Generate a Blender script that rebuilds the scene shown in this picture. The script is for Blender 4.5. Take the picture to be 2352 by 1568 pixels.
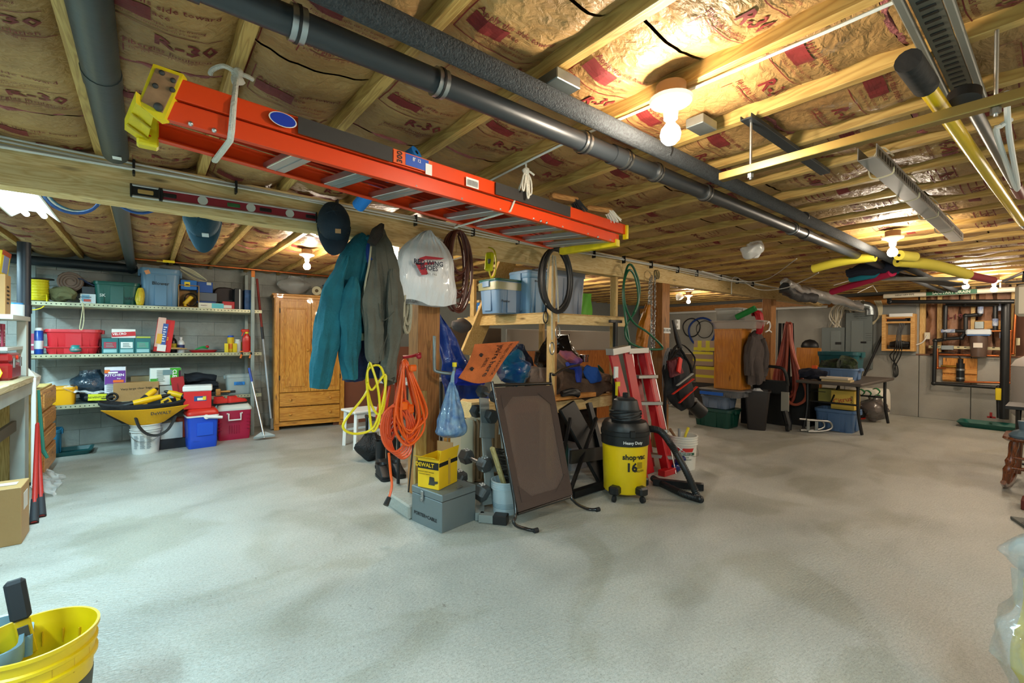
import bpy, math, random
from mathutils import Vector, Matrix, noise
for o in list(bpy.data.objects): bpy.data.objects.remove(o)
PI = math.pi; C = bpy.context.scene.collection; S = bpy.context.scene
V = Vector
# ---------------------------------------------------------------- camera
R3 = Matrix(((0.7772649,-0.0024309,-0.6291688),(-0.6291160,0.0105103,-0.7772404),(0.0085021,0.9999418,0.0066400)))
FPX = 1035.3058; H0 = 1.4
cd = bpy.data.cameras.new('camera'); cam = bpy.data.objects.new('camera', cd); C.objects.link(cam)
cd.sensor_width = 36; cd.lens = FPX/2352*36; cd.clip_start = .05
cam.matrix_world = Matrix.Translation((0,0,H0)) @ R3.to_4x4()
S.camera = cam
def at(px, py, **k):           # measured photo point -> world point on a known plane x=, y= or z=
    r = R3 @ V(((px-1176)/FPX, -(py-784)/FPX, -1)); c = V((0,0,H0))
    i = 'xyz'.index(list(k)[0]); return c + r*((list(k.values())[0]-c[i])/r[i])
# ---------------------------------------------------------------- world, exposure
w = bpy.data.worlds.new('world'); S.world = w; w.use_nodes = True
w.node_tree.nodes['Background'].inputs[0].default_value = (.62,.72,.8,1)
w.node_tree.nodes['Background'].inputs[1].default_value = .35
S.view_settings.view_transform = 'Standard'; S.view_settings.look = 'None'
S.view_settings.exposure = 1.06; S.view_settings.gamma = 1; S.view_settings.use_curve_mapping = False
BULB_W = 54; TUBE_W = 42
# ---------------------------------------------------------------- materials
def hexc(h):
    h = h.lstrip('#'); v = [int(h[i:i+2],16)/255 for i in (0,2,4)]
    return tuple((x/12.92 if x <= .04045 else ((x+.055)/1.055)**2.4) for x in v)+(1,)
def dk(c, k): return tuple(x*k for x in c[:3])+(1,)
MC = {}
def mt(c, rough=.5, metal=0, bump=0, bs=40, var=0, vs=4, em=0, alpha=1, trans=0, st=(1,1,1), coat=0, hue=None):
    key = (c,rough,metal,bump,bs,var,vs,em,alpha,trans,st,coat,hue)
    if key in MC: return MC[key]
    m = bpy.data.materials.new('surface_'+c.lstrip('#')); m.use_nodes = True; MC[key] = m
    n = m.node_tree.nodes; l = m.node_tree.links; b = n['Principled BSDF']; col = hexc(c)
    b.inputs['Base Color'].default_value = col; b.inputs['Roughness'].default_value = rough
    b.inputs['Metallic'].default_value = metal; b.inputs['Alpha'].default_value = alpha
    b.inputs['Transmission Weight'].default_value = trans; b.inputs['Coat Weight'].default_value = coat
    if em: b.inputs['Emission Color'].default_value = col; b.inputs['Emission Strength'].default_value = em
    if var or bump:
        tc = n.new('ShaderNodeTexCoord'); mp = n.new('ShaderNodeMapping'); mp.inputs['Scale'].default_value = st
        l.new(tc.outputs['Object'], mp.inputs[0])
    if var:
        t = n.new('ShaderNodeTexNoise'); t.inputs['Scale'].default_value = vs; t.inputs['Detail'].default_value = 6
        l.new(mp.outputs[0], t.inputs[0]); r = n.new('ShaderNodeValToRGB'); l.new(t.outputs[0], r.inputs[0])
        r.color_ramp.elements[0].position = .3; r.color_ramp.elements[1].position = .7
        r.color_ramp.elements[0].color = hexc(hue) if hue else dk(col, 1-var); r.color_ramp.elements[1].color = dk(col, 1+var*.35)
        l.new(r.outputs[0], b.inputs['Base Color'])
    if bump:
        t = n.new('ShaderNodeTexNoise'); t.inputs['Scale'].default_value = bs; t.inputs['Detail'].default_value = 4
        l.new(mp.outputs[0], t.inputs[0]); bp = n.new('ShaderNodeBump'); bp.inputs['Strength'].default_value = bump
        bp.inputs['Distance'].default_value = .02; l.new(t.outputs[0], bp.inputs['Height']); l.new(bp.outputs[0], b.inputs['Normal'])
    return m
def wood(c1, c2, ax='x', sc=1., rough=.55, knots=True, coat=0):
    key = ('w',c1,c2,ax,sc,rough,knots,coat)
    if key in MC: return MC[key]
    m = bpy.data.materials.new('wood_grain'); m.use_nodes = True; MC[key] = m
    n = m.node_tree.nodes; l = m.node_tree.links; b = n['Principled BSDF']; b.inputs['Roughness'].default_value = rough
    b.inputs['Coat Weight'].default_value = coat
    tc = n.new('ShaderNodeTexCoord'); mp = n.new('ShaderNodeMapping'); s = {'x':(1.2,14,14),'y':(14,1.2,14),'z':(14,14,1.2)}[ax]
    mp.inputs['Scale'].default_value = tuple(q*sc for q in s); l.new(tc.outputs['Object'], mp.inputs[0])
    t = n.new('ShaderNodeTexNoise'); t.inputs['Scale'].default_value = 1.6; t.inputs['Detail'].default_value = 3; t.inputs['Distortion'].default_value = .6
    l.new(mp.outputs[0], t.inputs[0])
    mul = n.new('ShaderNodeMath'); mul.operation = 'MULTIPLY'; mul.inputs[1].default_value = 9; l.new(t.outputs[0], mul.inputs[0])
    fr = n.new('ShaderNodeMath'); fr.operation = 'PINGPONG'; fr.inputs[1].default_value = .5; l.new(mul.outputs[0], fr.inputs[0])
    r = n.new('ShaderNodeValToRGB'); l.new(fr.outputs[0], r.inputs[0])
    r.color_ramp.elements[0].color = hexc(c2); r.color_ramp.elements[0].position = 0
    r.color_ramp.elements[1].color = hexc(c1); r.color_ramp.elements[1].position = .42
    out = r.outputs[0]
    if knots:
        v = n.new('ShaderNodeTexVoronoi'); v.inputs['Scale'].default_value = 1; mp2 = n.new('ShaderNodeMapping')
        s = {'x':(2.2,9,9),'y':(9,2.2,9),'z':(9,9,2.2)}[ax]; mp2.inputs['Scale'].default_value = s
        l.new(tc.outputs['Object'], mp2.inputs[0]); l.new(mp2.outputs[0], v.inputs[0])
        lt = n.new('ShaderNodeMapRange'); lt.inputs[1].default_value = .03; lt.inputs[2].default_value = .14; l.new(v.outputs['Distance'], lt.inputs[0])
        mx = n.new('ShaderNodeMix'); mx.data_type = 'RGBA'; l.new(lt.outputs[0], mx.inputs[0])
        mx.inputs[6].default_value = dk(hexc(c2), .35); l.new(out, mx.inputs[7]); out = mx.outputs[2]
    l.new(out, b.inputs['Base Color'])
    bp = n.new('ShaderNodeBump'); bp.inputs['Strength'].default_value = .15; bp.inputs['Distance'].default_value = .005
    l.new(fr.outputs[0], bp.inputs['Height']); l.new(bp.outputs[0], b.inputs['Normal'])
    return m
def film(c='#e8eef0', a=.35):     # thin clear plastic
    return mt(c, .12, alpha=a, bump=.5, bs=14, coat=.5)
# ---------------------------------------------------------------- mesh builder
class MB:
    def __init__(s): s.v = []; s.f = []
    def add(s, v, f, M=None):
        k = len(s.v); s.v += [(M @ V(p) if M else V(p)) for p in v]; s.f += [tuple(i+k for i in q) for q in f]; return s
    def box(s, c, d, r=0, b=.003, M=None):
        x,y,z = [q/2 for q in d]; b = min(b, x*.6, y*.6, z*.6); v = []; ix = {}
        for a in (0,1,2):
            for sx in (-1,1):
                for sy in (-1,1):
                    for sz in (-1,1):
                        p = [sx*x, sy*y, sz*z]
                        for j in (0,1,2):
                            if j != a: p[j] -= math.copysign(b, p[j])
                        ix[(a,sx,sy,sz)] = len(v); v.append(V(p))
        f = []
        for a in (0,1,2):
            o = [j for j in (0,1,2) if j != a]
            for sg in (-1,1):
                q = []
                for (p1,p2) in ((-1,-1),(1,-1),(1,1),(-1,1)):
                    t = [0,0,0]; t[a] = sg; t[o[0]] = p1; t[o[1]] = p2; q.append(ix[(a,*t)])
                if (sg < 0) ^ (a == 1): q.reverse()
                f.append(q)
        for a in (0,1,2):          # edges along axis a
            o = [j for j in (0,1,2) if j != a]
            for p1 in (-1,1):
                for p2 in (-1,1):
                    t = [0,0,0]; t[o[0]] = p1; t[o[1]] = p2; q = []
                    for ax, sg in ((o[0],-1),(o[0],1),(o[1],1),(o[1],-1)):
                        t[a] = sg; q.append(ix[(ax,*t)])
                    f.append(q)
        for sx in (-1,1):
            for sy in (-1,1):
                for sz in (-1,1): f.append([ix[(a,sx,sy,sz)] for a in (0,1,2)])
        T = Matrix.Translation(V(c)) @ (r if isinstance(r, Matrix) else Matrix.Rotation(r, 4, 'Z'))
        return s.add(v, f, (M @ T) if M else T)
    def bar(s, a, b, w, t, up=(0,0,1), bv=.002, M=None):
        if M: a = M @ V(a); b = M @ V(b)
        return s._bar(a, b, w, t, up, bv)
    def _bar(s, a, b, w, t, up, bv):   # rectangular bar from a to b; w sideways, t along up
        a = V(a); b = V(b); z = (b-a); L = z.length; z.normalize(); u = V(up)
        x = u.cross(z)
        if x.length < 1e-4: x = V((1,0,0)).cross(z)
        x.normalize(); y = z.cross(x)
        M = Matrix((x,y,z)).transposed().to_4x4(); M.translation = (a+b)/2
        return s.box((0,0,0), (w,t,L), M=M, b=bv)
    def ring(s, c, r, n, x, y): return [c + x*(r[0]*math.cos(2*PI*i/n)) + y*(r[1]*math.sin(2*PI*i/n)) for i in range(n)]
    def loft(s, rings, cap=True, closed=False, M=None):
        n = len(rings[0]); v = [p for r in rings for p in r]; f = []; m = len(rings)
        for k in range(m if closed else m-1):
            a = k*n; b = ((k+1) % m)*n
            for i in range(n): j = (i+1) % n; f.append((a+i,a+j,b+j,b+i))
        if cap and not closed: f.append(tuple(range(n))[::-1]); f.append(tuple((m-1)*n+i for i in range(n)))
        return s.add(v, f, M)
    def tube(s, pts, r, n=8, closed=False, sub=0, fl=1., M=None):
        pts = [V(p) for p in pts]
        if sub: pts = smooth_path(pts, sub, closed)
        m = len(pts); rr = r if isinstance(r, (list,tuple)) else None
        def rad(i):
            if rr is None: return r
            t = i/(m-1)*(len(rr)-1); k = min(int(t), len(rr)-2); return rr[k]+(rr[k+1]-rr[k])*(t-k)
        rings = []; pv = None
        for i in range(m):
            a = pts[i-1] if (i or closed) else pts[0]; b = pts[(i+1) % m] if (i < m-1 or closed) else pts[-1]
            t = (b-a)
            if t.length < 1e-9: t = V((0,0,1))
            t.normalize()
            if pv is None:
                x = t.cross(V((0,0,1)))
                if x.length < .05: x = t.cross(V((1,0,0)))
            else: x = pv - t*pv.dot(t)
            x.normalize(); pv = x; y = t.cross(x); q = rad(i)
            rings.append(s.ring(pts[i], (q,q*fl), n, x, y))
        return s.loft(rings, True, closed, M)
    def cyl(s, a, b, r, r2=None, n=14, M=None): return s.tube([a,b], [r, r if r2 is None else r2], n, M=M)
    def lathe(s, prof, c=(0,0,0), n=24, M=None):
        c = V(c); rings = [s.ring(c+V((0,0,z)), (r,r), n, V((1,0,0)), V((0,1,0))) for r, z in prof]
        return s.loft(rings, True, False, M)
    def ball(s, c, r, n=12, M=None):
        r = (r,r,r) if not isinstance(r,(tuple,list)) else r; c = V(c); k = max(5, n//2)
        return s.loft([[c+V((r[0]*math.sin(a)*math.cos(2*PI*i/n), r[1]*math.sin(a)*math.sin(2*PI*i/n), r[2]*math.cos(a))) for i in range(n)]
                       for a in [PI*(.02+.96*j/k) for j in range(k+1)]][::-1], M=M)
    def prism(s, pts, t, M=None):        # outline in local xy, extruded from z=0 to z=t
        n = len(pts); v = [V((p[0],p[1],0)) for p in pts]+[V((p[0],p[1],t)) for p in pts]
        f = [tuple(range(n))[::-1], tuple(range(n,2*n))]+[(i,(i+1)%n,n+(i+1)%n,n+i) for i in range(n)]
        return s.add(v, f, M)
    def grid(s, fn, nu, nv, t=0, M=None):
        v = [V(fn(i/nu, j/nv)) for j in range(nv+1) for i in range(nu+1)]; w_ = nu+1; f = []
        for j in range(nv):
            for i in range(nu): a = j*w_+i; f.append((a,a+1,a+w_+1,a+w_))
        if t:
            nn = len(v); nm = []
            for j in range(nv+1):
                for i in range(nu+1):
                    a = v[j*w_+min(i+1,nu)]-v[j*w_+max(i-1,0)]; b = v[min(j+1,nv)*w_+i]-v[max(j-1,0)*w_+i]
                    q = a.cross(b); q = q.normalized() if q.length > 1e-12 else V((0,0,1)); nm.append(q)
            v = v+[p-q*t for p, q in zip(v, nm)]; f += [tuple(k+nn for k in q[::-1]) for q in f]
            bd = [i for i in range(nu)]+[j*w_+nu for j in range(nv)]+[nv*w_+nu-i for i in range(nu)]+[(nv-j)*w_ for j in range(nv)]
            for i in range(len(bd)): a, b = bd[i], bd[(i+1) % len(bd)]; f.append((b,a,a+nn,b+nn))
        return s.add(v, f, M)
    def xf(s, M): s.v = [M @ p for p in s.v]; return s
    def jit(s, amp, sc=3., seed=0):
        o = V((seed*7.1,seed*3.3,seed)); s.v = [p + noise.noise_vector(p*sc+o)*amp for p in s.v]; return s
def smooth_path(p, k, closed=False):
    n = len(p); out = []
    for i in range(n if closed else n-1):
        g = (lambda q: p[q % n]) if closed else (lambda q: p[max(0,min(n-1,q))])
        a,b,c,d = g(i-1),g(i),g(i+1),g(i+2)
        for j in range(k):
            t = j/k; out.append(.5*((2*b)+(c-a)*t+(2*a-5*b+4*c-d)*t*t+(3*b-a-3*c+d)*t**3))
    if not closed: out.append(p[-1])
    return out
# ---------------------------------------------------------------- objects
TM = {}
def _link(name, mb, m, M, smooth):
    me = bpy.data.meshes.new(name); vs = mb.v if M is None else [M @ p for p in mb.v]
    me.from_pydata([tuple(p) for p in vs], [], mb.f); me.materials.append(m)
    if smooth:
        me.polygons.foreach_set('use_smooth', [True]*len(me.polygons)); me.set_sharp_from_angle(angle=math.radians(smooth if smooth > 1 else 40))
    o = bpy.data.objects.new(name, me); C.objects.link(o); return o
def thing(name, label, cat, loc=(0,0,0), rz=0, group=None):
    o = bpy.data.objects.new(name, None); C.objects.link(o); o.empty_display_size = .1
    o.location = loc; o.rotation_euler = (0,0,rz); o['label'] = label; o['category'] = cat
    if group: o['group'] = group
    TM[o.name] = Matrix.Translation(V(loc)) @ Matrix.Rotation(rz,4,'Z'); return o
def part(name, mb, m, parent, smooth=1, w=False, label=None):
    M = TM[parent.name].inverted() if w else None
    o = _link(name, mb, m, M, smooth); o.parent = parent; TM[o.name] = TM[parent.name]
    if label: o['label'] = label
    return o
def solo(name, label, cat, mb, m, smooth=1, group=None, loc=None, rz=0):
    if loc is None:
        xs = [p.x for p in mb.v]; ys = [p.y for p in mb.v]; loc = V(((min(xs)+max(xs))/2,(min(ys)+max(ys))/2,min(p.z for p in mb.v)))
        M = Matrix.Translation(-loc)
    else: M = None
    o = _link(name, mb, m, M, smooth); o.location = loc; o.rotation_euler = (0,0,rz); o['label'] = label; o['category'] = cat
    if group: o['group'] = group
    TM[o.name] = Matrix.Translation(V(loc)) @ Matrix.Rotation(rz,4,'Z'); return o
def struct(name, mb, m, parent=None, smooth=0):
    o = _link(name, mb, m, None, smooth); TM[o.name] = Matrix(); 
    if parent: o.parent = parent
    else: o['kind'] = 'structure'
    return o
def dup(root, loc, rz=None, label=None, group=None):
    r = root.copy(); C.objects.link(r); r.location = loc
    if rz is not None: r.rotation_euler = (0,0,rz)
    if label: r['label'] = label
    if group: r['group'] = group
    TM[r.name] = Matrix.Translation(V(loc)) @ Matrix.Rotation(r.rotation_euler.z,4,'Z')
    for ch in list(root.children):
        c = ch.copy(); C.objects.link(c); c.parent = r
        for g in ch.children: d = g.copy(); C.objects.link(d); d.parent = c
    return r
def copies(o, locs, parent):     # repeat a part at offsets, sharing its mesh
    for l_ in locs: c = o.copy(); C.objects.link(c); c.parent = parent; c.location = l_
def fm(p, n, up=(0,0,1)):       # frame on a face: z out along n, y up
    z = V(n).normalized(); x = V(up).cross(z)
    if x.length < 1e-5: x = V((1,0,0))
    x.normalize(); y = z.cross(x); M = Matrix((x,y,z)).transposed().to_4x4(); M.translation = V(p); return M
TC = {}
def tverts(s, bold=0, res=2):
    k = (s,bold,res)
    if k not in TC:
        c = bpy.data.curves.new('t','FONT'); c.body = s; c.size = 1; c.align_x = 'CENTER'; c.align_y = 'CENTER'; c.resolution_u = res; c.offset = bold; c.fill_mode = 'FRONT'
        o = bpy.data.objects.new('t', c); me = bpy.data.meshes.new_from_object(o)
        TC[k] = ([v.co.copy() for v in me.vertices], [tuple(p.vertices) for p in me.polygons])
        bpy.data.objects.remove(o); bpy.data.meshes.remove(me); bpy.data.curves.remove(c)
    return TC[k]
def text(s, size, M, m, parent, bold=0, sx=1, w=False, name='lettering', lift=.001):
    v, f = tverts(s, bold); mb = MB(); mb.add([V((p.x*size*sx,p.y*size,lift)) for p in v], f, M)
    return part(name, mb, m, parent, 0, w)
def rect(wd, ht, M, lift=.0008): return MB().box((0,0,lift/2), (wd,ht,lift), M=M, b=.0001)
def rnd(s): return random.Random(s)
# common materials
BLK = mt('#141517',.45); BLKR = mt('#17181a',.75,bump=.1); STEEL = mt('#a9acad',.35,1); ALU = mt('#c9cccb',.4,1); GALV = mt('#8d9492',.45,.9,var=.25,vs=8)
WHT = mt('#e6e8e6',.5); INK = mt('#111214',.6); PW = wood('#e4cb92','#d0ad70','x'); PWY = wood('#cdaa62','#b08a48','y',.8); PWZ = wood('#d9b97a','#c39a58','z')
KRAFT = mt('#a97f4e',.8,var=.12,vs=3); RED = mt('#b01f22',.4); BRASS = mt('#b08a3e',.35,1); COPPER = mt('#b8683c',.35,1,var=.15)
# ================================================================ SETTING
XL,XR,YB,YF,ZC = -2.3,11.2,-3.0,7.9,2.37
def floor_mat():
    m = bpy.data.materials.new('concrete_floor'); m.use_nodes = True; n = m.node_tree.nodes; l = m.node_tree.links; b = n['Principled BSDF']
    tc = n.new('ShaderNodeTexCoord')
    def nz(sc, det=6, st=(1,1,1), dist=0):
        mp = n.new('ShaderNodeMapping'); mp.inputs['Scale'].default_value = st; l.new(tc.outputs['Object'], mp.inputs[0])
        t = n.new('ShaderNodeTexNoise'); t.inputs['Scale'].default_value = sc; t.inputs['Detail'].default_value = det; t.inputs['Distortion'].default_value = dist
        l.new(mp.outputs[0], t.inputs[0]); return t.outputs[0]
    def ramp(src, a, ca, bb, cb):
        r = n.new('ShaderNodeValToRGB'); l.new(src, r.inputs[0]); r.color_ramp.elements[0].position = a; r.color_ramp.elements[1].position = bb
        r.color_ramp.elements[0].color = ca; r.color_ramp.elements[1].color = cb; return r.outputs[0]
    def mixc(f, a, c, mode='MULTIPLY'):
        x = n.new('ShaderNodeMix'); x.data_type = 'RGBA'; x.blend_type = mode
        if isinstance(f, float): x.inputs[0].default_value = f
        else: l.new(f, x.inputs[0])
        l.new(a, x.inputs[6]); l.new(c, x.inputs[7]); return x.outputs[2]
    base = ramp(nz(.8,7,(1,1,1),.3), .3, hexc('#a7a9a3'), .7, hexc('#c2c3bd'))
    strk = ramp(nz(1.3,12,(.8,1.5,1),.5), .3, (.76,.76,.75,1), .5, (1,1,1,1))
    fine = ramp(nz(70,6), .3, (.72,.72,.7,1), .6, (1,1,1,1))
    spots = ramp(nz(26,3,(1.6,.5,1)), .69, (1,1,1,1), .74, (.55,.53,.5,1))
    patch = ramp(nz(1.05,13,(1,1.3,1),.9), .40, (.80,.79,.73,1), .49, (1,1,1,1)); grit = ramp(nz(160,3), .34, (.6,.6,.58,1), .46, (1,1,1,1))
    c = mixc(.8, base, strk); c = mixc(.8, c, patch); c = mixc(.75, c, grit); c = mixc(.7, c, fine); c = mixc(.7, c, spots)
    l.new(c, b.inputs['Base Color'])
    rg = n.new('ShaderNodeMapRange'); l.new(nz(3.5,6,(1,2,1)), rg.inputs[0]); rg.inputs[3].default_value = .24; rg.inputs[4].default_value = .55
    l.new(rg.outputs[0], b.inputs['Roughness'])
    bp = n.new('ShaderNodeBump'); bp.inputs['Strength'].default_value = .6; bp.inputs['Distance'].default_value = .009
    ad = n.new('ShaderNodeMath'); l.new(nz(38,6,(1,2.5,1)), ad.inputs[0]); l.new(nz(3,4), ad.inputs[1]); l.new(ad.outputs[0], bp.inputs['Height']); l.new(bp.outputs[0], b.inputs['Normal'])
    return m
struct('floor', MB().box(((XL+XR)/2,(YB+YF)/2,-.05), (XR-XL+.4,YF-YB+.4,.1)), floor_mat())
CONC = mt('#9b9c96',.85,bump=.5,bs=30,var=.3,vs=2.2)
CONW = mt('#a5a39b',.85,bump=.3,bs=60,var=.25,vs=1.4)
# left rear wall with shelves: parged block with recessed joints (blocks as parts)
wl = struct('wall_left', MB().box(((XL+XR)/2,YF+.13,1.3), (XR-XL+.8,.2,2.75)), mt('#7f837f',.9,bump=.4,bs=40))
rg = rnd(3); bm = None
blk = None
for r in range(12):
    for i in range(13):
        x = XL+.2+i*.41+(.2 if r % 2 else 0); z = .1+r*.2
        if x > 3.0: continue
        if blk is None:
            b = MB().box((0,0,0), (.4085,.04,.1985), b=.003); blk = struct('block', b, mt('#a0a49f',.8,bump=.5,bs=25,var=.22,vs=5), wl)
            o = blk
        else: o = blk.copy(); C.objects.link(o)
        o.location = (x, YF+.012+rg.random()*.003, z); o.parent = wl
struct('wall_back', MB().box((XL-.1,(YB+YF)/2,1.2), (.2,YF-YB,2.6)), CONC)
struct('wall_rear', MB().box(((XL+XR)/2,YB-.1,1.2), (XR-XL,.2,2.6)), CONC)
# far wall: poured concrete panels; framed pony wall above right half
fw = struct('wall_right', MB().box((XR+.34,(YB+YF)/2,1.25), (.2,YF-YB+.6,2.7)), mt('#7c7a74',.9))
def fwz(px,py): return at(px,py,x=XR)
zl = fwz(2200,818).z; yj = fwz(2113,700).y
FWM = []
for m_ in range(2): pass
ymid = [YF, 5.6, 4.2, 2.9, yj+.0, fwz(2230,900).y, fwz(2352,900).y-.2, YB]
for i in range(len(ymid)-1):
    a, b_ = ymid[i], ymid[i+1]; top = 2.12 if b_ >= yj-.01 else zl
    m_ = bpy.data.materials.get('wallpanel') 
    struct('panel', MB().box((XR+.02,(a+b_)/2,top/2), (.08,a-b_-.008,top), b=.006), CONW, fw)
    if top < 2: struct('panel', MB().box((XR+.25,(a+b_)/2,(top+ZC)/2), (.1,a-b_-.008,ZC-top)), mt('#6b4a3a',.9), fw)
# ---- ceiling: subfloor, joists, insulation batts
ce = struct('ceiling', MB().box(((XL+XR)/2,(YB+YF)/2,ZC+.3), (XR-XL+.4,YF-YB+.4,.06)), mt('#8a6b45',.8))
JX = [-.2+.4515*k for k in range(-4,26)]
j0 = None
for x in JX:
    if x > XR: continue
    if j0 is None: j0 = struct('joist', MB().box((0,(YB+YF)/2,ZC+.14), (.042,YF-YB,.28), b=.002), PWY, ce); o = j0
    else: o = j0.copy(); C.objects.link(o)
    o.location.x = x
def kraft_mat():
    m = bpy.data.materials.new('kraft_facing'); m.use_nodes = True; n = m.node_tree.nodes; l = m.node_tree.links; b = n['Principled BSDF']; b.inputs['Roughness'].default_value = .5
    tc = n.new('ShaderNodeTexCoord')
    def nz(sc, det=5, st=(1,1,1), dist=0):
        mp = n.new('ShaderNodeMapping'); mp.inputs['Scale'].default_value = st; l.new(tc.outputs['Object'], mp.inputs[0])
        t = n.new('ShaderNodeTexNoise'); t.inputs['Scale'].default_value = sc; t.inputs['Detail'].default_value = det; t.inputs['Distortion'].default_value = dist
        l.new(mp.outputs[0], t.inputs[0]); return t.outputs[0]
    r = n.new('ShaderNodeValToRGB'); l.new(nz(3,6), r.inputs[0])
    r.color_ramp.elements[0].position = .3; r.color_ramp.elements[0].color = hexc('#855f36'); r.color_ramp.elements[1].position = .7; r.color_ramp.elements[1].color = hexc('#bb955c')
    l.new(r.outputs[0], b.inputs['Base Color'])
    ad = n.new('ShaderNodeMath'); l.new(nz(5,6,(1,2.2,1),1.2), ad.inputs[0]); l.new(nz(22,5,(1,1.5,1),.6), ad.inputs[1])
    bp = n.new('ShaderNodeBump'); bp.inputs['Strength'].default_value = .5; bp.inputs['Distance'].default_value = .03
    l.new(ad.outputs[0], bp.inputs['Height']); l.new(bp.outputs[0], b.inputs['Normal']); return m
KM = kraft_mat(); PRM = mt('#7a2422',.6,var=.35,vs=12); PINK = mt('#a8605e',.9,bump=.8,bs=50,var=.4,vs=12)
def bz(x, y, k, seed):      # underside of the batt in bay k
    u = (x-(JX[k]+.2257))/.205; sag = .065 if k < 6 else .045
    e = ((y*1.0+seed*.37) % 1.22)/1.22; e = min(e, 1-e)*1.22
    z = ZC+.05 - sag*(1-abs(u)**3.2)*(min(1, .45+e*4)**.5) 
    z += noise.noise(V((x*7,y*5,seed)))*.017 + noise.noise(V((x*22,y*9,seed)))*.006 + noise.ridged_multi_fractal(V((x*3.5,y*4.5,seed*2.1)),1,2,3,1,2)*.007
    return max(z, ZC-.05)
def batt(k):
    rr = rnd(k+5); x0, x1 = JX[k]+.021, JX[k+1]-.021; sd = rr.random()*9
    yv = YB; n = 0
    s0 = -((yv+sd*.37) % 1.22)
    ys = [yv]; y = yv+s0+1.22
    while y < YF: ys.append(y); y += 1.22
    ys.append(YF)
    for i in range(len(ys)-1):
        a, b_ = ys[i], ys[i+1]
        if b_-a < .05 or b_ < .1: continue
        near = (k < 12)
        nu, nv = (14, 34) if near else (6, 14)
        o = struct('insulation_batt', MB().grid(lambda u,v: (x0+(x1-x0)*u, a+.006+(b_-a-.012)*v, bz(x0+(x1-x0)*u, a+(b_-a)*v, k, sd)), nu, nv), KM, ce, 1)
        # red print
        pm = MB(); sg = -1 if k < 8 else (1 if rr.random() < .5 else -1)
        cx = (x0+x1)/2; fl = sg
        def put(s, size, dx, dy, bold=0, sx=1):
            v, f = tverts(s, bold, 1); q = [];
            for p in v:
                X = cx+(dx+p.x*size*sx)*(-fl); Y = a+.61+(dy+p.y*size)*(-fl)*-1
                Y = a+.61-(dy+p.y*size)*fl*(-1) if fl < 0 else a+.61-(dy+p.y*size)
                X = cx+(dx+p.x*size*sx)*(1 if fl < 0 else -1)
                X = min(max(X, x0+.005), x1-.005); q.append(V((X, Y, bz(X,Y,k,sd)-.0035)))
            pm.add(q, f)
        def line(xa, ya, xb, yb, w_=.004, ns=8):
            v = []; d = V((xb-xa,yb-ya)).normalized()*w_/2; nrm = V((-d.y,d.x))
            for t in range(ns+1):
                for s_ in (-1,1):
                    qx = xa+(xb-xa)*t/ns+nrm.x*s_; qy = ya+(yb-ya)*t/ns+nrm.y*s_
                    X = cx+qx*(1 if fl < 0 else -1); Y = a+.61+(qy)*(1 if fl < 0 else -1); v.append(V((X,Y,bz(X,Y,k,sd)-.0035)))
            pm.add(v, [(2*t,2*t+1,2*t+3,2*t+2) for t in range(ns)])
        if b_-a > 1.1:
            for off in ((-.30,.30) if k < 14 else (-.3,.3)):
                if near:
                    put('R-30', .085, .075, off-.07, .02, 1.1)
                    for q in range(5): line(-.155, off-.098+.012*q, -.02, off-.095+.012*q, .0115, 6)
                    put('Fiberglas Insulation', .032, .03, off-.135, .004)
                    put('Apply this side toward', .034, 0, off+.12, .004); put('living space', .034, -.05, off+.085, .004)
                    put('3¼" (9.5 cm)   15 in. x 48 in.', .017, .02, off-.165); put('batts & rolls  staple tabs to framing', .017, 0, off+.045); put('follow instructions on package', .017, 0, off+.025)
                    for (p0,p1) in (((-.17,.005),(.17,.005)),((-.17,-.19),(-.17,.005)),((-.06,.155),(.19,.155)),((-.09,.155),(-.09,.2)) ): line(p0[0],off+p0[1],p1[0],off+p1[1],.0035)
                else:
                    put('R-30', .085, .06, off-.07, .02, 1.1)
                    for q in range(3): line(-.15, off-.095+.02*q, -.05, off-.095+.02*q, .02, 3)
                    for q in range(4): line(-.17, off+.03+.035*q, .1+.02*(q%2), off+.03+.035*q, .006, 4)
            line(-.19,-.6,-.19,.6,.003,20)
        else: line(-.19,0,.19,0.001,.004)
        o2 = struct('print', pm, PRM, o)
        # pink wool showing at the seam
        if near and rr.random() < .8:
            w_ = MB().tube([(x0+.01+(x1-x0-.02)*t/8, a+.0+rr.uniform(-.008,.008), bz(x0+(x1-x0)*t/8,a,k,sd)+.012+rr.uniform(-.004,.004)) for t in range(9)], [.012+.01*rr.random() for _ in range(9)], 6)
            struct('wool', w_.jit(.008,30), PINK, o, 1)
for k in range(0, len(JX)-1):
    if JX[k+1] < XR+.1: batt(k)
# ---- built-up beam and posts
YW = 3.3
bt = thing('support_beam','long built-up pale pine beam running under the joists on timber posts','beam',(4.4,YW+.06,2.13))
xs = [XL, 2.05, 4.33, 7.3, 9.3, XR]
for i in range(len(xs)-1):
    part('plank', MB().box(((xs[i]+xs[i+1])/2-4.4,-.041,.12),(xs[i+1]-xs[i]-.003,.04,.238)), PW, bt, 0)
for i,(a,b_) in enumerate([(XL,.9),(.9,4.9),(4.9,8.2),(8.2,XR)]):
    part('plank', MB().box(((a+b_)/2-4.4,0,.119),(b_-a-.003,.038,.236)), PW, bt, 0)
    part('plank', MB().box(((a+b_)/2-4.4+.02,.04,.12),(b_-a-.043,.038,.238)), PW, bt, 0)
OLD = wood('#a9743e','#8c5c2e','z',.6); OLDG = wood('#b39658','#96783f','z',.7)
pt = thing('support_post','rough brown timber post on a concrete pad in the middle of the room','post',(1.80,YW+.09,0))
part('timber', MB().box((0,0,1.12),(.2,.17,2.02)), OLD, pt, 0)
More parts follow.
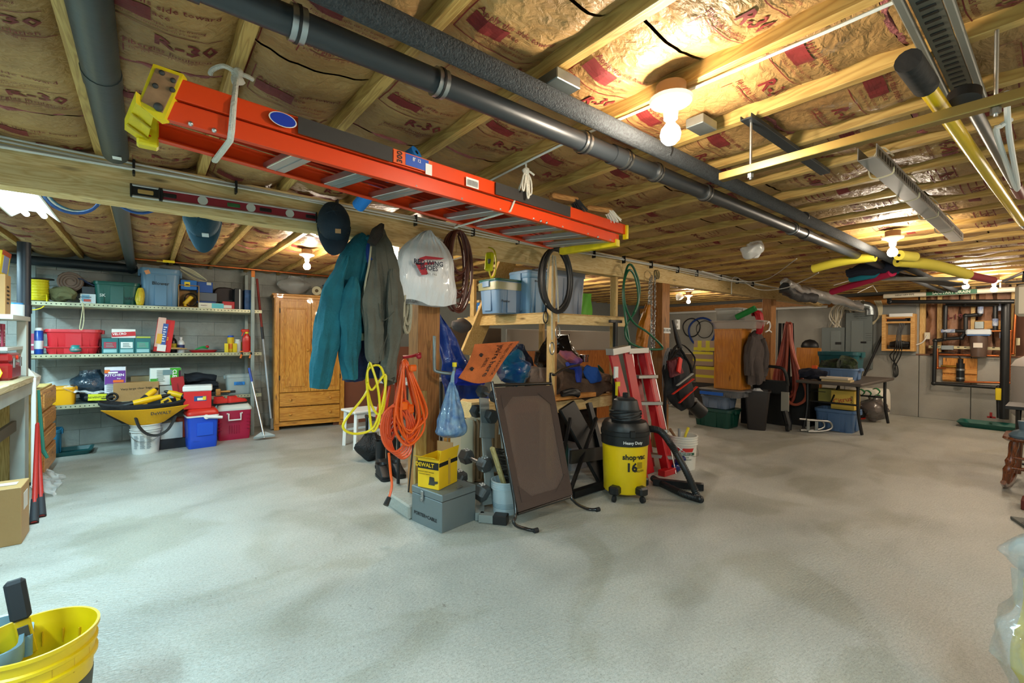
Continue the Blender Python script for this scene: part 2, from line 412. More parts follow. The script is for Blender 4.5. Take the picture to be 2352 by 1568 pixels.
part('sister_stud', MB().box((-.085,-.103,.52),(.1,.036,.9)), OLDG, pt, 0, label='yellowish short stud nailed to the post')
part('concrete_pad', MB().box((-.03,-.02,.055),(.42,.4,.11),b=.012), mt('#9a9c95',.9,bump=.5,bs=30), pt, 0)
def post(x, w_, label, y=YW+.06):
    t = thing('support_post', label, 'post', (x,y,0)); part('timber', MB().box((0,0,1.065),(w_,.15,2.128)), OLD, t, 0); return t
p2 = post(5.22,.17,'brown timber post behind the red stepladder with golf bag beside it')
text('01.05.96', .05, fm((.03,-.078,1.52),(0,-1,0)), INK, p2); part('paper_tag', rect(.16,.07,fm((.03,-.0755,1.52),(0,-1,0))), WHT, p2, 0)
post(8.6,.2,'timber post under the beam above the hanging red hoses')
# ---- bulb lamps
def lamp(p, label):
    t = thing('bulb_lamp', label, 'lamp', (p[0],p[1],ZC), 0, 'bare bulb lamps on the ceiling')
    part('junction_box', MB().lathe([(.05,.0),(.055,-.002),(.055,-.05),(.05,-.052)][::-1]), mt('#8a6a48',.6), t)
    part('lampholder', MB().lathe([(.02,-.135),(.026,-.13),(.028,-.095),(.045,-.08),(.075,-.068),(.08,-.055),(.055,-.048)]), mt('#f0eee6',.25), t)
    part('bulb', MB().lathe([(.002,-.225),(.02,-.223),(.034,-.208),(.0385,-.188),(.034,-.168),(.018,-.148),(.014,-.135)]), mt('#fff3dc',.3,em=12), t)
    L = bpy.data.lights.new('bulb_glow','POINT'); L.energy = BULB_W; L.color = (1,.85,.66); L.shadow_soft_size = .048
    o = bpy.data.objects.new('bulb_glow', L); C.objects.link(o); o.location = (0,0,-.19); o.parent = t
    return t
LP = [((1540,310),'bare bulb lamp above the orange ladder end, nearest one'),((705,612),'bare bulb lamp over the pine wardrobe'),((910,590),'bare bulb lamp behind the hanging grey jacket'),
      ((2050,580),'bare bulb lamp beside the yellow foam noodles'),((2218,658),'bare bulb lamp left of two by the far pipes'),((2283,665),'bare bulb lamp right of two by the far pipes')]
for (px,py),lb in LP:
    q = at(px,py,z=2.18); lamp((q.x,q.y), lb)
for q,lb in (((1.9,-1.6),'added fill bulb behind the camera'),((5.2,-1.8),'added fill bulb out of view on the right, nearest'),((8.6,4.9),'bare bulb lamp far beyond the beam, above the tall orange cabinet'),((5.4,5.3),'bare bulb lamp beyond the beam right of the platform'),((8.4,-1.9),'added fill bulb out of view at the far right'),((6.8,-.7),'added fill bulb just out of view, right side'),((10.2,-1.0),'added fill bulb by the far wall, out of view')): lamp(q, lb)  # bulbs behind the camera and off to the right are unseen, added for fill
# ---- fluorescent shop lights
def shop(loc, L_=1.22, rz=0, label='white fluorescent shop light with two lit tubes above the workbench'):
    t = thing('shop_light', label, 'lamp', loc, rz)
    part('reflector', MB().prism([(-.13,-.005),(-.06,.06),(.06,.06),(.13,-.005),(.12,-.005),(.055,.05),(-.055,.05),(-.12,-.005)], L_, M=Matrix.Translation((0,L_/2,0)) @ Matrix.Rotation(PI/2,4,'X')), WHT, t, 0)
    for s in (-1,1):
        part('tube', MB().cyl((s*.045,-L_/2+.03,.02),(s*.045,L_/2-.03,.02),.018), mt('#cfeeff',.4,em=10), t)
    A = bpy.data.lights.new('tube_glow','AREA'); A.shape = 'RECTANGLE'; A.size = .16; A.size_y = L_-.1; A.energy = TUBE_W; A.color = (.60,.92,1)
    o = bpy.data.objects.new('tube_glow', A); C.objects.link(o); o.parent = t; o.location = (0,0,-.004)
    for s in (-1,1): part('hanger', MB().cyl((0,s*L_*.35,.06),(0,s*L_*.35,ZC-loc[2]),.004), STEEL, t)
    return t
q = at(92,497,z=2.27); shop((q.x-.02,q.y-.61,2.25))
shop((-1.3,1.2,2.2), label='added fill light built as a shop light, out of view nearer the camera')  # unseen fixture added to brighten the left side with cool fill
shop((.3,-1.2,2.25), label='added fill light built as a shop light behind the camera')  # added behind the camera as fill light, fixture itself is invented
shop((-1.75,6.2,2.2), label='added fill light built as a shop light beyond the left edge of view')  # unseen fixture added to throw cool light on the shelves
# ================================================================ GENERIC BUILDERS
def pb(x0, x1, y0, y1, Y):      # photo box on plane y=Y -> centre x, width, base z, height
    m = (y0+y1)/2; a = at(x0,m,y=Y).x; b = at(x1,m,y=Y).x; xm = (x0+x1)/2
    t = at(xm,y0,y=Y).z; q = at(xm,y1,y=Y).z; return (a+b)/2, b-a, q, t-q
def rr(w_, d, r, z, n=4, cx=0, cy=0):   # rounded rectangle ring
    r = min(r, w_/2-.001, d/2-.001); out = []
    for q,(sx,sy) in enumerate(((1,1),(-1,1),(-1,-1),(1,-1))):
        for i in range(n+1):
            a = q*PI/2+i/n*PI/2; out.append(V((cx+sx*(w_/2-r)+r*math.cos(a), cy+sy*(d/2-r)+r*math.sin(a), z)))
    return out
def carton(name, label, loc, w_, d, h, c, rz=0, cat='box', group=None, prints=(), m=None, tilt=None):
    """closed box; prints: (kind, face, u, v, ...) drawn flat on faces f(ront) r(ight) l(eft) t(op)"""
    t = thing(name, label, cat, loc, rz, group)
    Mt = tilt if tilt is not None else Matrix()
    part('body', MB().box((0,0,h/2), (w_,d,h), b=min(.003,h*.1), M=Mt), m or mt(c,.6,bump=.05), t, 0)
    deco(t, w_, d, h, prints, Mt); return t
FN = {'f':((0,-1,0),0), 'r':((1,0,0),1), 'l':((-1,0,0),1), 't':((0,0,1),2)}
def deco(t, w_, d, h, prints, Mt=Matrix()):
    for ip, p in enumerate(prints):
        k, fc, u, v = p[:4]; n = FN[fc][0]
        if fc == 'f': pos = V((u*w_/2, -d/2-.0006, h/2+v*h/2)); W_, H_ = w_, h
        elif fc == 'r': pos = V((w_/2+.0006, u*d/2, h/2+v*h/2)); W_, H_ = d, h
        elif fc == 'l': pos = V((-w_/2-.0006, -u*d/2, h/2+v*h/2)); W_, H_ = d, h
        else: pos = V((u*w_/2, v*d/2, h+.0006)); W_, H_ = w_, d
        M = Mt @ fm(pos+V(n)*.0013*ip, n, (0,1,0) if fc == 't' else (0,0,1))
        if k == 'r': part('label', rect(p[4]*W_, p[5]*H_, M, .0012), mt(p[6],.5), t, 0)
        elif k == 'R': part('label', rect(p[4]*W_, p[5]*H_, M @ Matrix.Rotation(p[7],4,'Z'), .0012), mt(p[6],.5), t, 0)
        elif k == 't':
            ro = p[7] if len(p) > 7 else 0
            text(p[4], p[5], M @ Matrix.Translation((0,0,.0012)) @ Matrix.Rotation(ro,4,'Z'), mt(p[6],.5), t, p[8] if len(p) > 8 else .01)
        elif k == 'l':     # rows of tiny print
            mb = MB(); n_ = p[6]; q = rnd(len(p)+n_)
            for i in range(n_):
                ww = p[4]*W_*q.uniform(.6,1); mb.add(*_quad(ww, p[5]*H_/n_*.45, -(p[4]*W_-ww)/2, p[5]*H_*(.5-(i+.5)/n_)), M)
            part('fine_print', mb, mt(p[7],.5), t, 0)
def _quad(w_, h, x=0, y=0, z=.0016): return [V((x-w_/2,y-h/2,z)),V((x+w_/2,y-h/2,z)),V((x+w_/2,y+h/2,z)),V((x-w_/2,y+h/2,z))], [(0,1,2,3)]
def tote(name, label, loc, w_, d, h, c, rz=0, lid=None, words=None, cat='bin', group=None, wc='#15181c', clear=False, ribs=True):
    t = thing(name, label, cat, loc, rz, group); m = mt(c,.38,alpha=.45,coat=.3) if clear else mt(c,.38,bump=.03,bs=80)
    k = .86; hh = h*(.96 if lid else 1); R_ = .12*min(w_,d)+.01
    rg_ = [rr(w_*k*.98,d*k*.98,R_*.8,0), rr(w_*k,d*k,R_,.008)]+[rr(w_*(k+(.95-k)*q),d*(k+(.95-k)*q),R_,hh*q*.86) for q in (.5,.99)]
    rg_ += [rr(w_*.985,d*.985,R_*1.1,hh*.86), rr(w_,d,R_*1.1,hh*.87), rr(w_,d,R_*1.1,hh*.985), rr(w_*.99,d*.99,R_,hh)]
    if not lid: rg_ += [rr(w_*.93,d*.93,R_,hh*.995), rr(w_*(k-.03),d*(k-.03),R_*.8,.01)]
    b = MB().loft(rg_)
    if ribs and not clear:
        for sy in (-1,1): b.box((0,sy*d*.455,hh*.42),(w_*.3,d*.05,hh*.8),b=.004)
        for sx in (-1,1):
            b.box((sx*w_*.28,-d*.44,hh*.42),(w_*.012,d*.05,hh*.78),b=.002); b.box((sx*w_*.46,0,hh*.45),(w_*.03,d*.35,hh*.75),b=.004)
    part('body', b, m, t)
    for sx in (-1,1): part('handle', MB().loft([rr(w_*.06,d*.34,.01,hh*.8,3,sx*w_*.515),rr(w_*.06,d*.34,.01,hh*.97,3,sx*w_*.515)]), m, t)
    if lid: part('lid', MB().loft([rr(w_*1.02,d*1.02,R_*1.1,h*.93),rr(w_*1.035,d*1.035,R_*1.2,h*.94),rr(w_*1.03,d*1.03,R_*1.2,h*.985),rr(w_*.97,d*.97,R_,h),rr(w_*.93,d*.93,R_,h*.985)]), mt(lid,.4,alpha=.6) if clear else mt(lid,.38,bump=.03,bs=80), t)
    for wd in (words or []):
        s_, sz, u, v, *cc = wd; text(s_, sz, fm((u*w_/2,-d*(.483 if abs(u)<.28 else .474),h*v),(0,-1,0)), mt(cc[0] if cc else wc,.6), t, .012, lift=.003)
    return t
def bottle(name, label, loc, r, h, c, cap, cat='bottle', lab=None, shape='can', rz=0):
    t = thing(name, label, cat, loc, rz)
    pf = {'can': [(r*.96,0),(r,.006),(r,h*.86),(r*.8,h*.89)], 'jug': [(r*.95,0),(r,.008),(r,h*.62),(r*.75,h*.75),(r*.35,h*.82),(r*.33,h*.88)]}[shape]
    part('body', MB().lathe(pf), mt(c,.3), t); z0 = pf[-1][1]
    part('cap', MB().lathe([(r*(.85 if shape == 'can' else .4),z0),(r*(.85 if shape == 'can' else .4),h*.99),(r*.3,h)]), mt(cap,.4), t)
    if lab: part('label', MB().lathe([(r+.0006,h*.2),(r+.001,h*.21),(r+.001,h*.5),(r+.0006,h*.51)]), mt(lab,.5), t)
    return t
def bucket(name, label, loc, r, h, c, cat='bucket', rings=3, handle=True, inner=None, rz=0):
    t = thing(name, label, cat, loc, rz)
    pf = [(r*.85,0),(r*.86,.006),(r*.95,h*.72)]
    for i in range(rings): z = h*(.74+.07*i); pf += [(r*.955,z),(r*1.03,z+.003),(r*1.03,z+.01),(r*.96,z+.013)]
    pf += [(r*.97,h*.96),(r*1.04,h*.965),(r*1.04,h),(r*.97,h),(r*.93,h*.7),(r*.82,.012)]
    part('body', MB().lathe(pf,n=36), mt(c,.35,bump=.02), t)
    if handle: part('wire_handle', MB().tube([(r*1.04*math.cos(a),-r*1.06*abs(math.sin(a))-.004,h*.78-h*.35*abs(math.sin(a))) for a in [PI*i/12 for i in range(13)]], .003, 6), STEEL, t)
    return t
def sack(center, rx, ry, h, neck=.25, seed=0, n=28, rings=14, amp=.02, flat=.0):   # lumpy bag profile, tied at top
    mb = MB(); c = V(center); rs = []
    for k in range(rings+1):
        t = k/rings; z = t*h
        w_ = (math.sin(PI*min(1,(t*1.25)+.08)*.5)**.6 if t < .5 else 1)*(1 if t < .55 else neck+(1-neck)*(math.cos((t-.55)/.45*PI)*.5+.5))
        if t == 0: w_ *= .75
        ring = []
        for i in range(n):
            a = 2*PI*i/n; f = 1+.10*math.sin(a*7+seed)*t*t+.05*math.sin(a*13+seed*2+t*6)*t
            p = c+V((rx*w_*f*math.cos(a), ry*w_*f*math.sin(a), z)); ring.append(p+noise.noise_vector(p*9+V((seed,)*3))*amp)
        rs.append(ring)
    return mb.loft(rs)
def hangbag(c, rx, ry, h, seed=0, n=44, rings=24, amp=.012):   # carrier bag hanging: full at the base, gathered folds to the top
    rs = []; c = V(c)
    for k in range(rings+1):
        t = k/rings; w_ = (math.sin(min(1,t/.12)*PI/2)*.45+.55 if t < .12 else 1-.86*((t-.12)/.88)**1.15); R_ = []
        for i in range(n):
            a = 2*PI*i/n; f = 1+(.02+.16*t)*math.sin(a*9+seed)+.05*t*math.sin(a*15+2)
            p = c+V((rx*w_*f*math.cos(a),ry*w_*f*math.sin(a),h*t)); R_.append(p+noise.noise_vector(p*14+V((seed,0,0)))*amp*(1.2-t))
        rs.append(R_)
    return MB().loft(rs)
def cloth_limb(pts, rx, ry, seed=0, n=36, sub=7, amp=.02, cap=True):   # folded cloth tube along a path; rx, ry lists
    P_ = smooth_path([V(p) for p in pts], sub); m = len(P_); rs = []
    def li(a, t): q = t*(len(a)-1); k = min(int(q), len(a)-2); return a[k]+(a[k+1]-a[k])*(q-k)
    for i, p in enumerate(P_):
        t = i/(m-1); tg = (P_[min(i+1,m-1)]-P_[max(i-1,0)]).normalized(); x = V((0,1,0)).cross(tg).normalized(); y = tg.cross(x); R_ = []
        for j in range(n):
            a = 2*PI*j/n; f = 1+.12*math.sin(3*a+seed+t*3)+.08*math.sin(5*a-seed+t*5)+.045*math.sin(11*a+seed*2-t*7)
            q = p+x*(li(rx,t)*math.cos(a)*f)+y*(li(ry,t)*math.sin(a)*f); s_ = V((seed*3.1,0,0))
            R_.append(q+noise.noise_vector(V((q.x*9,q.y*9,q.z*5))+s_)*amp+noise.noise_vector(V((q.x*26,q.y*26,q.z*11))+s_)*amp*.35)
        rs.append(R_)
    return MB().loft(rs, cap)
def perforated(mb, a, b, h, t=.002, hs=.012, pitch=.05):   # flat strip in xz from a to b with round-ish slots, built from quads
    a = V(a); b = V(b); L = (b-a).length; n = max(1,int(L/pitch)); d = (b-a)/n; u = d.normalized()
    for i in range(n):
        p = a+d*i; c = p+d/2; z0, z1 = V((0,0,0)), V((0,0,h)); m1 = V((0,0,h/2))
        o = [p+z0, p+d+z0, p+d+z1, p+z1]; q = []
        for k in range(8):
            an = 2*PI*(k+.5)/8-PI*.75-PI/8+PI/8; q.append(c+m1+u*math.cos(an)*hs+V((0,0,1))*math.sin(an)*hs)
        mb.add(o+q, [(0,1,6-1,5-1),(1,6,5),(1,2,7,6),(2,8-1+1,7),(2,3,9,8),(3,10,9),(3,0,11,10),(0,4,11)])
# ================================================================ LEFT REAR SHELVING
SY = 7.3; Z1, Z2, Z3 = 1.775, 1.175, .585
PAINT = mt('#8d9a98',.5,.3,var=.2,vs=6); ANG = mt('#b7b79a',.45,.5,var=.3,vs=9); DKH = mt('#1c2222',.8)
sh = thing('shelving_unit','grey steel shelving unit with three crowded shelves against the block wall','shelf',(.1,SY+.25,0))
for z in (Z1,Z2,Z3):
    part('shelf', MB().box((.1,SY+.25,z-.012),(2.36,.5,.022)), mt('#77827f',.55,.2,var=.2), sh, 0, w=True)
    part('front_angle', MB().box((.1,SY-.004,z-.022),(2.36,.004,.045),b=.001).box((.1,SY+.25,z-.05),(2.3,.44,.012)), ANG, sh, 0, w=True)
    ho = part('slot', MB().cyl((-1.05,SY-.0075,z-.022),(-1.05,SY-.006,z-.022),.0065,n=8), DKH, sh, 0, w=True)
    copies(ho, [(i*.04,0,0) for i in range(1,58)], sh)
for x,y in ((1.16,SY-.03),(-1.06,SY-.03),(1.16,SY+.5),(-1.06,SY+.5)):
    part('upright', MB().box((x,y,1.16),(.045,.03,2.32)), PAINT, sh, 0, w=True)
part('upright', MB().box((1.16,SY-.046,2.28),(.045,.004,.09)), mt('#d8791e',.6), sh, 0, w=True, label='orange painted tip of the upright')
YS = SY+.2
def B(x0,x1,y0,y1,z,Y=YS): c, w_, q, h = pb(x0,x1,y0,y1,Y); return c, w_, h
# top shelf
x,w_,h = B(66,114,632,684,Z1)
t = thing('rope_spool','spool of bright yellow rope at the left end of the top shelf','spool',(x,YS,Z1+.002))
part('flange', MB().lathe([(.11,h),(.125,h-.003),(.125,h+.008),(.11,h+.01)]), BLK, t); part('flange', MB().lathe([(.11,0),(.125,.003),(.125,.01),(.11,.012)]), BLK, t)
part('rope_winding', MB().lathe([(w_*.48+.004*math.sin(i*2.2),.012+i*(h-.02)/24) for i in range(25)],n=32), mt('#e3d21c',.5,bump=.4,bs=60), t)
part('loose_end', MB().tube([(.07,-.09,.08),(.08,-.16,.0),(.05,-.19,-.07),(-.01,-.2,-.1),(-.06,-.2,-.1)],.006,6,sub=4), mt('#e3d21c',.5), t)
x,w_,h = B(115,180,660,695,Z1)
t = thing('duffel_sack','olive drawstring sack lying beside the yellow rope spool','bag',(x,YS-.02,Z1))
part('body', cloth_limb([(-w_*.5,.1,.09),(-w_*.2,.02,.1),(w_*.15,-.06,.1),(w_*.42,-.12,.065)],[.05,.085,.09,.04],[.05,.08,.085,.03],2), mt('#5e5c3a',.9,bump=.3), t)
part('drawstring', MB().tube([(.14,-.13,.05),(.18,-.24,-.02),(.165,-.25,-.2),(.155,-.25,-.3),(.175,-.25,-.31),(.19,-.25,-.2),(.185,-.24,-.03)],.004,6,sub=4), mt('#cfc9a2',.8), t)
x,w_,h = B(143,184,639,672,Z1); z = Z1+.15
t = thing('rolled_mat','rolled dark brown mat lying on the olive sack','mat',(x,YS+.12,z))
sp = []
for i in range(44): a = i*.5; r = .03+.0021*i; sp.append((r*math.cos(a),-.22,.1+r*math.sin(a)))
mb = MB(); n_ = len(sp); mb.add([V(p) for p in sp]+[V((p[0],.18,p[2])) for p in sp],[(i,i+1,n_+i+1,n_+i) for i in range(n_-1)])
part('roll', mb, mt('#4a3a34',.9,bump=.3), t); part('core', MB().lathe([(.1,0),(.115,.0),(.115,.38),(.1,.38)],M=Matrix.Translation((0,.17,.1)) @ Matrix.Rotation(PI/2,4,'X')), mt('#6b574b',.9), t, label='tan backing')
x,w_,h = B(186,222,668,690,Z1)
carton('paper_box','white and blue carton under a dark box on top shelf',(x,YS,Z1),w_,.2,h,'#c9d3d6',prints=[('r','f',-.3,.1,.5,.7,'#6f9db5'),('t','f',-.3,.3,'AUTOBASE',.02,'#1b2b45'),('r','f',-.1,-.35,.45,.25,'#b8463a')])
x,w_,h2 = B(190,220,652,668,Z1); carton('tin_case','flat dark grey case resting on the white and blue carton',(x,YS+.02,Z1+h+.003),w_,.22,h2,'#2b3138')
t = solo('folded_tarp','navy folded cloth draped over the dark grey case','cloth',MB().grid(lambda u,v:(at(192,640,y=YS).x-.04+u*.2,YS-.1+v*.24,Z1+h+h2+.02+.075*(1-u)**1.2+.012*math.sin(v*9+u*7)),12,8,.012),mt('#16233f',.8,bump=.3))
x,w_,h = B(215,322,641,692,Z1)
tote('storage_tote','dark green plastic tote marked VAC on the top shelf',(x,YS+.03,Z1),w_*.99,.36,h,'#0d5248',words=[('VAC',.05,.55,.28),('SK',.05,-.6,.38,'#cfd8d4')])
x,w_,h = B(312,332,658,699,Z1,SY+.04)
solo('bagged_foam','small yellow bundle in clear plastic between green and blue totes','bag',cloth_limb([(x,SY+.05,Z1+.004),(x,SY+.05,Z1+h*.3),(x,SY+.06,Z1+h*.7),(x,SY+.06,Z1+h)],[.028,.042,.04,.02],[.03,.045,.04,.02],4,amp=.006),mt('#d3b928',.35,bump=.5))
x,w_,h = B(321,414,612,697,Z1)
t = tote('storage_tote','tall grey-blue plastic tote marked Blower on the top shelf',(x,YS+.04,Z1),w_,.4,h,'#5f87a8',words=[('Blower',.06,0,.6)])
part('sticker', rect(.05,.05,fm((-w_*.32,-.199,h*.88),(0,-1,0)) @ Matrix.Rotation(.4,4,'Z'),.006), mt('#e0a070',.6), t, 0)
x,w_,h = B(408,456,649,700,Z1)
t = thing('open_carton','open cardboard box on its side holding a yellow tool','box',(x,YS-.02,Z1))
for c,d in (((0,0,.006),(w_,.22,.01)),((0,0,h-.006),(w_,.22,.01)),((-w_/2+.005,0,h/2),(.01,.22,h)),((w_/2-.005,0,h/2),(.01,.22,h)),((0,.105,h/2),(w_,.01,h))): part('panel', MB().box(c,d), KRAFT, t, 0)
t2 = thing('corded_tool','yellow hand tool with coiled black cord inside the open carton','tool',(x,YS-.06,Z1+.014))
part('body', MB().bar((-.05,0,.03),(.04,0,.14),.045,.05,bv=.01).bar((-.055,0,.02),(-.02,0,.015),.05,.035,bv=.01), mt('#e0b416',.4), t2)
part('cord', MB().tube([(.03+.07*math.cos(i*.55),.02+.003*i,.17-.09+.09*math.sin(i*.55)+.02) for i in range(30)],.005,6), BLK, t2)
x,w_,h = B(414,451,627,648,Z1)
t = carton('tool_box','bright blue box with a yellow label above the open carton',(x,YS,Z1+.243),w_,.2,h,'#1f6fc0',prints=[('r','f',-.2,.1,.35,.5,'#ecd51e'),('r','f',-.2,0,.2,.14,'#2a2412')])
t = solo('cord_bundle','bundle of beige electrical cord lying over the blue boxes','cord',MB().tube([at(415+i*55+(j%3)*3-2*(i>.5),613+26*i+j*2.2+6*math.sin(i*3)*(j-2)/2,y=YS-.05+.02*j) for j in range(5) for i in ((0,.3,.65,1) if j % 2 == 0 else (1,.65,.3,0))],.007,6,sub=5),mt('#d5cfae',.6))
x,w_,h = B(454,488,668,689,Z1)
x,w_,h = B(454,511,691,703,Z1); hA = h
carton('flat_box','flat white and teal box under the blue organizer',(x,YS-.03,Z1),w_,.26,h,'#e6e0cc',prints=[('r','f',.5,0,.48,.9,'#58c3cf'),('t','f',-.6,0,'WURTH',.02,'#7a1f2a')])
x,w_,h = B(454,492,688,691,Z1); carton('parts_organizer','slim blue organizer case under the grey tool case',(x,YS,Z1+hA+.002),w_+.02,.22,.022,'#1b3f7c')
x,w_,h = B(455,496,669,688,Z1); carton('tool_case','grey plastic tool case on the slim blue organizer',(x,YS,Z1+hA+.026),w_,.2,h,'#5b6068'); zz = Z1+hA+.028+h
x,w_,h = B(452,487,644,668,Z1); carton('blue_case','deep blue plastic case with latch on the grey tool case',(x,YS,zz),w_,.18,h,'#174d9c',prints=[('r','f',.5,.7,.3,.25,'#c7c9bb')])
x,w_,h = B(490,546,638,690,Z1)
solo('shoulder_bag','dark brown rounded shoulder bag leaning on the wall','bag',MB().loft([[V((x+w_/2*math.copysign(abs(math.cos(a))**.6,math.cos(a))*s,Y_,Z1+h*.5+h*.5*s*math.copysign(abs(math.sin(a))**.7,math.sin(a)))) for a in [2*PI*i/24 for i in range(24)]] for s,Y_ in ((.9,YS+.06),(1,YS+.09),(1,YS+.15),(.9,YS+.18))]).jit(.006,12),mt('#2a1d1f',.6,bump=.2))
t = solo('hose_coil','small coil of dark green cable before the brown bag','cable',MB().tube([(x+.01+.085*math.cos(i*.5),YS-.03+.06*math.sin(i*.5),Z1+.07+.0012*i+.02*math.cos(i*.5)) for i in range(44)],.006,6),mt('#2d4d44',.5))
x,w_,h = B(508,535,687,704,Z1); carton('red_tin','small red box on the top shelf beside the black binder',(x,SY+.09,Z1),w_,.1,h,'#b3262a',prints=[('r','f',-.2,-.4,.7,.4,'#e5dcd5')])
x,w_,h = B(534,555,657,704,Z1); carton('binder','black ring binder standing near the end of top shelf',(x,YS-.02,Z1),w_*.85,.24,h,'#1e1f22',prints=[('r','f',.3,0,.18,.95,'#bfc3c6')])
x,w_,h = B(556,578,660,705,Z1); carton('binder','worn blue ring binder standing at the end of top shelf',(x,YS-.02,Z1),w_*.9,.24,h,'#2c5688',rz=.06,m=mt('#2c5688',.6,var=.4,vs=20))
# middle shelf
x,w_,h = B(60,84,748,795,Z2); carton('pink_box','pink and white carton at the left end of the middle shelf',(x,YS,Z2),w_,.15,h,'#b5506a',prints=[('r','f',0,-.1,.7,.08,'#eadfe2'),('r','f',0,-.8,.9,.15,'#dfe6e6')])
x,w_,h = B(82,105,744,804,Z2); t = bottle('propane_bottle','blue gas bottle with white cap beside the red tote',(x,SY+.08,Z2),w_*.47,h,'#1449a6','#e8ecec',lab='#cfd6de')
x,w_,h = B(107,235,750,806,Z2)
t = tote('stacked_tote','red plastic tote nested in another on the middle shelf',(x,SY+.21,Z2+.02),w_,.36,h*.92,'#c21f2a'); 
t = tote('stacked_tote','shallow red tote underneath the big red tote',(x-.01,SY+.21,Z2),w_*.99,.4,h*.3,'#c0202a')
x,w_,h = B(165,190,779,801,Z2); t = thing('router_motor','round teal and chrome motor in front of the red tote','tool',(x,SY+.05,Z2+.02)); part('housing', MB().lathe([(.03,0),(.055,.01),(.06,.04),(.05,.07),(.03,.085)]), mt('#1f7a77',.4), t); part('chrome_band', MB().lathe([(.058,.02),(.063,.022),(.063,.04),(.058,.042)]), STEEL, t)
x,w_,h = B(236,346,771,805,Z2)
for i,(lb,cc) in enumerate((('teal drawer organizer with a red box front, left of three','#a03446'),('teal drawer organizer with a white label, middle of three','#dfe8e6'),('teal drawer organizer with green packets, right of three','#4b9b88'))):
    xx = x-w_/2+w_/6*(2*i+1); carton('parts_organizer',lb,(xx,SY+.12,Z2),w_/3*.98,.2,h,'#226a70',group='parts organizers on the middle shelf',prints=[('r','f',0,.1,.75,.4,cc),('r','f',0,-.65,.8,.22,'#8fc0c4'),('l','f',0,.1,.5,.3,3,'#7a8a8a')],m=mt('#226a70',.25,coat=.4))
x2,w2,h2 = B(258,312,752,772,Z2); carton('hook_tape_box','white and red fastener box on the teal organizers',(x2,SY+.12,Z2+h+.003),w2,.13,h2,'#e4e4e0',prints=[('R','f',0,-.15,1.0,.5,'#c3202a',.08),('t','f',-.35,-.12,'VELCRO',.035,'#ffffff',.08,.02)])
x2,w2,h2 = B(313,346,773,786,Z2); carton('card_box','thin green and yellow packet on the right teal organizer',(x2,SY+.11,Z2+h+.003),w2,.1,.02,'#b5c04a')
x,w_,h = B(352,398,724,804,Z2)
Mt = Matrix.Rotation(.12,4,'Y') 
carton('shop_tool_box','tall red carton with yellow words tilted on middle shelf',(x-.02,SY+.13,Z2+.012),w_*.85,.15,h*.92,'#c41d1f',rz=0,tilt=Mt,prints=[('r','f',-.5,.2,.45,.9,'#d9b0a0'),('r','f',.0,.1,.3,1.3*.5,'#3557a0'),('r','f',-.5,-.2,.3,.3,'#e2a92c'),('t','f',.62,.1,'Master',.055,'#f0d21e',PI/2,.02),('r','f',-.1,-.75,.5,.2,'#e6e2dc'),('l','f',0,.1,.2,.5,7,'#dfe3f0'),('r','f',.75,0,.25,.9,'#d01818')])
x,w_,h = B(383,406,755,796,Z2); bottle('oil_bottle','black oil bottle behind the tilted red carton',(x+.01,SY+.2,Z2),w_*.45,h,'#16161a','#16161a',lab='#b9a31f',shape='jug')
x,w_,h = B(403,423,763,795,Z2); bottle('oil_bottle','white bottle with navy label on the middle shelf',(x+.01,SY+.15,Z2),w_*.42,h+.02,'#dfe4e4','#e8e8e8',lab='#23306a',shape='jug')
x,w_,h = B(432,498,780,803,Z2)
t = thing('snips_tray','shallow red tray holding green-handled snips','tray',(x,SY+.1,Z2))
part('tray', MB().loft([rr(w_*.8,.1,.05,0),rr(w_,.13,.06,.03),rr(w_*.96,.12,.06,.032),rr(w_*.8,.1,.05,.008)]), RED, t)
t = thing('snips','green handled snips lying in the red tray','tool',(x,SY+.1,Z2+.033)); part('handle', MB().tube([(-.09,0,.01),(-.02,-.02,.03),(.05,0,.02)],.009,8,sub=4), mt('#1e9a4e',.4), t); part('handle', MB().tube([(-.08,.03,.01),(0,.03,.045),(.06,.02,.03)],.009,8,sub=4), mt('#1e9a4e',.4), t); part('pivot', MB().ball((.045,0,.045),.02), RED, t)
t = solo('screwdriver','wooden handled screwdriver lying on the middle shelf','tool',MB().tube([at(393,800,y=SY+.05),at(414,800,y=SY+.05),at(430,801,y=SY+.05)],[.011,.012,.004],8),wood('#c99b5c','#a87c44','x'))
x,w_,h = B(520,536,760,798,Z2); bottle('spray_can','blue and yellow spray can on the middle shelf',(x,SY+.12,Z2),w_*.5,h,'#d8b31e','#1c50b8',lab='#d5771e')
x,w_,h = B(512,541,783,803,Z2)
for i,s in enumerate((-1,1)): carton('glue_packet',('yellow glue packet left of the spray can','yellow glue packet right of the spray can')[i],(x+s*w_*.33,SY+.06,Z2),w_*.3,.03,h,'#e2c71c',rz=s*.2)
x,w_,h = B(536,552,774,803,Z2); bottle('white_cup','white plastic cup with green base beside the red spray bottle',(x,SY+.13,Z2),w_*.5,h,'#cfdcd8','#dfe6e3',cat='cup')
def sprayer(name, label, loc, s, c, c2):
    t = thing(name, label, 'bottle', loc)
    part('body', MB().loft([rr(.09*s,.055*s,.02*s,z*s,4,dx*s) if True else 0 for z,k_,dx in ((0,1,0),(.12,1,0),(.16,1,0))]+[rr(.055*s,.045*s,.02*s,.19*s),rr(.03*s,.03*s,.014*s,.215*s)]), mt(c,.3), t)
    part('trigger_head', MB().box((-.015*s,0,.245*s),(.085*s,.03*s,.035*s),b=.01*s).bar((-.035*s,0,.235*s),(-.05*s,0,.18*s),.018*s,.012*s), mt(c2,.35), t); part('collar', MB().cyl((0,0,.212*s),(0,0,.232*s),.018*s), mt('#e8cf20',.4), t); return t
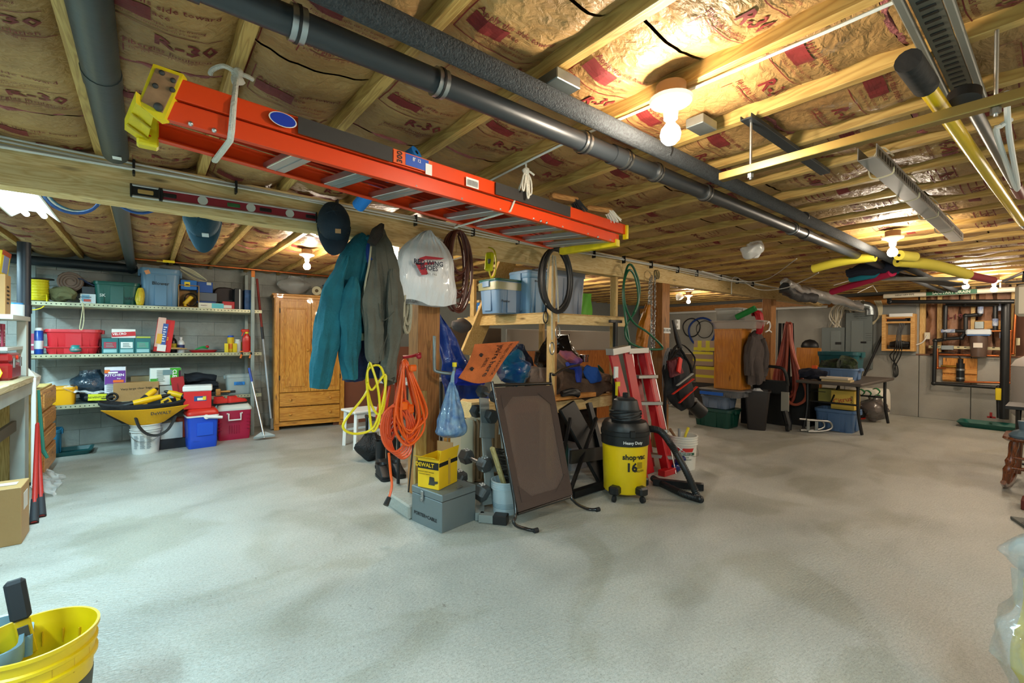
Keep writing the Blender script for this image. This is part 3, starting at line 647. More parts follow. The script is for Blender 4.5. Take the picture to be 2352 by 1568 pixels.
x,w_,h = B(550,576,752,804,Z2); sprayer('spray_bottle','red spray bottle near the right end of the middle shelf',(x,SY+.07,Z2),h/.265,'#c8221c','#d02a1c')
x,w_,h = B(555,580,748,790,Z2); solo('tape_roll','yellow coil of hose standing behind the red spray bottle','hose',MB().tube([(x+.07*math.cos(a),SY+.2,Z2+.09+.075*math.sin(a)) for a in [2*PI*i/24 for i in range(24)]],.016,8,closed=True),mt('#dcd21e',.4))
for i,px in enumerate((555,576)):
    p = at(px,808,y=SY-.03); t = thing('spring_clamp',('orange spring clamp hanging under middle shelf, left one','orange spring clamp hanging under middle shelf, right one')[i],'clamp',(p.x,p.y,p.z-.09),0,'orange clamps under the shelf')
    part('jaw', MB().bar((0,0,.09),(.01,0,.05),.03,.02), BLK, t); part('grip', MB().bar((0,0,.06),(-.015,0,.0),.03,.022,bv=.006), mt('#e0701e',.45), t); part('tip', MB().box((0,0,.095),(.045,.02,.018)), mt('#e0701e',.45), t)
# low shelf
p = at(130,860,y=SY+.2)
carton('flat_case','flat white panel box leaning on the low shelf',(p.x+.02,SY+.3,Z3+.12),.3,.34,.05,'#c2cfd4',rz=.5,tilt=Matrix.Rotation(.55,4,'X') @ Matrix.Rotation(-.25,4,'Y'))
x,w_,h = B(121,178,886,926,Z3); t = tote('yellow_crate','yellow plastic crate at the left of the low shelf',(x,SY+.12,Z3),w_,.24,h,'#e3a50e',ribs=False)
x,w_,h = B(160,247,850,922,Z3)
solo('plastic_sack','dark sack wrapped in shiny clear plastic on low shelf','bag',sack((x,SY+.28,Z3),w_*.52,.16,h,.55,8,amp=.03),mt('#1c3040',.25,bump=.9,bs=14,coat=.6))
solo('clear_bag','crumpled clear plastic bag draped over the yellow crate','bag',MB().grid(lambda u,v:tuple(V((x-.2+u*.34,SY-.0+v*.2,Z3+.2-.1*u-.08*(v-.5)**2))+noise.noise_vector(V((u*4,v*4,2)))*.05),24,14,.002),film(a=.38))
x,w_,h = B(198,265,898,922,Z3)
t = thing('folding_stool','folded black stool with a yellow marked strap on low shelf','stool',(x,SY+.05,Z3)); part('bundle', cloth_limb([(-w_/2,0,h*.5),(0,0,h*.55),(w_/2,0,h*.5)],[.02,.04,.04],[.04,.05,.05],3,amp=.008), BLKR, t); part('strap', MB().box((-.02,-.055,h*.55),(w_*.62,.004,h*.6),r=Matrix.Rotation(.03,4,'Y')), mt('#c8cf1e',.5), t, 0); text('ADVENTURE',.03,fm((-.02,-.058,h*.55),(0,-1,0)),INK,t)
part('strap_ring', MB().tube([(w_*.42+.05*math.cos(a),-.05,h*.5+.045*math.sin(a)) for a in [2*PI*i/16 for i in range(16)]],.012,8,closed=True), BLK, t)
x,w_,h = B(242,290,831,893,Z3)
carton('kitchen_bags_box','purple and white kitchen bags carton with number 13',(x,SY+.12,Z3+.085),w_,.16,h,'#d5d6de',prints=[('r','f',0,.25,.98,.5,'#6a2f8e'),('t','f',-.05,.42,'KITCHEN',.042,'#f4f4fa',0,.02),('t','f',.35,.18,'Bags',.02,'#f4f4fa'),('r','f',.3,-.02,.5,.09,'#d8641e'),('r','f',-.75,.7,.25,.12,'#dd6a1e'),('r','f',.45,-.75,.45,.42,'#5c2a80'),('t','f',.45,-.65,'13',.055,'#ffffff',0,.02),('l','f',-.4,-.45,.4,.3,5,'#8a8d96'),('r','f',-.2,.62,.45,.06,'#ebe6f0')])
x,w_,h = B(262,364,881,922,Z3)
carton('brown_parcel','long brown parcel marked Very large clear bags',(x,SY+.08,Z3),w_,.16,h,'#a8814e',m=mt('#a8814e',.5,bump=.4,bs=8,var=.15),prints=[('t','f',0,.35,'Very large clear bags',.036,'#16130e',.03,.004)])
x,w_,h = B(300,352,843,866,Z3)
carton('tan_box','plain tan carton behind the kitchen bags box',(x,SY+.28,Z3+.16),w_,.15,h,'#8a7a58'); carton('red_tray','black box with a red lid under the tan carton',(x+.01,SY+.27,Z3),w_*1.1,.2,.155,'#15191c',prints=[('r','f',0,.9,1,.1,'#b12a30')])
x,w_,h = B(344,414,828,866,Z3)
carton('clear_bags_box','white and green CLEAR bags carton lying on its side',(x,SY+.14,Z3+.175),w_,.17,h,'#dde6e0',rz=.05,prints=[('r','f',.62,0,.36,1,'#3aa820'),('t','f',.55,0,'CLEAR',.06,'#ffffff',-PI/2,.02),('r','f',-.75,-.6,.25,.4,'#3f9a2a'),('l','f',-.3,.1,.3,.7,8,'#8b968f'),('r','f',.1,.5,.3,.3,'#6f8d92'),('r','f',.9,.3,.08,.4,'#3a1030')])
x,w_,h = B(366,402,868,921,Z3); carton('grey_files','grey-white storage carton standing on the low shelf',(x,SY+.16,Z3),w_,.22,.165,'#b9c2ba',prints=[('r','f',0,0,1,.02,'#6d756f')])
x,w_,h = B(394,430,858,912,Z3); carton('drill_case','red metal case standing tilted beside the grey carton',(x,SY+.03,Z3+.008),w_*.8,.09,h*.85,'#b01d24',tilt=Matrix.Rotation(-.13,4,'Y'),prints=[('t','f',-.1,0,'HANSON',.025,'#5a0e12',-PI/2)])
x,w_,h = B(420,496,832,905,Z3)
t = thing('tool_bag_stack','two rolled black fabric bags stacked on the low shelf','bag',(x,SY+.24,Z3)); part('lower_roll', cloth_limb([(-w_*.5,0,.1),(0,0,.105),(w_*.55,0,.1)],[.07,.08,.075],[.13,.14,.12],5,amp=.02), mt('#161b22',.85,bump=.3), t); part('upper_roll', cloth_limb([(-w_*.45,0,.22),(0,0,.23),(w_*.5,0,.2)],[.07,.08,.06],[.1,.12,.08],6,amp=.015), mt('#141d28',.85,bump=.3), t)
t = thing('wood_mallet','wooden mallet lying at the front of the low shelf','mallet',V(at(505,912,y=SY+.02))); t.location.z = Z3; TM[t.name] = Matrix.Translation(t.location)
part('handle', MB().tube([(-.0,0,.05),(.12,-.0,.05)],[.012,.016],10), wood('#c98f48','#a87234','x'), t); part('head', MB().box((-.02,0,.045),(.055,.06,.09),b=.008), wood('#c98f48','#a87234','x'), t)
solo('hand_plane','black hand plane lying on the low shelf','tool',MB().bar(at(455,905,y=SY+.03)+V((0,0,.0)),at(540,898,y=SY+.06),.05,.03).ball(at(478,893,y=SY+.05),(.07,.03,.03)),mt('#25282c',.5))
x,w_,h = B(516,578,862,905,Z3); tote('parts_bin','clear plastic bin with blue tape label on low shelf',(x,SY+.17,Z3),w_,.28,h,'#b9c8c8',clear=True)
p = at(550,880,y=SY+.03); t = solo('tape_label','strip of blue tape with writing stuck on the clear bin','tape',MB().box(p,(.13,.002,.045)),mt('#1f7fd0',.6)); text('CORD',.024,fm(V((0,-.0016,.033)),(0,-1,0)),INK,t); text('ADAPTER',.02,fm(V((0,-.0016,.012)),(0,-1,0)),INK,t)
# ---- on the floor before the shelving
def cooler(name, label, loc, w_, d, h, c, lidc, rz=0, lid2=None):
    t = thing(name, label, 'cooler', loc, rz)
    part('body', MB().loft([rr(w_*.9,d*.9,.03,0),rr(w_*.92,d*.92,.035,.01),rr(w_*.96,d*.96,.035,h*.22),rr(w_*.93,d*.93,.03,h*.25),rr(w_,d,.035,h*.84)]), mt(c,.35), t)
    part('lid', MB().loft([rr(w_*1.03,d*1.03,.035,h*.84),rr(w_*1.04,d*1.04,.035,h*.87),rr(w_*1.03,d*1.03,.035,h*.9),rr(w_*.88,d*.88,.05,h*.99),rr(w_*.8,d*.8,.05,h)]), mt(lidc,.35,var=.08), t)
    return t
q0 = at(462,1030,z=0); x,w_,q_,h = pb(424,502,944,1030,q0.y+.05)
t = cooler('drinks_cooler','blue cooler with red lid and white swing handle',(x+.0,q0.y+.17,0),w_*.93,.3,h+.02,'#1749c4','#c9281c',.08)
part('rim', MB().loft([rr(w_*.97,.315,.035,h*.83),rr(w_*.98,.32,.035,h*.87)]), WHT, t); part('side_recess', MB().box((0.02,-.148,h*.5),(w_*.5,.01,h*.34),b=.004), mt('#1a54d2',.35), t)
part('handle', MB().tube([(.03,-.165,h*.83),(.2,-.17,h*.78)],[.022,.018],10).cyl((.03,-.15,h*.83),(.03,-.18,h*.83),.028), WHT, t); text('IGLOO',.02,fm((-w_*.2,-.152,h*.2),(0,-1,0)),mt('#1238a0',.4),t)
zc = h+.022; x,w_,q_,h = pb(418,489,894,947,q0.y+.05)
t = carton('lunch_cooler','small red cooler with white lid on the blue cooler',(x+.01,q0.y+.17,zc),w_*.9,.22,h*.76,'#d01a1a',rz=-.1,cat='cooler',prints=[('r','f',.2,.15,.45,.28,'#1c4a8c'),('r','f',.28,.1,.3,.14,'#e8e8d0'),('r','f',.5,.18,.12,.2,'#e5c81e')]); part('lid', MB().box((0,0,h*.87),(w_*.96,.24,h*.23),b=.01), WHT, t, 0)
q1 = at(540,1010,z=0); x,w_,q_,h = pb(499,578,934,1014,q1.y+.02)
t = cooler('ice_chest','wine-red ice chest with white lid and folding handle',(x,q1.y+.17,0),w_,.3,h,'#a81440','#d3dcd8',-.02)
for i in range(5):
    part('rib', MB().box((-w_*.14+i*w_*.07,-.148,h*.3),(.008,.012,h*.25),b=.002), mt('#a81440',.35), t, 0)
    for s in (-1,1): part('rib', MB().box((s*w_*.42,-.15,h*(.3+.1*i)),(w_*.12,.012,.006),b=.002), mt('#a81440',.35), t, 0)
part('handle', MB().tube([(-.09,-.165,h*.76),(-.07,-.17,h*.76),(-.07,-.185,h*.58),(.07,-.185,h*.58),(.07,-.17,h*.76),(.09,-.165,h*.76)],.012,8), WHT, t)
def shoe(t, loc, rz, s, c, sole):
    M = Matrix.Translation(V(loc)) @ Matrix.Rotation(rz,4,'Z')
    up = [rr(.26*s,.095*s,.045*s,.02*s,5),rr(.265*s,.1*s,.045*s,.04*s,5),rr(.24*s,.085*s,.04*s,.065*s,5,-.01*s),rr(.13*s,.075*s,.035*s,.09*s,5,-.06*s),rr(.11*s,.07*s,.03*s,.12*s,5,-.07*s)]
    part('upper', MB().loft(up,M=M), mt(c,.6,bump=.2), t); part('sole', MB().loft([rr(.27*s,.1*s,.045*s,0,5),rr(.28*s,.105*s,.047*s,.012*s,5),rr(.275*s,.102*s,.047*s,.024*s,5)],M=M), mt(sole,.6), t)
    part('opening', MB().loft([rr(.09*s,.055*s,.025*s,.115*s,5,-.07*s),rr(.095*s,.06*s,.026*s,.123*s,5,-.07*s)],M=M), BLKR, t)
for i,(dx,r_) in enumerate(((-.11,.7),(.04,.9))):
    t = thing('running_shoe',('red running shoe on the ice chest, left of the pair','red running shoe on the ice chest, right of the pair')[i],'shoe',(x+dx,q1.y+.14,h+.001),0,'red running shoes'); shoe(t,(0,0,0),r_*.5-.2,.95,'#d2241c','#15191a')
q2 = at(334,1044,z=0); x,w_,q_,h = pb(297,371,975,1043,q2.y+.02)
t = bucket('paint_bucket','white paint bucket with printed text under the yellow tool bag',(x,q2.y+.15,0),w_/2,h,'#d3d6d4',rings=2)
for u in (-.9,-.25,.35):
    mb = MB(); rr_ = rnd(int(u*10)+20)
    for i in range(13):
        a0 = -PI/2+u*.75-.2; a1 = a0+.4*rr_.uniform(.6,1); z = h*(.62-.035*i)
        mb.add([V(((w_/2*.953)*math.cos(a),(w_/2*.953)*math.sin(a),zz)) for a,zz in ((a0,z),((a0+a1)/2,z),(a1,z),(a1,z+.005),((a0+a1)/2,z+.005),(a0,z+.005))],[(0,1,4,5),(1,2,3,4)])
    part('fine_print', mb, mt('#6d7a82',.6), t, 0)
# open tool bag
cx_, cy_, zb = x+.01, q2.y+.17, h+.0
t = thing('tool_bag','open black and yellow DeWALT bag full of yellow power tools'.replace('DeWALT ','tool '),'bag',(cx_,cy_,zb))
def bagring(z, w0, d0, sag=0): return [V((w0*math.copysign(abs(math.cos(a))**.7,math.cos(a)),d0*math.sin(a),z-sag*math.cos(2*a)*.5+.0)) for a in [2*PI*i/32 for i in range(32)]]
BW = .44
part('shell', MB().loft([bagring(0,.16,.1),bagring(.02,.22,.13),bagring(.12,.36,.19),bagring(.25,BW,.22,-.05),bagring(.27,BW*.98,.21,-.05),bagring(.13,.33,.16),bagring(.08,.2,.1)]).jit(.012,9), mt('#17191d',.9,bump=.3), t)
part('yellow_panel', MB().grid(lambda u,v:((u-.5)*2*(.16+.24*v),-(.125+.115*v)-.02+.06*abs(u-.5)**2*4*.75,.01+.2*v-.02*math.cos((u-.5)*3)),16,5,.006), mt('#e5a90e',.6,bump=.1), t)
text('DeWALT',.048,fm((.13,-.243,.135),(.05,-1,.3)),INK,t,.02)
part('handle_strap', MB().tube([(-.1,-.2,.1),(-.07,-.24,.0),(0,-.25,-.09),(.1,-.25,-.12),(.2,-.24,-.06),(.27,-.2,.08)],.018,8,sub=5,fl=.3), BLKR, t)
YT = mt('#e8b60c',.4); 
def drill(label, loc, rz, ry, L=.2):
    t = thing('power_tool',label,'tool',loc,rz,'yellow power tools in the bag'); M = Matrix.Rotation(ry,4,'Y')
    part('housing', MB().tube([(-L/2,0,.02),(0,0,.02),(L*.35,0,.02)],[.032,.038,.03],12,M=M).bar((-.03,0,0),(-.05,0,-.07),.03,.045,bv=.01,M=None), YT, t)
    part('nose', MB().tube([(L*.35,0,.02),(L*.5,0,.02),(L*.6,0,.02)],[.024,.02,.008],12,M=M), BLK, t); part('grip', MB().tube([(-L*.75,0,.02),(-L*.4,0,.02)],[.03,.034],12,M=M), BLK, t)
drill('yellow and black grinder lying across the open tool bag',(cx_+.02,cy_-.03,zb+.26),.05,-.22,.36)
drill('yellow drill standing behind the grinder in the bag',(cx_+.05,cy_+.08,zb+.33),.6,-.6,.16)
drill('yellow and black saw at the right of the bag',(cx_+.27,cy_+.06,zb+.3),2.6,-.3,.22)
for i,(dx,dz,a) in enumerate(((.0,.16,.1),(.14,.17,.6),(.2,.22,-.5))): carton('battery_pack',('yellow battery pack at the front of the bag','yellow battery pack tilted beside the first one','yellow battery pack below the saw')[i],(cx_+dx,cy_-.09,zb+dz),.09,.05,.07,'#e8b60c',rz=.1,cat='battery',group='battery packs in the tool bag',tilt=Matrix.Rotation(a,4,'Y'),prints=[('r','f',0,.2,.6,.4,'#1a1a1a')])
carton('white_box','white cardboard box behind the paint bucket',(x+.25,q2.y+.3,0.12),.22,.2,.2,'#b9c0c0'); carton('navy_box','dark navy box under the white one by the bucket',(x+.26,q2.y+.3,0),.3,.24,.118,'#10161f'); solo('orange_tube','orange rounded case standing left of the blue cooler','case',MB().loft([rr(.1,.16,.04,0,cx=at(415,1000,y=7.05).x,cy=7.1),rr(.1,.16,.04,.36,cx=at(415,1000,y=7.05).x,cy=7.1)]),mt('#a8421c',.5))
p = at(128,1050,z=0); tote('small_bin','light blue plastic bin on the floor behind the drawers',(p.x-.1,p.y+.2,0),.26,.26,.3,'#2a86b4')
t = solo('paint_tray','dark teal plastic tray lying on the floor by the wall','tray',MB().loft([rr(.4,.3,.03,0),rr(.46,.36,.03,.05),rr(.43,.33,.03,.05),rr(.38,.28,.03,.01)]).xf(Matrix.Translation((at(155,1040,z=0).x,7.4,0))),mt('#0e4a4c',.4))
# squeegee and extension pole
def pole(name, label, a, b, r, m, cat='pole', extra=None):
    a = V(a); b = V(b); t = thing(name, label, cat, a); part('shaft', MB().cyl((0,0,0),b-a,r), m, t); return t
a = at(607,1005,z=0.03); b = at(572,845,y=7.18)
t = pole('floor_squeegee','floor squeegee with silver pole leaning on the shelving upright',a,b,.012,ALU,'squeegee'); part('blade_head', MB().prism([(-.13,0),(.13,0),(.03,.09),(-.03,.09)],.03,M=Matrix.Rotation(.5,4,'X')), mt('#aeb8ba',.4), t); part('grip', MB().cyl((b-a)*.8,(b-a),.016), mt('#2648a0',.5), t)
a = at(625,985,z=0.02); b = at(590,640,y=7.6); t = pole('extension_pole','long white and red extension pole leaning beside the pine wardrobe',a,b,.013,mt('#c3cfdc',.4)); part('red_section', MB().cyl((b-a)*.68,(b-a),.016), mt('#8e2820',.5), t); part('collar', MB().cyl((b-a)*.6,(b-a)*.68,.02), mt('#30343c',.5), t); part('foot', MB().box((0,0,.08),(.05,.04,.16)), STEEL, t, 0)
# ---- pine wardrobe
PINE = wood('#d99a3e','#b8721f','z',.9,.35,coat=.3); PINEX = wood('#d99a3e','#b8721f','x',.9,.35,coat=.3)
WW,WD,WH = 1.0,.5,2.03
wloc = at(629,990,z=0); wd = thing('wardrobe','tall orange pine wardrobe with two doors and two drawers','wardrobe',(wloc.x,wloc.y+.02,0),-.14)
part('carcass', MB().box((WW/2,WD/2+.02,WH/2+.03),(WW,WD,WH-.08)), PINE, wd, 0)
part('cornice', MB().box((WW/2,WD/2,WH-.005),(WW+.06,WD+.06,.03),b=.01).box((WW/2,WD/2+.01,WH-.04),(WW+.02,WD+.03,.04)), PINEX, wd, 0)
part('plinth', MB().box((WW/2,.03,.09),(WW,.05,.07)), PINEX, wd, 0)
for s in (.04,WW-.04): part('foot', MB().box((s,.05,.03),(.07,.07,.058)), PINE, wd, 0); part('frame_stile', MB().box((s,.0,WH/2+.03),(.06,.05,WH-.14)), PINE, wd, 0)
for i in (0,1):
    x0 = .075+i*.427; xc = x0+.212; zc_ = 1.25; dh = 1.37-.0
    d_ = part('door', MB().box((xc,-.012,zc_+.0),(.42,.03,dh)), PINE, wd, 0)
    part('door_panel', MB().box((xc,-.03,zc_-.02),(.27,.02,dh-.2),b=.012), PINE, d_, 0)
    for s in (-1,1): part('moulding', MB().box((xc+s*.155,-.028,zc_-.02),(.012,.014,dh-.18)), PINE, d_, 0); part('moulding', MB().box((xc,-.028,zc_-.02+s*(dh/2-.085)),(.32,.014,.012)), PINE, d_, 0)
    part('knob', MB().ball((xc+(.17 if i == 0 else -.17),-.05,1.2),.022), PINE, d_); 
    for z in (1.75,.75): part('hinge', MB().cyl((xc+(-.213 if i == 0 else .213),-.03,z),(xc+(-.213 if i == 0 else .213),-.03,z+.07),.008), BLK, d_)
for z,hh in ((.455,.2),(.235,.2)):
    d_ = part('drawer', MB().box((.5,-.012,z),(.85,.03,hh),b=.006), PINEX, wd, 0)
    for s in (-1,1): part('knob', MB().ball((.5+s*.28,-.045,z),.022), PINE, d_)
def onward(px, py, yy=7.35): return at(px,py,z=WH+.012)
Mw = TM[wd.name]
solo('clear_bag','peaked clear plastic bag standing on the pine wardrobe','bag',sack(Mw @ V((.28,.25,WH+.012)),.24,.16,.3,.28,3,amp=.02),film('#cfd4d4',.45))
t = thing('paper_roll','cream roll of paper lying on top of the wardrobe','roll',Mw @ V((.62,.12,WH+.012)),-.5); part('roll', MB().lathe([(.025,0),(.07,0),(.07,.34),(.025,.34)],M=Matrix.Translation((0,-.1,.072)) @ Matrix.Rotation(-PI/2,4,'X')), mt('#cdc5a4',.6), t); part('core', MB().lathe([(.022,-.001),(.026,-.002),(.026,.34),(.022,.341)],M=Matrix.Translation((0,-.102,.072)) @ Matrix.Rotation(-PI/2,4,'X')), mt('#6b5a40',.8), t)
tote('storage_tote','blue-grey plastic tote lying on the wardrobe behind the jackets',Mw @ V((.95,.24,WH+.012)),.45,.34,.2,'#4a6486',lid='#4a6486')
# brown wall panel, white stool and desk behind the cords
PB = mt('#7d4a34',.6,var=.15,vs=2)
ps = at(800,960,z=0); solo('tall_board','tall reddish brown board standing right of the wardrobe','board',MB().box((3.1,7.35,.62),(1.6,.04,1.24)),PB)
q = at(820,1030,z=0)
t = thing('white_stool','small white wooden stool behind the hanging yellow cord','stool',(2.18,5.75,0),.1)
part('seat', MB().box((0,0,.46),(.42,.4,.03),b=.008), WHT, t, 0)
for sx in (-1,1):
    for sy in (-1,1): part('leg', MB().bar((sx*.18,sy*.16,0),(sx*.165,sy*.15,.45),.04,.04), WHT, t, 0)
    part('stretcher', MB().box((0,sx*.155,.2),(.32,.02,.03)), WHT, t, 0); part('apron', MB().box((0,sx*.165,.41),(.34,.02,.06)), WHT, t, 0)
t = thing('side_table','grey topped table edge seen behind the orange cords','table',(2.62,5.2,0),.35); part('tabletop', MB().box((0,0,.86),(.75,.5,.035),b=.006), mt('#a9aeb0',.5), t, 0)
for sx in (-1,1):
    for sy in (-1,1): part('leg', MB().cyl((sx*.3,sy*.2,0),(sx*.3,sy*.2,.845),.017), BLK, t)
# ================================================================ WORKBENCH SIDE
GW = mt('#9aa09a',.7,var=.15,vs=5); BT = wood('#c5b795','#a8976e','y',.7)
bn = thing('workbench','heavy grey painted workbench with plywood top on the left','bench',(-1.15,4.6,0))
part('top', MB().box((-1.15,4.5,1.0),(.72,2.7,.05),b=.004), BT, bn, 0, w=True)
part('apron', MB().box((-.815,4.5,.92),(.035,2.66,.1)), GW, bn, 0, w=True)
for y in (5.72,3.3):
    part('leg', MB().box((-.86,y,.45),(.09,.16,.9)), GW, bn, 0, w=True); part('leg', MB().box((-1.42,y,.45),(.09,.16,.9)), GW, bn, 0, w=True)
part('lower_rail', MB().box((-.88,4.5,.62),(.03,2.4,.09)), mt('#4c4a3e',.7), bn, 0, w=True)
part('back_panel', MB().box((-1.2,4.5,.42),(.03,2.4,.8)), wood('#b58a4c','#94682f','z'), bn, 0, w=True)
part('end_strip', MB().box((-.79,5.84,.52),(.03,.03,.98)), WHT, bn, 0, w=True)
DR = wood('#cf9a58','#a8703a','y',.8,.4); dw = thing('drawer_cabinet','narrow wooden cabinet of four drawers past the workbench end','cabinet',(-.95,6.42,0))
part('carcass', MB().box((-1.0,6.42,.46),(.42,.86,.84)), wood('#c9b070','#a88e4c','z'), dw, 0, w=True)
part('kick_base', MB().box((-1.02,6.42,.02),(.36,.8,.036)), BLK, dw, 0, w=True)
for z,hh in ((.77,.19),(.565,.17),(.38,.16),(.17,.22)):
    d_ = part('drawer', MB().box((-.775,6.42,z),(.03,.82,hh),b=.01), DR, dw, 0, w=True)
    part('raised_panel', MB().box((-.757,6.42,z),(.012,.7,hh-.06),b=.005), DR, d_, 0, w=True)
t = solo('white_rag','crumpled white cloth on top of the drawer cabinet','cloth',sack((-.88,6.15,.885),.1,.14,.2,.45,6,amp=.05),mt('#d8d4c8',.8,bump=.2))
# on the bench
t = thing('tool_case','red plastic tool case with chrome latches at the bench end','toolbox',(-1.0,5.55,1.026)); part('base', MB().box((0,0,.07),(.3,.36,.14),b=.02), mt('#8e1a1c',.3,coat=.3), t, 0); part('lid', MB().box((0,0,.18),(.3,.36,.075),b=.02), mt('#8e1a1c',.3,coat=.3), t, 0)
for y in (-.12,.12): part('latch', MB().box((.155,y,.14),(.012,.03,.08)), STEEL, t, 0)
part('badge', MB().ball((.152,.0,.18),(.008,.025,.02)), mt('#d63a20',.4), t)
t = thing('jumper_coil','bright yellow plastic hose coils at the bench corner','hose',(-.93,5.1,1.026)); 
for k in range(6): part('coil', MB().tube([(.06*math.sin(a)*.3+.0,-.16+k*.065+.025*math.cos(a),.068+.055*math.sin(a)) for a in [2*PI*i/20 for i in range(20)]],.013,8,closed=True), mt('#e9d616',.4), t)
part('spring_core', MB().tube([(-.02+.05*math.cos(i*.7),-.25+i*.013,.062+.05*math.sin(i*.7)) for i in range(40)],.01,8), mt('#e9d616',.4), t)
carton('small_red_box','small bright red box behind the yellow hose coils',(-1.05,5.22,1.026),.14,.1,.14,'#d8301c')
sprayer('spray_bottle','white spray bottle with yellow trigger on the bench shelf',(-1.06,5.85,1.3),.75,'#cdd3cf','#e2b81e')
t = thing('wall_shelf','white wooden shelf unit standing on the back of the bench','shelf',(-1.25,5.6,0))
part('board', MB().box((-1.12,5.7,1.54),(.56,.7,.04)), mt('#b9b8ae',.7), t, 0, w=True); part('board', MB().box((-1.12,5.7,1.28),(.5,.7,.03)), mt('#b9b8ae',.7), t, 0, w=True)
part('upright', MB().box((-.88,5.98,1.27),(.06,.09,.5)), mt('#b9b8ae',.7), t, 0, w=True); part('upright', MB().box((-1.35,5.98,1.27),(.06,.09,.5)), mt('#b9b8ae',.7), t, 0, w=True); part('bench_rest', MB().box((-1.1,5.98,1.0),(.5,.09,.06)), mt('#b9b8ae',.7), t, 0, w=True)
for i,(y,c) in enumerate(((5.45,'#7a2630'),(5.6,'#a33b55'))): carton('chemical_tin',('dark red tin with white words under the white shelf','pinkish red tin next to the dark red one')[i],(-.98,y,1.296),.1,.1,.19,c,prints=[('t','r',0,.4,'DRIVE',.02,'#e8e0e0'),('t','r',0,.1,'7-24',.018,'#e8e0e0'),('l','r',0,-.4,.7,.3,4,'#cfc0c0')])
t = carton('tall_carton','brown carton standing on the white shelf by the black pipe',(-.99,5.68,1.561),.14,.2,.34,'#b98f5a',prints=[('l','r',0,0,.5,.5,5,'#3c2c1c')])
carton('display_box','yellow carton with a picture leaning on the brown one',(-1.0,5.7,1.902),.1,.3,.2,'#dfc21e',tilt=Matrix.Rotation(.1,4,'Y'),prints=[('r','r',.1,0,.6,.8,'#8d93b0'),('r','r',0,.85,1,.2,'#b5502a')])
bottle('plastic_tub','clear tub with blue lid beside the tall carton',(-.9,5.9,1.561),.045,.12,'#cfd8dc','#2a86c0',cat='tub')
solo('brown_board','dark brown upright cabinet side at the left edge of the room','board',MB().box((-1.07,5.1,1.9),(.3,.5,1.0)),wood('#7d4a26','#5c3014','z'))
# long handled cutters, scraper
for i,(a,b) in enumerate(((at(78,1203,z=.0),V((-.74,5.62,.62))),(at(96,1188,z=.0),V((-.745,5.68,.62))))):
    t = thing('bolt_cutter_arm',('red bolt cutter handle leaning on the bench, nearer arm','red bolt cutter handle leaning on the bench, farther arm')[i],'tool',a,0,'bolt cutter arms'); d_ = b-a
    part('arm', MB().tube([(0,0,.01),d_],[.018,.012],12), mt('#a5241e',.45), t); part('grip', MB().tube([(0,0,.01),d_*.22],[.026,.021],12), mt('#20242a',.7), t)
solo('scraper','green handled scraper leaning between bench and drawers','tool',MB().tube([(-.7,5.82,.28),(-.735,5.84,.36),(-.76,5.84,.9)],[.012,.018,.01],8),mt('#1f6a5a',.5))
# open-top shipping carton by the bench
t = carton('shipping_carton','brown cardboard carton on the floor before the workbench',(-1.02,4.52,0),.74,.26,.38,'#b08f5e',rz=.0,prints=[('R','r',0,.4,.5,.3,'#d8d8d4',0),('r','t',0,0,.9,.3,'#c9c4b4')]); text('( /',.2,fm((.18,-.1315,.15),(0,-1,0)),INK,t)
solo('clear_bag','crumpled clear plastic on the floor under the drawers','bag',MB().grid(lambda u,v:tuple(V((-.76+v*.14,5.5+u*.7,.1*(1-v)+.01))+noise.noise_vector(V((u*9,v*4,2)))*.03),30,8,.002),film(a=.3))
# ================================================================ CEILING-HUNG THINGS
ROPE = mt('#dcd8cc',.9,bump=.5,bs=120); FOAM = mt('#3b3f42',.95,bump=.5,bs=150,var=.5,vs=90); PVC = mt('#2b3034',.4,bump=.03)
GP = mt('#3a4344',.45,bump=.05)
t = thing('foam_pipe','thick grey foam-covered pipe running the length of the ceiling','pipe',(4.5,1.21,2.29))
part('insulation', MB().cyl((-5.5,0,0),(6.6,0,-.02),.036,n=16), FOAM, t)
for px in (1850,1530,2010): q = at(px,100,y=1.21); part('tie', MB().cyl((q.x*1-4.5,0,0),(q.x-4.49,0,0),.039,n=16), BLK, t)
t = thing('drain_pipe','black plastic pipe with silver clamps beside the foam-covered pipe','pipe',(4,1.37,2.275))
xs_ = [-4.9,-3.95,-2.25,.2,2.7,6.9]
for i in range(len(xs_)-1): part('pipe_section', MB().cyl((xs_[i],0,0),(xs_[i+1],0,-.0),.04,n=16), PVC, t); part('coupling', MB().cyl((xs_[i+1]-.05,0,0),(xs_[i+1]+.05,0,0),.046,n=16), PVC, t)
for p_ in ((685,50),(1015,185),(1355,320),(1450,360),(1530,387),(1640,437),(1850,520)):
    q = at(*p_,z=2.275); c_ = part('clamp', MB().cyl((q.x-4.0-.02,0,0),(q.x-4.0+.02,0,0),.048,n=16), STEEL, t); part('clamp_band', MB().cyl((q.x-4.004,0,0),(q.x-3.996,0,0),.051,n=16), BLK, c_)
t = thing('grey_pipe','grey plastic pipe between the leftmost joists, near half','pipe',(-.13,.4,2.345)); part('pipe_section', MB().cyl((0,-2.2,0),(0,1.85,0),.055,n=18), GP, t); part('pipe_section', MB().cyl((0,1.88,0),(0,2.73,0),.055,n=18), GP, t); part('coupling', MB().cyl((0,1.78,0),(0,1.88,0),.058,n=18), GP, t); part('sticker', rect(.05,.035,fm((0.01,2.62,-.0555),(0,0,-1),(1,0,0))), WHT, t, 0)
t = thing('grey_pipe','grey plastic pipe continuing beyond the beam to the block wall','pipe',(-.15,5.4,2.33)); part('pipe_section', MB().cyl((0,-1.95,0),(-.02,2.2,0),.05,n=18), GP, t)
q = at(388,588,y=7.1); z_ = 2.33
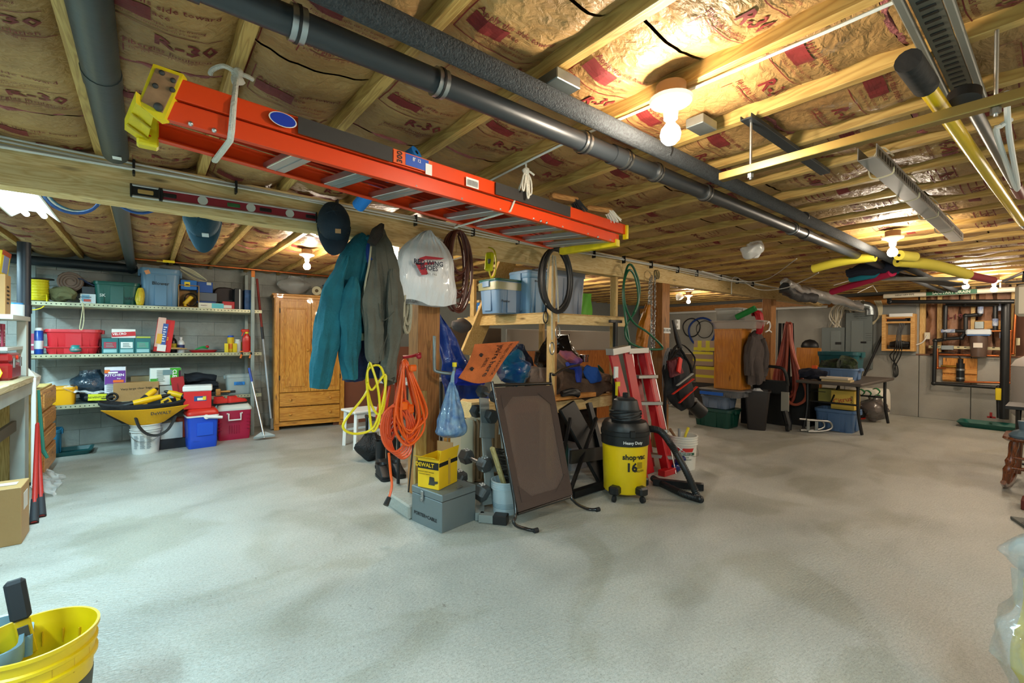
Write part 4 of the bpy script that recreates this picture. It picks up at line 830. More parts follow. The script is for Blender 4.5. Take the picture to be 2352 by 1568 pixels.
t = thing('copper_pipe','thin copper pipe with a yellow valve lever above the shelves','pipe',(1,7.15,z_)); part('pipe', MB().cyl((-1.15,0,0),(2.4,0,.0),.011), COPPER, t); part('valve_lever', MB().box((q.x-1,-.02,0),(.12,.02,.03)), mt('#e6cf1a',.4), t, 0); part('valve_body', MB().cyl((q.x-1.12,0,0),(q.x-1.02,0,0),.018), BRASS, t)
t = thing('black_drain','black horizontal drain pipe along the top of the block wall','pipe',(-.6,7.72,2.27)); part('pipe', MB().cyl((-1.4,0,0.01),(.42,0,.0),.055,n=16), mt('#1d2830',.5), t); part('elbow', MB().ball((.44,0,0),.068), mt('#1d2830',.5), t); part('stub', MB().tube([(.44,0,0),(.44,-.08,.03),(.45,-.16,.06)],.05,12), GP, t)
t = thing('standpipe','black vertical pipe standing behind the workbench end','pipe',(at(55,700,y=6.3).x,6.3,0)); part('pipe', MB().cyl((0,0,0),(0,0,2.28),.048,n=16), mt('#1b2430',.45), t); part('coupling', MB().cyl((0,0,1.6),(0,0,1.68),.054,n=16), mt('#1b2430',.45), t)
# ---- cables along the beam
t = thing('cable_bundle','bundle of white electrical cables clipped along the top of the beam','cable',(4,YW-.03,2.34)); rr_ = rnd(8)
for k in range(5):
    part('cable', MB().tube([(-6.2+i*.55, rr_.uniform(-.015,.008)-.006*k+ .0, -.012*k+.012+.014*math.sin(i*.9+k*.8)) for i in range(25)], .0065 if k < 4 else .005, 6, sub=3), mt('#d9dbd6',.45) if k != 2 else mt('#b9bdb9',.45), t)
for i in range(16): part('cable_tie', MB().box((-4.6+i*.55+rr_.uniform(-.1,.1),-.012,-.015),(.012,.05,.085)), BLK, t, 0)
t = thing('light_cable','white cable stapled under the joist by the near bulb lamp','cable',(1.62,1.2,2.362)); part('cable', MB().tube([(-.05,1.9,0),(.0,1.2,-.004),(-.03,.4,-.002),(-.01,-.2,-.003),(.015,-.9,-.004),(0,-1.9,-.002)],.006,6,sub=4), WHT, t)
# ---- levels resting on the beam face
def level(name, label, a, b, h, c, windows):
    a = V(a); b = V(b); L = (b-a).length; t = thing(name, label, 'level', a, math.atan2(b.y-a.y,b.x-a.x))
    M = Matrix.Rotation(-math.atan2(b.z-a.z,(b.xy-a.xy).length),4,'Y')
    part('web', MB().box((L/2,0,h/2),(L,.014,h*.8),M=M), c, t, 0); part('rail', MB().box((L/2,0,.006),(L,.026,.012),M=M), ALU, t, 0); part('rail', MB().box((L/2,0,h-.006),(L,.026,.012),M=M), ALU, t, 0)
    for s in (0,1): part('end_cap', MB().box((s*L,0,h/2),(.012,.028,h),M=M), BLK, t, 0)
    for u,k in windows:
        if k == 'v': part('vial', MB().cyl((L*u,-.012,h/2),(L*u,.012,h/2),h*.36,M=M), mt('#cfd3cc',.2), t)
        else: part('hand_slot', MB().box((L*u,-.0035,h/2),(.07,.014,h*.35),M=M,b=.006), k, t, 0)
    return t
yl = YW-.045
# support nails under the levels
A_ = at(372,462,y=yl); B_ = at(726,512,y=yl)
level('long_level','long dark red spirit level resting on nails on the beam face',(A_.x,yl,A_.z),(B_.x,yl,B_.z),.072,mt('#8e2230',.5),((.04,BLK),(.23,'v'),(.42,mt('#2f6a3a',.5)),(.53,'v'),(.63,BLK),(.8,'v'),(.96,BLK)))
A2 = at(302,452,y=yl); B2 = at(372,462,y=yl)
level('short_level','black and silver end of a level left of the red one',(A2.x,yl,A2.z),(B2.x-.01,yl,B2.z),.072,BLK,((.5,mt('#c9a05c',.6)),))
# ---- orange ladder hung by ropes under the joists
OR = mt('#e2430e',.35,bump=.03); ORD = mt('#b02a0c',.4); GRP = mt('#33302e',.7,bump=.1)
lp = lambda u,s,z: V((.05+2.62*u + (s*.02), 1.80+.20*u + s*(.28+.0*u)*(1)+ s*u*.28*0, z))
NL, NR, FL, FR = V((.03,1.805,0)), V((2.62,2.035,0)), V((-.0,2.030,0)), V((2.40,2.5,0))
ld = thing('stepladder','long orange folded stepladder hung by ropes under the joists','ladder',(1.2,2.020,2.030))
def rail(a, b, z0, h, m, inner):
    a = a+V((0,0,z0)); b = b+V((0,0,z0)); mid = V((0,0,h/2)); s = V((0,.025*inner,0))
    return MB().bar(a+mid,b+mid,.006,h,bv=.001).bar(a+V((0,0,.004))+s/2,b+V((0,0,.004))+s/2,.028,.006,bv=.001).bar(a+V((0,0,h))+s/2,b+V((0,0,h))+s/2,.028,.006,bv=.001)
part('front_side_rail', rail(NL,NR,2.085,.062,OR,1), OR, ld, 0, w=True); part('rear_side_rail', rail(NL+V((.02,-.006,0)),NR+V((.05,-.02,0)),2.155,.066,OR,1), OR, ld, 0, w=True)
part('front_side_rail', rail(FL,FR,2.085,.062,OR,-1), OR, ld, 0, w=True); part('rear_side_rail', rail(FL+V((0,-.03,0)),FR,2.155,.062,OR,-1), ORD, ld, 0, w=True)
for k in range(9):
    u = .17+.1*k; a = NL+(NR-NL)*u; b = FL+(FR-FL)*u
    s_ = part('step', MB().bar(a+V((0,.004,2.094)),b+V((0,-.004,2.094)),.075,.01), ALU, ld, 0, w=True); part('step_lip', MB().bar(a+V((-.036,.004,2.105)),b+V((-.036,-.004,2.105)),.006,.026).bar(a+V((.036,.004,2.105)),b+V((.036,-.004,2.105)),.006,.026), ALU, s_, 0, w=True)
    part('step_groove', MB().bar(a+V((.0,.006,2.0885)),b+V((0,-.006,2.0885)),.006,.002), mt('#8d9296',.5,.8), s_, 0, w=True)
    if k % 2 == 0: part('rear_brace', MB().bar(a+V((.12,.006,2.18)),b+V((.12,-.02,2.18)),.05,.008), ALU, ld, 0, w=True)
YEL = mt('#e8cf12',.45,var=.15,vs=20); MUD = mt('#9c7856',.9,var=.3,vs=30)
def plate(pts, y, th=.02, dy=0): q = [at(px,py,y=y) for px,py in pts]; n_ = len(q); return MB().add(q+[k+V((th*.4,th,.0)) for k in q],[tuple(range(n_))[::-1],tuple(range(n_,2*n_))]+[(i,(i+1)%n_,n_+(i+1)%n_,n_+i) for i in range(n_)])
f_ = part('rail_foot', plate(((352,146),(421,170),(378,272),(362,274),(316,238)),1.79,.03), YEL, ld, 0, w=True, label='yellow foot with worn brown pad')
part('foot_pad', plate(((358,156),(411,174),(372,258),(324,232)),1.786,.004), MUD, f_, 0, w=True)
for px,py in ((364,246),(396,206),(398,185),(372,167),(357,197)): part('rivet', MB().ball(at(px,py,y=1.784),.008 if px != 364 else .013), mt('#3a3a38',.6), f_, w=True)
q1_,q2__,q3_,q4_ = at(312,236,z=2.10),at(352,268,z=2.09),at(336,332,z=2.075),at(286,298,z=2.075)
part('bottom_brace', MB().add([q1_,q2__,q3_,q4_]+[k+V((0,0,.035)) for k in (q1_,q2__,q3_,q4_)],[(0,1,2,3),(7,6,5,4),(0,4,5,1),(1,5,6,2),(2,6,7,3),(3,7,4,0)]), YEL, ld, 0, w=True)
for k_ in (.35,.75): a_ = q1_.lerp(q4_,k_)+V((0,0,-.003)); b_ = q2__.lerp(q3_,k_)+V((0,0,-.003)); part('brace_rib', MB().bar(a_,b_,.008,.006), mt('#b8a010',.5), ld, 0, w=True)
part('rail_foot', MB().box(FL+V((.0,-.0,2.11)),(.06,.05,.11),b=.006), YEL, ld, 0, w=True, label='yellow far foot')
part('top_cap', MB().box((NR+FR)/2+V((.05,0,2.085)),(.05,.5,.05),r=.15), YEL, ld, 0, w=True); part('end_tip', MB().box(NR+V((.055,-.02,2.170)),(.02,.04,.1)), YEL, ld, 0, w=True)
dl = (NR-NL).normalized(); nn = V((dl.y,-dl.x,0)).normalized()
def onrail(u, zz, off=.006): p = NL+(NR-NL)*u; return fm(V((p.x,p.y,zz))+nn*(.003+off), nn)
for u0,u1,lb in ((.155,.305,'dark painted band on the ladder rail'),(.535,.775,'dark painted band near the ladder tip')):
    part('painted_band', MB().box((0,0,0),((u1-u0)*2.6,.064,.002),M=onrail((u0+u1)/2,2.188,.026)), GRP, ld, 0, w=True, label=lb)
part('sticker', MB().cyl((0,0,0),(0,0,.001),.032,n=24,M=onrail(.135,2.188,.026) @ Matrix.Diagonal((1.5,.8,1,1))), WHT, ld, 0, w=True); part('sticker', MB().cyl((0,0,0),(0,0,.002),.029,n=24,M=onrail(.135,2.188,.026) @ Matrix.Diagonal((1.5,.8,1,1))), mt('#1238b0',.4), ld, 0, w=True)
st = part('sticker', rect(.2,.058,onrail(.345,2.188,.026)), mt('#e4591a',.4), ld, 0, w=True); part('sticker', rect(.12,.05,onrail(.352,2.188,.0275)), mt('#1a53b8',.4), ld, 0, w=True); part('sticker', rect(.035,.05,onrail(.375,2.173,.029)), WHT, ld, 0, w=True)
text('300', .035, onrail(.318,2.188,.0285) @ Matrix.Rotation(PI/2,4,'Z'), INK, ld, .02, w=True); text("8'", .024, onrail(.345,2.196,.0295), WHT, ld, .01, w=True); text('12', .02, onrail(.355,2.196,.0295), WHT, ld, .01, w=True)
part('sticker', rect(.08,.045,onrail(.475,2.175,.026)), WHT, ld, 0, w=True); text('|||||||||', .03, onrail(.475,2.175,.028), INK, ld, .01, w=True)
for u in (.03,.055,.68,.7,.9): part('rivet', MB().ball(NL+(NR-NL)*u+nn*.006+V((0,0,2.090)),.008), ALU, ld, w=True)
def rope(name, label, pts, r=.006, cat='rope', m=None, sub=5, knots=()):
    pts = [V(p) for p in pts]; t = thing(name, label, cat, pts[0]); part('strand', MB().tube(pts,r,7,sub=sub), m or ROPE, t, w=True)
    for k in knots: part('knot', MB().ball(k,.02).jit(.008,60), m or ROPE, t, w=True)
    return t
k1 = at(545,168,z=2.33)
t = rope('ladder_rope','white rope tying the wide end of the orange ladder to a joist',[k1,at(538,240,y=1.80),at(534,300,y=1.80),at(531,322,z=2.078),at(512,348,z=2.078),at(495,370,z=2.078),at(500,362,z=2.2)],.008,sub=1,knots=(k1,k1+V((0,0,-.025)),))
part('strand', MB().tube([k1+V((.0,.006,0)),at(535,241,y=1.80),at(530,300,y=1.80),at(527,322,z=2.077),at(491,369,z=2.077),at(497,360,z=2.2)],.008,7), ROPE, t, w=True)
part('loose_end', MB().tube([k1,k1+V((-.04,-.0,.01)),k1+V((-.07,.03,-.0)),k1+V((-.075,.05,-.01))],.008,7,sub=4), ROPE, t, w=True); part('loose_end', MB().tube([k1,k1+V((.03,-.0,.0)),k1+V((.05,.01,-.0))],.008,7,sub=4), ROPE, t, w=True)
k2 = at(1208,392,z=2.32)
t = rope('ladder_rope','white rope tying the narrow end of the orange ladder to a joist',[k2+V((0,.0,.04)),k2,at(1190,440,y=1.92),at(1172,485,y=1.93),at(1120,500,z=2.078),at(1045,522,z=2.078),at(1055,510,z=2.2)],.006,sub=1,knots=(k2,))
for s_,e_ in ((-.02,.1),(.02,.13),(.035,.11)): part('bow_loop', MB().tube([k2,k2+V((s_,.0,-.04)),k2+V((s_*1.2,.0,-e_)),k2+V((s_*.6-.0,.0,-e_*1.05)),k2],.005,7,sub=5), ROPE, t, w=True)
part('loose_end', MB().tube([k2,k2+V((.03,.0,.0)),k2+V((.06,.0,-.01))],.006,7,sub=4), ROPE, t, w=True)
# brushes, noodles on the ladder
def brush(label, p, rz, bc, n_=60):
    t = thing('scrub_brush', label, 'brush', p, rz); part('block', MB().box((0,0,.02),(.2,.065,.035),b=.012), wood('#b98a50','#96683a','x'), t, 0)
    mb = MB(); q_ = rnd(5)
    for i in range(n_): x_ = .06+.04*(i % 8)/8; y_ = -.03+.06*(i//8)/(n_/8); mb.cyl((x_,y_,.02),(x_+.05+q_.uniform(-.01,.02),y_*1.5,-.045+q_.uniform(-.01,.01)),.0028,n=4)
    b_ = part('bristles', mb, mt(bc,.7), t); b_['kind'] = 'stuff'; return t
brush('wooden block brush with white bristles on the ladder tip',at(1375,482,z=2.28)+V((0,0,-.02)),-.3,'#d9d6cc'); brush('wooden block brush with black bristles on the ladder',at(1295,452,z=2.3)+V((0,0,-.03)),-.2,'#1c1c1f')
def noodle(label, pts, r, c, hole=True):
    pts = [V(p) for p in pts]; t = thing('pool_noodle', label, 'pool noodle', pts[0]); part('foam', MB().tube(pts,r,16,sub=6), mt(c,.8,bump=.1,bs=90), t, w=True)
    d_ = (pts[0]-pts[1]).normalized(); part('end_hole', MB().cyl(pts[0]+d_*.0005,pts[0]+d_*.002,r*.28), BLK, t, w=True); d_ = (pts[-1]-pts[-2]).normalized(); part('end_hole', MB().cyl(pts[-1]+d_*.0005,pts[-1]+d_*.002,r*.28), BLK, t, w=True); return t
q = at(957,350,z=2.31); q2_ = at(823,473,z=2.06+.05)
noodle('bright blue foam noodle lying across the orange ladder',[q,(q+q2_)/2+V((-.02,0,.0)),q2_],.035,'#1f7fd8')
# ---- struts, poles on the right of the ceiling
ZR = 2.13
t = thing('strut_rail','long brass coloured strut rail hung on threaded rods','rail',(2.04,.2,ZR)); part('channel', MB().box((0,-.0,0),(.042,1.62,.006)).box((-.02,0,.015),(.003,1.62,.03)).box((.02,0,.015),(.003,1.62,.03)).box((0,.806,.012),(.04,.006,.024)), mt('#a8945a',.35,.9), t, 0)
for y in (.68,-.05,-.5): rd = part('threaded_rod', MB().cyl((0,y,-.03),(0,y,.235),.0055), ALU, t); part('nut', MB().cyl((0,y,-.022),(0,y,-.005),.013,n=6), STEEL, rd)
t = thing('strut_channel','short black metal strut screwed across the joists','rail',(2.49,.88,ZC-.02)); part('channel', MB().box((0,0,0),(1.0,.05,.006)).box((0,-.022,.008),(1.0,.005,.018)).box((0,.022,.008),(1.0,.005,.018)), mt('#3c4144',.5,.6), t, 0)
t = thing('cable_tray','grey slotted cable tray tied up across the far joists','tray',(3.95,.6,2.28)); part('channel', MB().box((0,0,-.03),(2.7,.07,.004)).box((0,-.035,0),(2.7,.004,.06)).box((0,.035,0),(2.7,.004,.06)), mt('#8f8a84',.5,var=.15), t, 0)
so = part('slot', MB().box((-1.3,-.0375,-.003),(.02,.002,.03)), BLK, t, 0); copies(so,[(i*.05,0,0) for i in range(1,52)],t)
for x_ in (-1.1,-.5,.1,.7): part('tie', MB().tube([(x_,-.05,-.02),(x_+.01,-.04,-.05),(x_+.02,.04,-.05),(x_+.02,.05,.02),(x_,0,.09),(x_-.01,-.05,.03)],.004,6,sub=4,closed=False), mt('#c9c0a2',.7), t)
for i,(y,lb) in enumerate(((.31,'grey slotted metal strip along the joists, nearer one'),(.22,'grey slotted metal strip along the joists, farther one'))):
    t = thing('slotted_strip',lb,'rail',(2.0,y,ZC-.015)); part('strip', MB().box((0,0,0),(1.3,.02,.022)), mt('#8a8c86',.5,.6), t, 0)
t = thing('slotted_plate','slotted plate fixed between the two grey strips','plate',(2.0,.265,ZC-.008)); part('plate', MB().box((0,0,0),(1.3,.06,.004)), mt('#6f6c62',.6,.4), t, 0); so = part('slot', MB().box((-.6,0,-.0035),(.014,.036,.003)), BLK, t, 0); copies(so,[(i*.042,0,0) for i in range(1,29)],t)
a = at(2100,160,z=2.2); b = at(2348,512,z=2.19)
t = thing('yellow_pole','long yellow pole with a black foam grip lying on the strut rail','pole',a); part('shaft', MB().tube([V((0,0,0)),b-a],.022,14), mt('#e0bb0c',.3), t); part('foam_grip', MB().tube([(a-b).normalized()*.07,(b-a).normalized()*.14],[.032,.032],14), BLKR, t); part('tip', MB().tube([b-a,(b-a)*1.05],.018,12), STEEL, t)
a = at(2215,215,z=2.26); b = at(2335,430,z=2.26); t = thing('conduit_pole','grey pole with a black knob beside the long yellow pole','pole',a); part('shaft', MB().cyl((0,0,0),b-a,.02), mt('#6d7072',.4,.5), t); part('knob', MB().lathe([(.03,-.04),(.045,-.035),(.045,0),(.035,.01)],M=Matrix.Rotation(.3,4,'Y')), BLK, t); part('red_end', MB().cyl((b-a)*.97,(b-a)*1.15,.024), mt('#7a2a22',.5), t)
a = at(2312,212,z=2.28)
t = thing('wall_hook','bent white steel hook hanging at the right end of the rail','hook',a)
def L2(px,py,z): return at(px,py,z=z)-a
part('rod', MB().tube([L2(2312,212,2.28),L2(2318,310,2.2),L2(2338,425,2.16),L2(2330,425,2.16),L2(2290,310,2.2),L2(2298,290,2.21),L2(2322,275,2.23)],.009,8,sub=4), WHT, t)
carton('junction_box','grey metal junction box under the joist by the foam pipe',(at(1280,195,z=2.33).x,at(1280,195,z=2.33).y,2.31),.12,.12,.04,'#8d9694',cat='box',m=GALV); carton('junction_box','grey metal plate box near the brass rail end',(1.88,1.02,2.32),.12,.08,.04,'#5d6a70',m=GALV)
# caps, coils hung behind the beam
def cap(name, label, loc, rz, c, patch, s=1., rx=0):
    t = thing(name, label, 'cap', loc, rz); M = Matrix.Rotation(rx,4,'X'); n_ = 48
    def rad(a, k_): return V((s*.082*math.cos(a)*k_*(1+.02*math.cos(6*a)), s*.1*math.sin(a)*k_*(1+.02*math.cos(6*a)), 0))
    dome = [[rad(2*PI*i/n_,k_)+V((0,0,s*z)) for i in range(n_)] for k_,z in ((1,0),(1.01,.03),(.97,.06),(.86,.09),(.64,.115),(.34,.13),(.04,.135))]
    part('crown', MB().loft(dome,M=M).jit(.006,10,2), mt(c,.85,bump=.15,bs=90), t); part('button', MB().ball((0,0,s*.136),.01,M=M), mt(c,.8), t)
    for k in range(3): a0 = k*PI/3+.2; part('seam', MB().tube([(s*.084*math.cos(a0)*math.cos(b_),s*.102*math.sin(a0)*math.cos(b_),s*.138*math.sin(b_)) for b_ in [PI*i/16 for i in range(17)]],.0016,4,M=M), mt(c,.6), t)
    part('brim', MB().grid(lambda u,v:((u-.5)*s*.168*(1-.22*v**3),-s*(.1*math.sqrt(max(0,1-(2*u-1)**2)))+s*.012-s*.092*v*(1-.35*(2*u-1)**2),.006-.035*(2*u-1)**2-.02*v),18,8,.005,M=M), mt(c,.8,bump=.1), t)
    for k in range(4): v0 = .2+.22*k; part('brim_stitch', MB().tube([((u-.5)*s*.16*(1-.22*v0**3),-s*(.1*math.sqrt(max(0,1-(2*u-1)**2)))+s*.012-s*.092*v0*(1-.35*(2*u-1)**2),.0085-.035*(2*u-1)**2-.02*v0) for u in [.04+.92*i/14 for i in range(15)]],.0009,4,M=M), mt(c,.6), t)
    if patch: part('patch', MB().box((s*.022,-s*.088,s*.088),(.036,.004,.03),M=M,r=Matrix.Rotation(-.85,4,'X')), mt(patch,.6), t, 0)
    return t
pc = at(768,520,y=3.18); 
t = cap('baseball_cap','dark navy cap with a small tan patch hung on the beam',(pc.x+.01,3.22,pc.z+.02),-.32,'#152736','#b78a5c',1.27,rx=PI/2-.32)
pq = at(465,530,y=3.55); cap('baseball_cap','teal billed cap hanging behind the beam, bill down',(pq.x,3.55,2.16),-.2,'#123f52','#c9d0d2',1.2,rx=PI/2+.15)
for i,(px,lb,c) in enumerate(((165,'coil of dark blue and grey tubing over the beam, left one','#22506a'),(315,'coil of white and blue cable over the beam, right one','#d5dade'))):
    q = at(px,485,y=3.5); t = thing('tubing_coil',lb,'cable',(q.x,3.5,q.z+.1))
    for k in range(3): part('loop', MB().tube([(.115*math.cos(a)+.006*k,.012*k,.11*math.sin(a)+.01*k) for a in [2*PI*j/28 for j in range(28)]],.006+.002*(k == 0),7,closed=True), mt(('#1d4f9c','#c9d2d6',c)[k],.5), t)
# ---- far ceiling: noodles, bags, foil ducts
Z_ = 2.24
noodle('yellow foam noodle pointing left in the far bundle',[at(1868,617,z=Z_-.04),at(1935,600,z=Z_),at(2010,590,z=Z_)],.046,'#c9bb36')
noodle('yellow foam noodle pointing right in the far bundle',[at(2062,600,z=Z_),at(2140,608,z=Z_-.02),at(2222,630,z=Z_-.06)],.056,'#c2b43c')
noodle('short yellow noodle stub beside the far bulb lamp',[at(2065,586,z=Z_+.03),at(2100,590,z=Z_+.03)],.05,'#d2c44a')
noodle('bright pink foam noodle at the bottom of the far bundle',[at(1912,670,x=7.6),at(1980,648,x=7.1),at(2050,626,x=6.6)],.043,'#c41f52')
noodle('teal foam noodle above the pink one',[at(1956,640,x=7.0),at(2010,630,x=6.8),at(2060,620,x=6.7)],.045,'#17829a')
noodle('dark red foam noodle at the right of the far bundle',[at(2215,630,z=2.2),at(2250,637,z=2.2),at(2280,643,z=2.2)],.045,'#8c2430')
solo('foam_bundle','navy blue folded foam bundle among the noodles','bundle',cloth_limb([at(1950,625,x=6.9),at(2010,614,x=6.7),at(2080,608,x=6.5)],[.06,.07,.06],[.04,.05,.04],4,amp=.02),mt('#182236',.7,bump=.2))
for i,(p0,p1,c,lb) in enumerate((((2040,640),(2230,640),'#b9c2c4','long pale board lying over the joists behind noodles'),((2040,630),(2200,655),'#39414a','dark flat strip under the pale board'))):
    a = at(*p0,x=7.3+.2*i); b = at(*p1,x=8.3+.2*i); solo('board',lb,'board',MB().bar(a,b,.2,.02),mt(c,.5))
solo('clear_bag','small clear plastic bag stuck up between the far joists','bag',sack(at(1728,590,z=2.2)+V((0,0,-.03)),.16,.08,.16,.5,3,amp=.05),film('#dfe3e4',.6))
solo('clear_bag','clear plastic bag beside the yellow noodle stub','bag',sack(at(1560,690,z=2.2),.1,.06,.16,.5,9,amp=.04),film('#cfd3d4',.6))
solo('white_line','thin white cord looping loosely from joist to beam','cord',MB().tube([at(1612,622,y=3.2),at(1690,645,y=3.0),at(1760,641,x=7.2),at(1830,594,z=2.33)],.006,6,sub=8),WHT)
solo('white_line','thin white cord sagging under the yellow noodle','cord',MB().tube([at(1680,675,y=3.2),at(1687,636,y=3.2),at(1740,664,y=3.0),at(1800,662,y=2.6),at(1850,642,y=2.2),at(1880,626,z=2.2)],.006,6,sub=8),WHT)
FOIL = mt('#cfd1d4',.3,.8,bump=1.,bs=9)
for i,(pp,lb) in enumerate(((((1805,652),(1850,672),(1905,690)),'crinkled foil duct nearest the beam among the far ducts'),(((1850,668),(1930,690),(1975,705)),'crinkled foil duct ending over the electrical panel'),(((1800,660),(1830,680),(1870,685)),'dark end of insulated duct over the beam'))):
    pts = [at(p[0],p[1],x=x_) for p,x_ in zip(pp,((7.4,8.6,9.8),(8.6,9.8,10.6),(7.3,8.0,8.8))[i])]
    t = thing('foil_duct',lb,'duct',pts[0]); path = smooth_path(pts,6); part('duct', MB().tube(path,[.075+.015*math.sin(k*2.4) for k in range(14)],14).jit(.035,14), FOIL if i < 2 else mt('#2a2c30',.5,bump=.5,bs=12), t, w=True)
a = at(1978,700,x=10.7); solo('vent_elbow','galvanised duct elbow dropping behind the electrical panel','duct',MB().tube([a,a+V((.1,-.1,-.04)),a+V((.1,-.12,-.2))],.08,14,sub=4),mt('#8f9699',.35,.9,bump=.2))
for i,(p0,p1) in enumerate((((1915,655),(1965,640)),((1970,672),(2005,655)))): solo('noodle_tie',('white tie cord under the noodles, left one','white tie cord under the noodles, right one')[i],'cord',MB().tube([at(*p0,x=7.6),at(*p1,z=2.33),at(p1[0]+10,p1[1]+16,z=2.25)],.005,6),WHT)
# ================================================================ HUNG ON THE BEAM
YH = 3.2
def H(px,py,y=YH): return at(px,py,y=y)
TEAL = mt('#0f6272',.85,bump=.35,bs=60,var=.25,vs=9); NAVY = mt('#14264e',.85,bump=.3,bs=60,var=.25,vs=9); GRYJ = mt('#5f5e54',.9,bump=.35,bs=60,var=.2,vs=9)
t = thing('teal_jacket','teal work jacket hanging from the beam below the cap','jacket',H(815,560))
part('body', cloth_limb([H(835,545,3.24),H(815,600,3.22),H(805,680,3.2),H(815,770,3.2)],[.04,.1,.14,.13],[.04,.07,.09,.08],1), TEAL, t, w=True)
part('left_sleeve', cloth_limb([H(790,590,3.14),H(762,690,3.12),H(745,790,3.1),H(728,890,3.1)],[.02,.075,.085,.05],[.05,.065,.07,.04],2), TEAL, t, w=True)
part('right_sleeve', cloth_limb([H(812,640,3.1),H(800,720,3.08),H(800,800,3.08),H(806,870,3.08)],[.02,.08,.07,.05],[.05,.06,.06,.04],3), TEAL, t, w=True)
part('collar', cloth_limb([H(840,545,3.2),H(862,560,3.18),H(868,600,3.18)],[.02,.03,.02],[.03,.03,.02],4,amp=.008), TEAL, t, w=True)
t = thing('blue_overalls','dark blue denim overalls hanging behind the teal jacket','overalls',H(848,560,3.26))
part('yoke', cloth_limb([H(852,562,3.2),H(858,600,3.18),H(856,650,3.18)],[.05,.07,.05],[.04,.05,.04],15,amp=.01), mt('#1c3f8c',.85,bump=.3,bs=60), t, w=True, label='brighter blue yoke')
part('bib', cloth_limb([H(850,550,3.3),H(840,620,3.3),H(838,720,3.3),H(842,870,3.3)],[.06,.12,.14,.15],[.03,.06,.07,.08],5), NAVY, t, w=True)
part('leg', cloth_limb([H(815,740,3.28),H(812,800,3.28),H(815,872,3.28)],[.07,.08,.075],[.05,.06,.06],6), NAVY, t, w=True)
for px in (818,822): part('strap_buckle', MB().tube([H(px,577,3.17),H(px+1,605,3.17)],.006,6), ALU, t, w=True)
t = thing('grey_jacket','worn grey-green jacket with frayed cuffs hanging by its collar','jacket',H(875,520))
part('body', cloth_limb([H(872,518,3.2),H(874,560,3.18),H(885,650,3.16),H(890,740,3.16),H(880,800,3.16)],[.015,.08,.12,.12,.05],[.02,.06,.08,.08,.04],7), GRYJ, t, w=True)
part('left_sleeve', cloth_limb([H(858,600,3.1),H(852,690,3.08),H(855,760,3.06),H(862,830,3.06)],[.02,.065,.065,.045],[.045,.055,.055,.04],8), GRYJ, t, w=True)
part('right_sleeve', cloth_limb([H(900,620,3.1),H(902,700,3.08),H(898,790,3.08),H(890,872,3.08)],[.02,.065,.06,.05],[.045,.055,.05,.045],9), GRYJ, t, w=True)
part('collar', cloth_limb([H(878,516,3.1),H(866,535,3.08),H(853,560,3.07)],[.012,.04,.03],[.02,.03,.02],21,amp=.006), mt('#3c3430',.95,bump=.5,bs=120), t, w=True, label='dark ribbed collar'); part('front_edge', MB().tube([H(852,566,3.07),H(847,610,3.05),H(838,660,3.06),H(842,720,3.05),H(848,770,3.06)],.007,6,sub=5), mt('#a9a48c',.9), t, w=True, label='pale piping edge')
for a_,b_,c2 in (((884,560),(896,640),(900,700)),((868,690),(880,735),(905,715)),((893,760),(880,800),(874,840))): part('seam', MB().tube([H(*a_,3.035),H(*b_,3.0),H(*c2,2.99)],.003,5,sub=5), mt('#4a4a40',.9), t, w=True)
part('lining', cloth_limb([H(835,660,3.22),H(830,720,3.2),H(832,770,3.2)],[.035,.045,.04],[.03,.03,.03],10), mt('#143448',.9), t, w=True, label='dark teal knitted lining sleeve'); part('cuff', cloth_limb([H(829,765,3.15),H(832,782,3.15)],[.04,.035],[.03,.03],11,amp=.01), mt('#8f9279',.95,bump=.4), t, w=True)
part('cuff_lining', cloth_limb([H(893,868,3.08),H(897,882,3.08)],[.045,.04],[.04,.03],13,amp=.005), mt('#3a352c',.9), t, w=True)
# red wing shoes bag
c_ = H(980,697,3.12)
WB = mt('#e2e5e9',.28,bump=1.0,bs=9,coat=.5,st=(2.2,2.2,.7))
t = thing('shoe_bag','white plastic drawstring bag printed RED WING SHOES in red and black'.replace('RED WING SHOES','with a red wing'),'bag',c_)
def wbag(u, v, s):
    z = c_.z+.0+v*.56; k = (1-.25*v if v < .55 else (1-.25*.55)*max(.1,math.cos((v-.55)/.45*PI/2)**.75)); wd_ = .275*k
    x_ = c_.x+(u-.5)*2*wd_ + .0*v; y_ = c_.y+s*.07*(math.sin(PI*u)**.6)*(math.sin(PI*min(1,v*.93+.04))**.5)
    f_ = .012*math.sin(u*40+v*3)*v*v; return V((x_,y_+f_,z+.02*math.sin(u*7)*(1-v)*(1-v)))
mb = MB(); fr = [[wbag(i/24,j/22,-1) for i in range(25)]+[wbag(1-i/24,j/22,1) for i in range(1,24)] for j in range(23)]; mb.loft(fr); part('sack', mb.jit(.01,12), WB, t, w=True)
part('drawcord', MB().tube([H(985,548,3.1),H(988,540,3.14),H(1010,548,3.2),H(1020,555,3.25)],.006,6,sub=4), WHT, t, w=True)
def onbag(px,py): return H(px,py,3.015)
Mb = fm(onbag(990,607),(0,-1,0))
cr = mt('#b01c30',.5); pg = lambda pts,lift: MB().prism([(x_,z_) for x_,z_ in pts],.002,M=Mb @ Matrix.Translation((0,0,lift)))
pt_ = lambda px,py: ((px-990)*.00302,-(py-607)*.00302)
part('wing_print', pg([pt_(*p) for p in ((955,605),(958,595),(975,588),(1028,587),(1018,592),(975,596),(965,604))],0), cr, t, 0, w=True)
part('wing_print', pg([pt_(*p) for p in ((948,608),(1000,600),(998,606),(950,614))],.0), cr, t, 0, w=True)
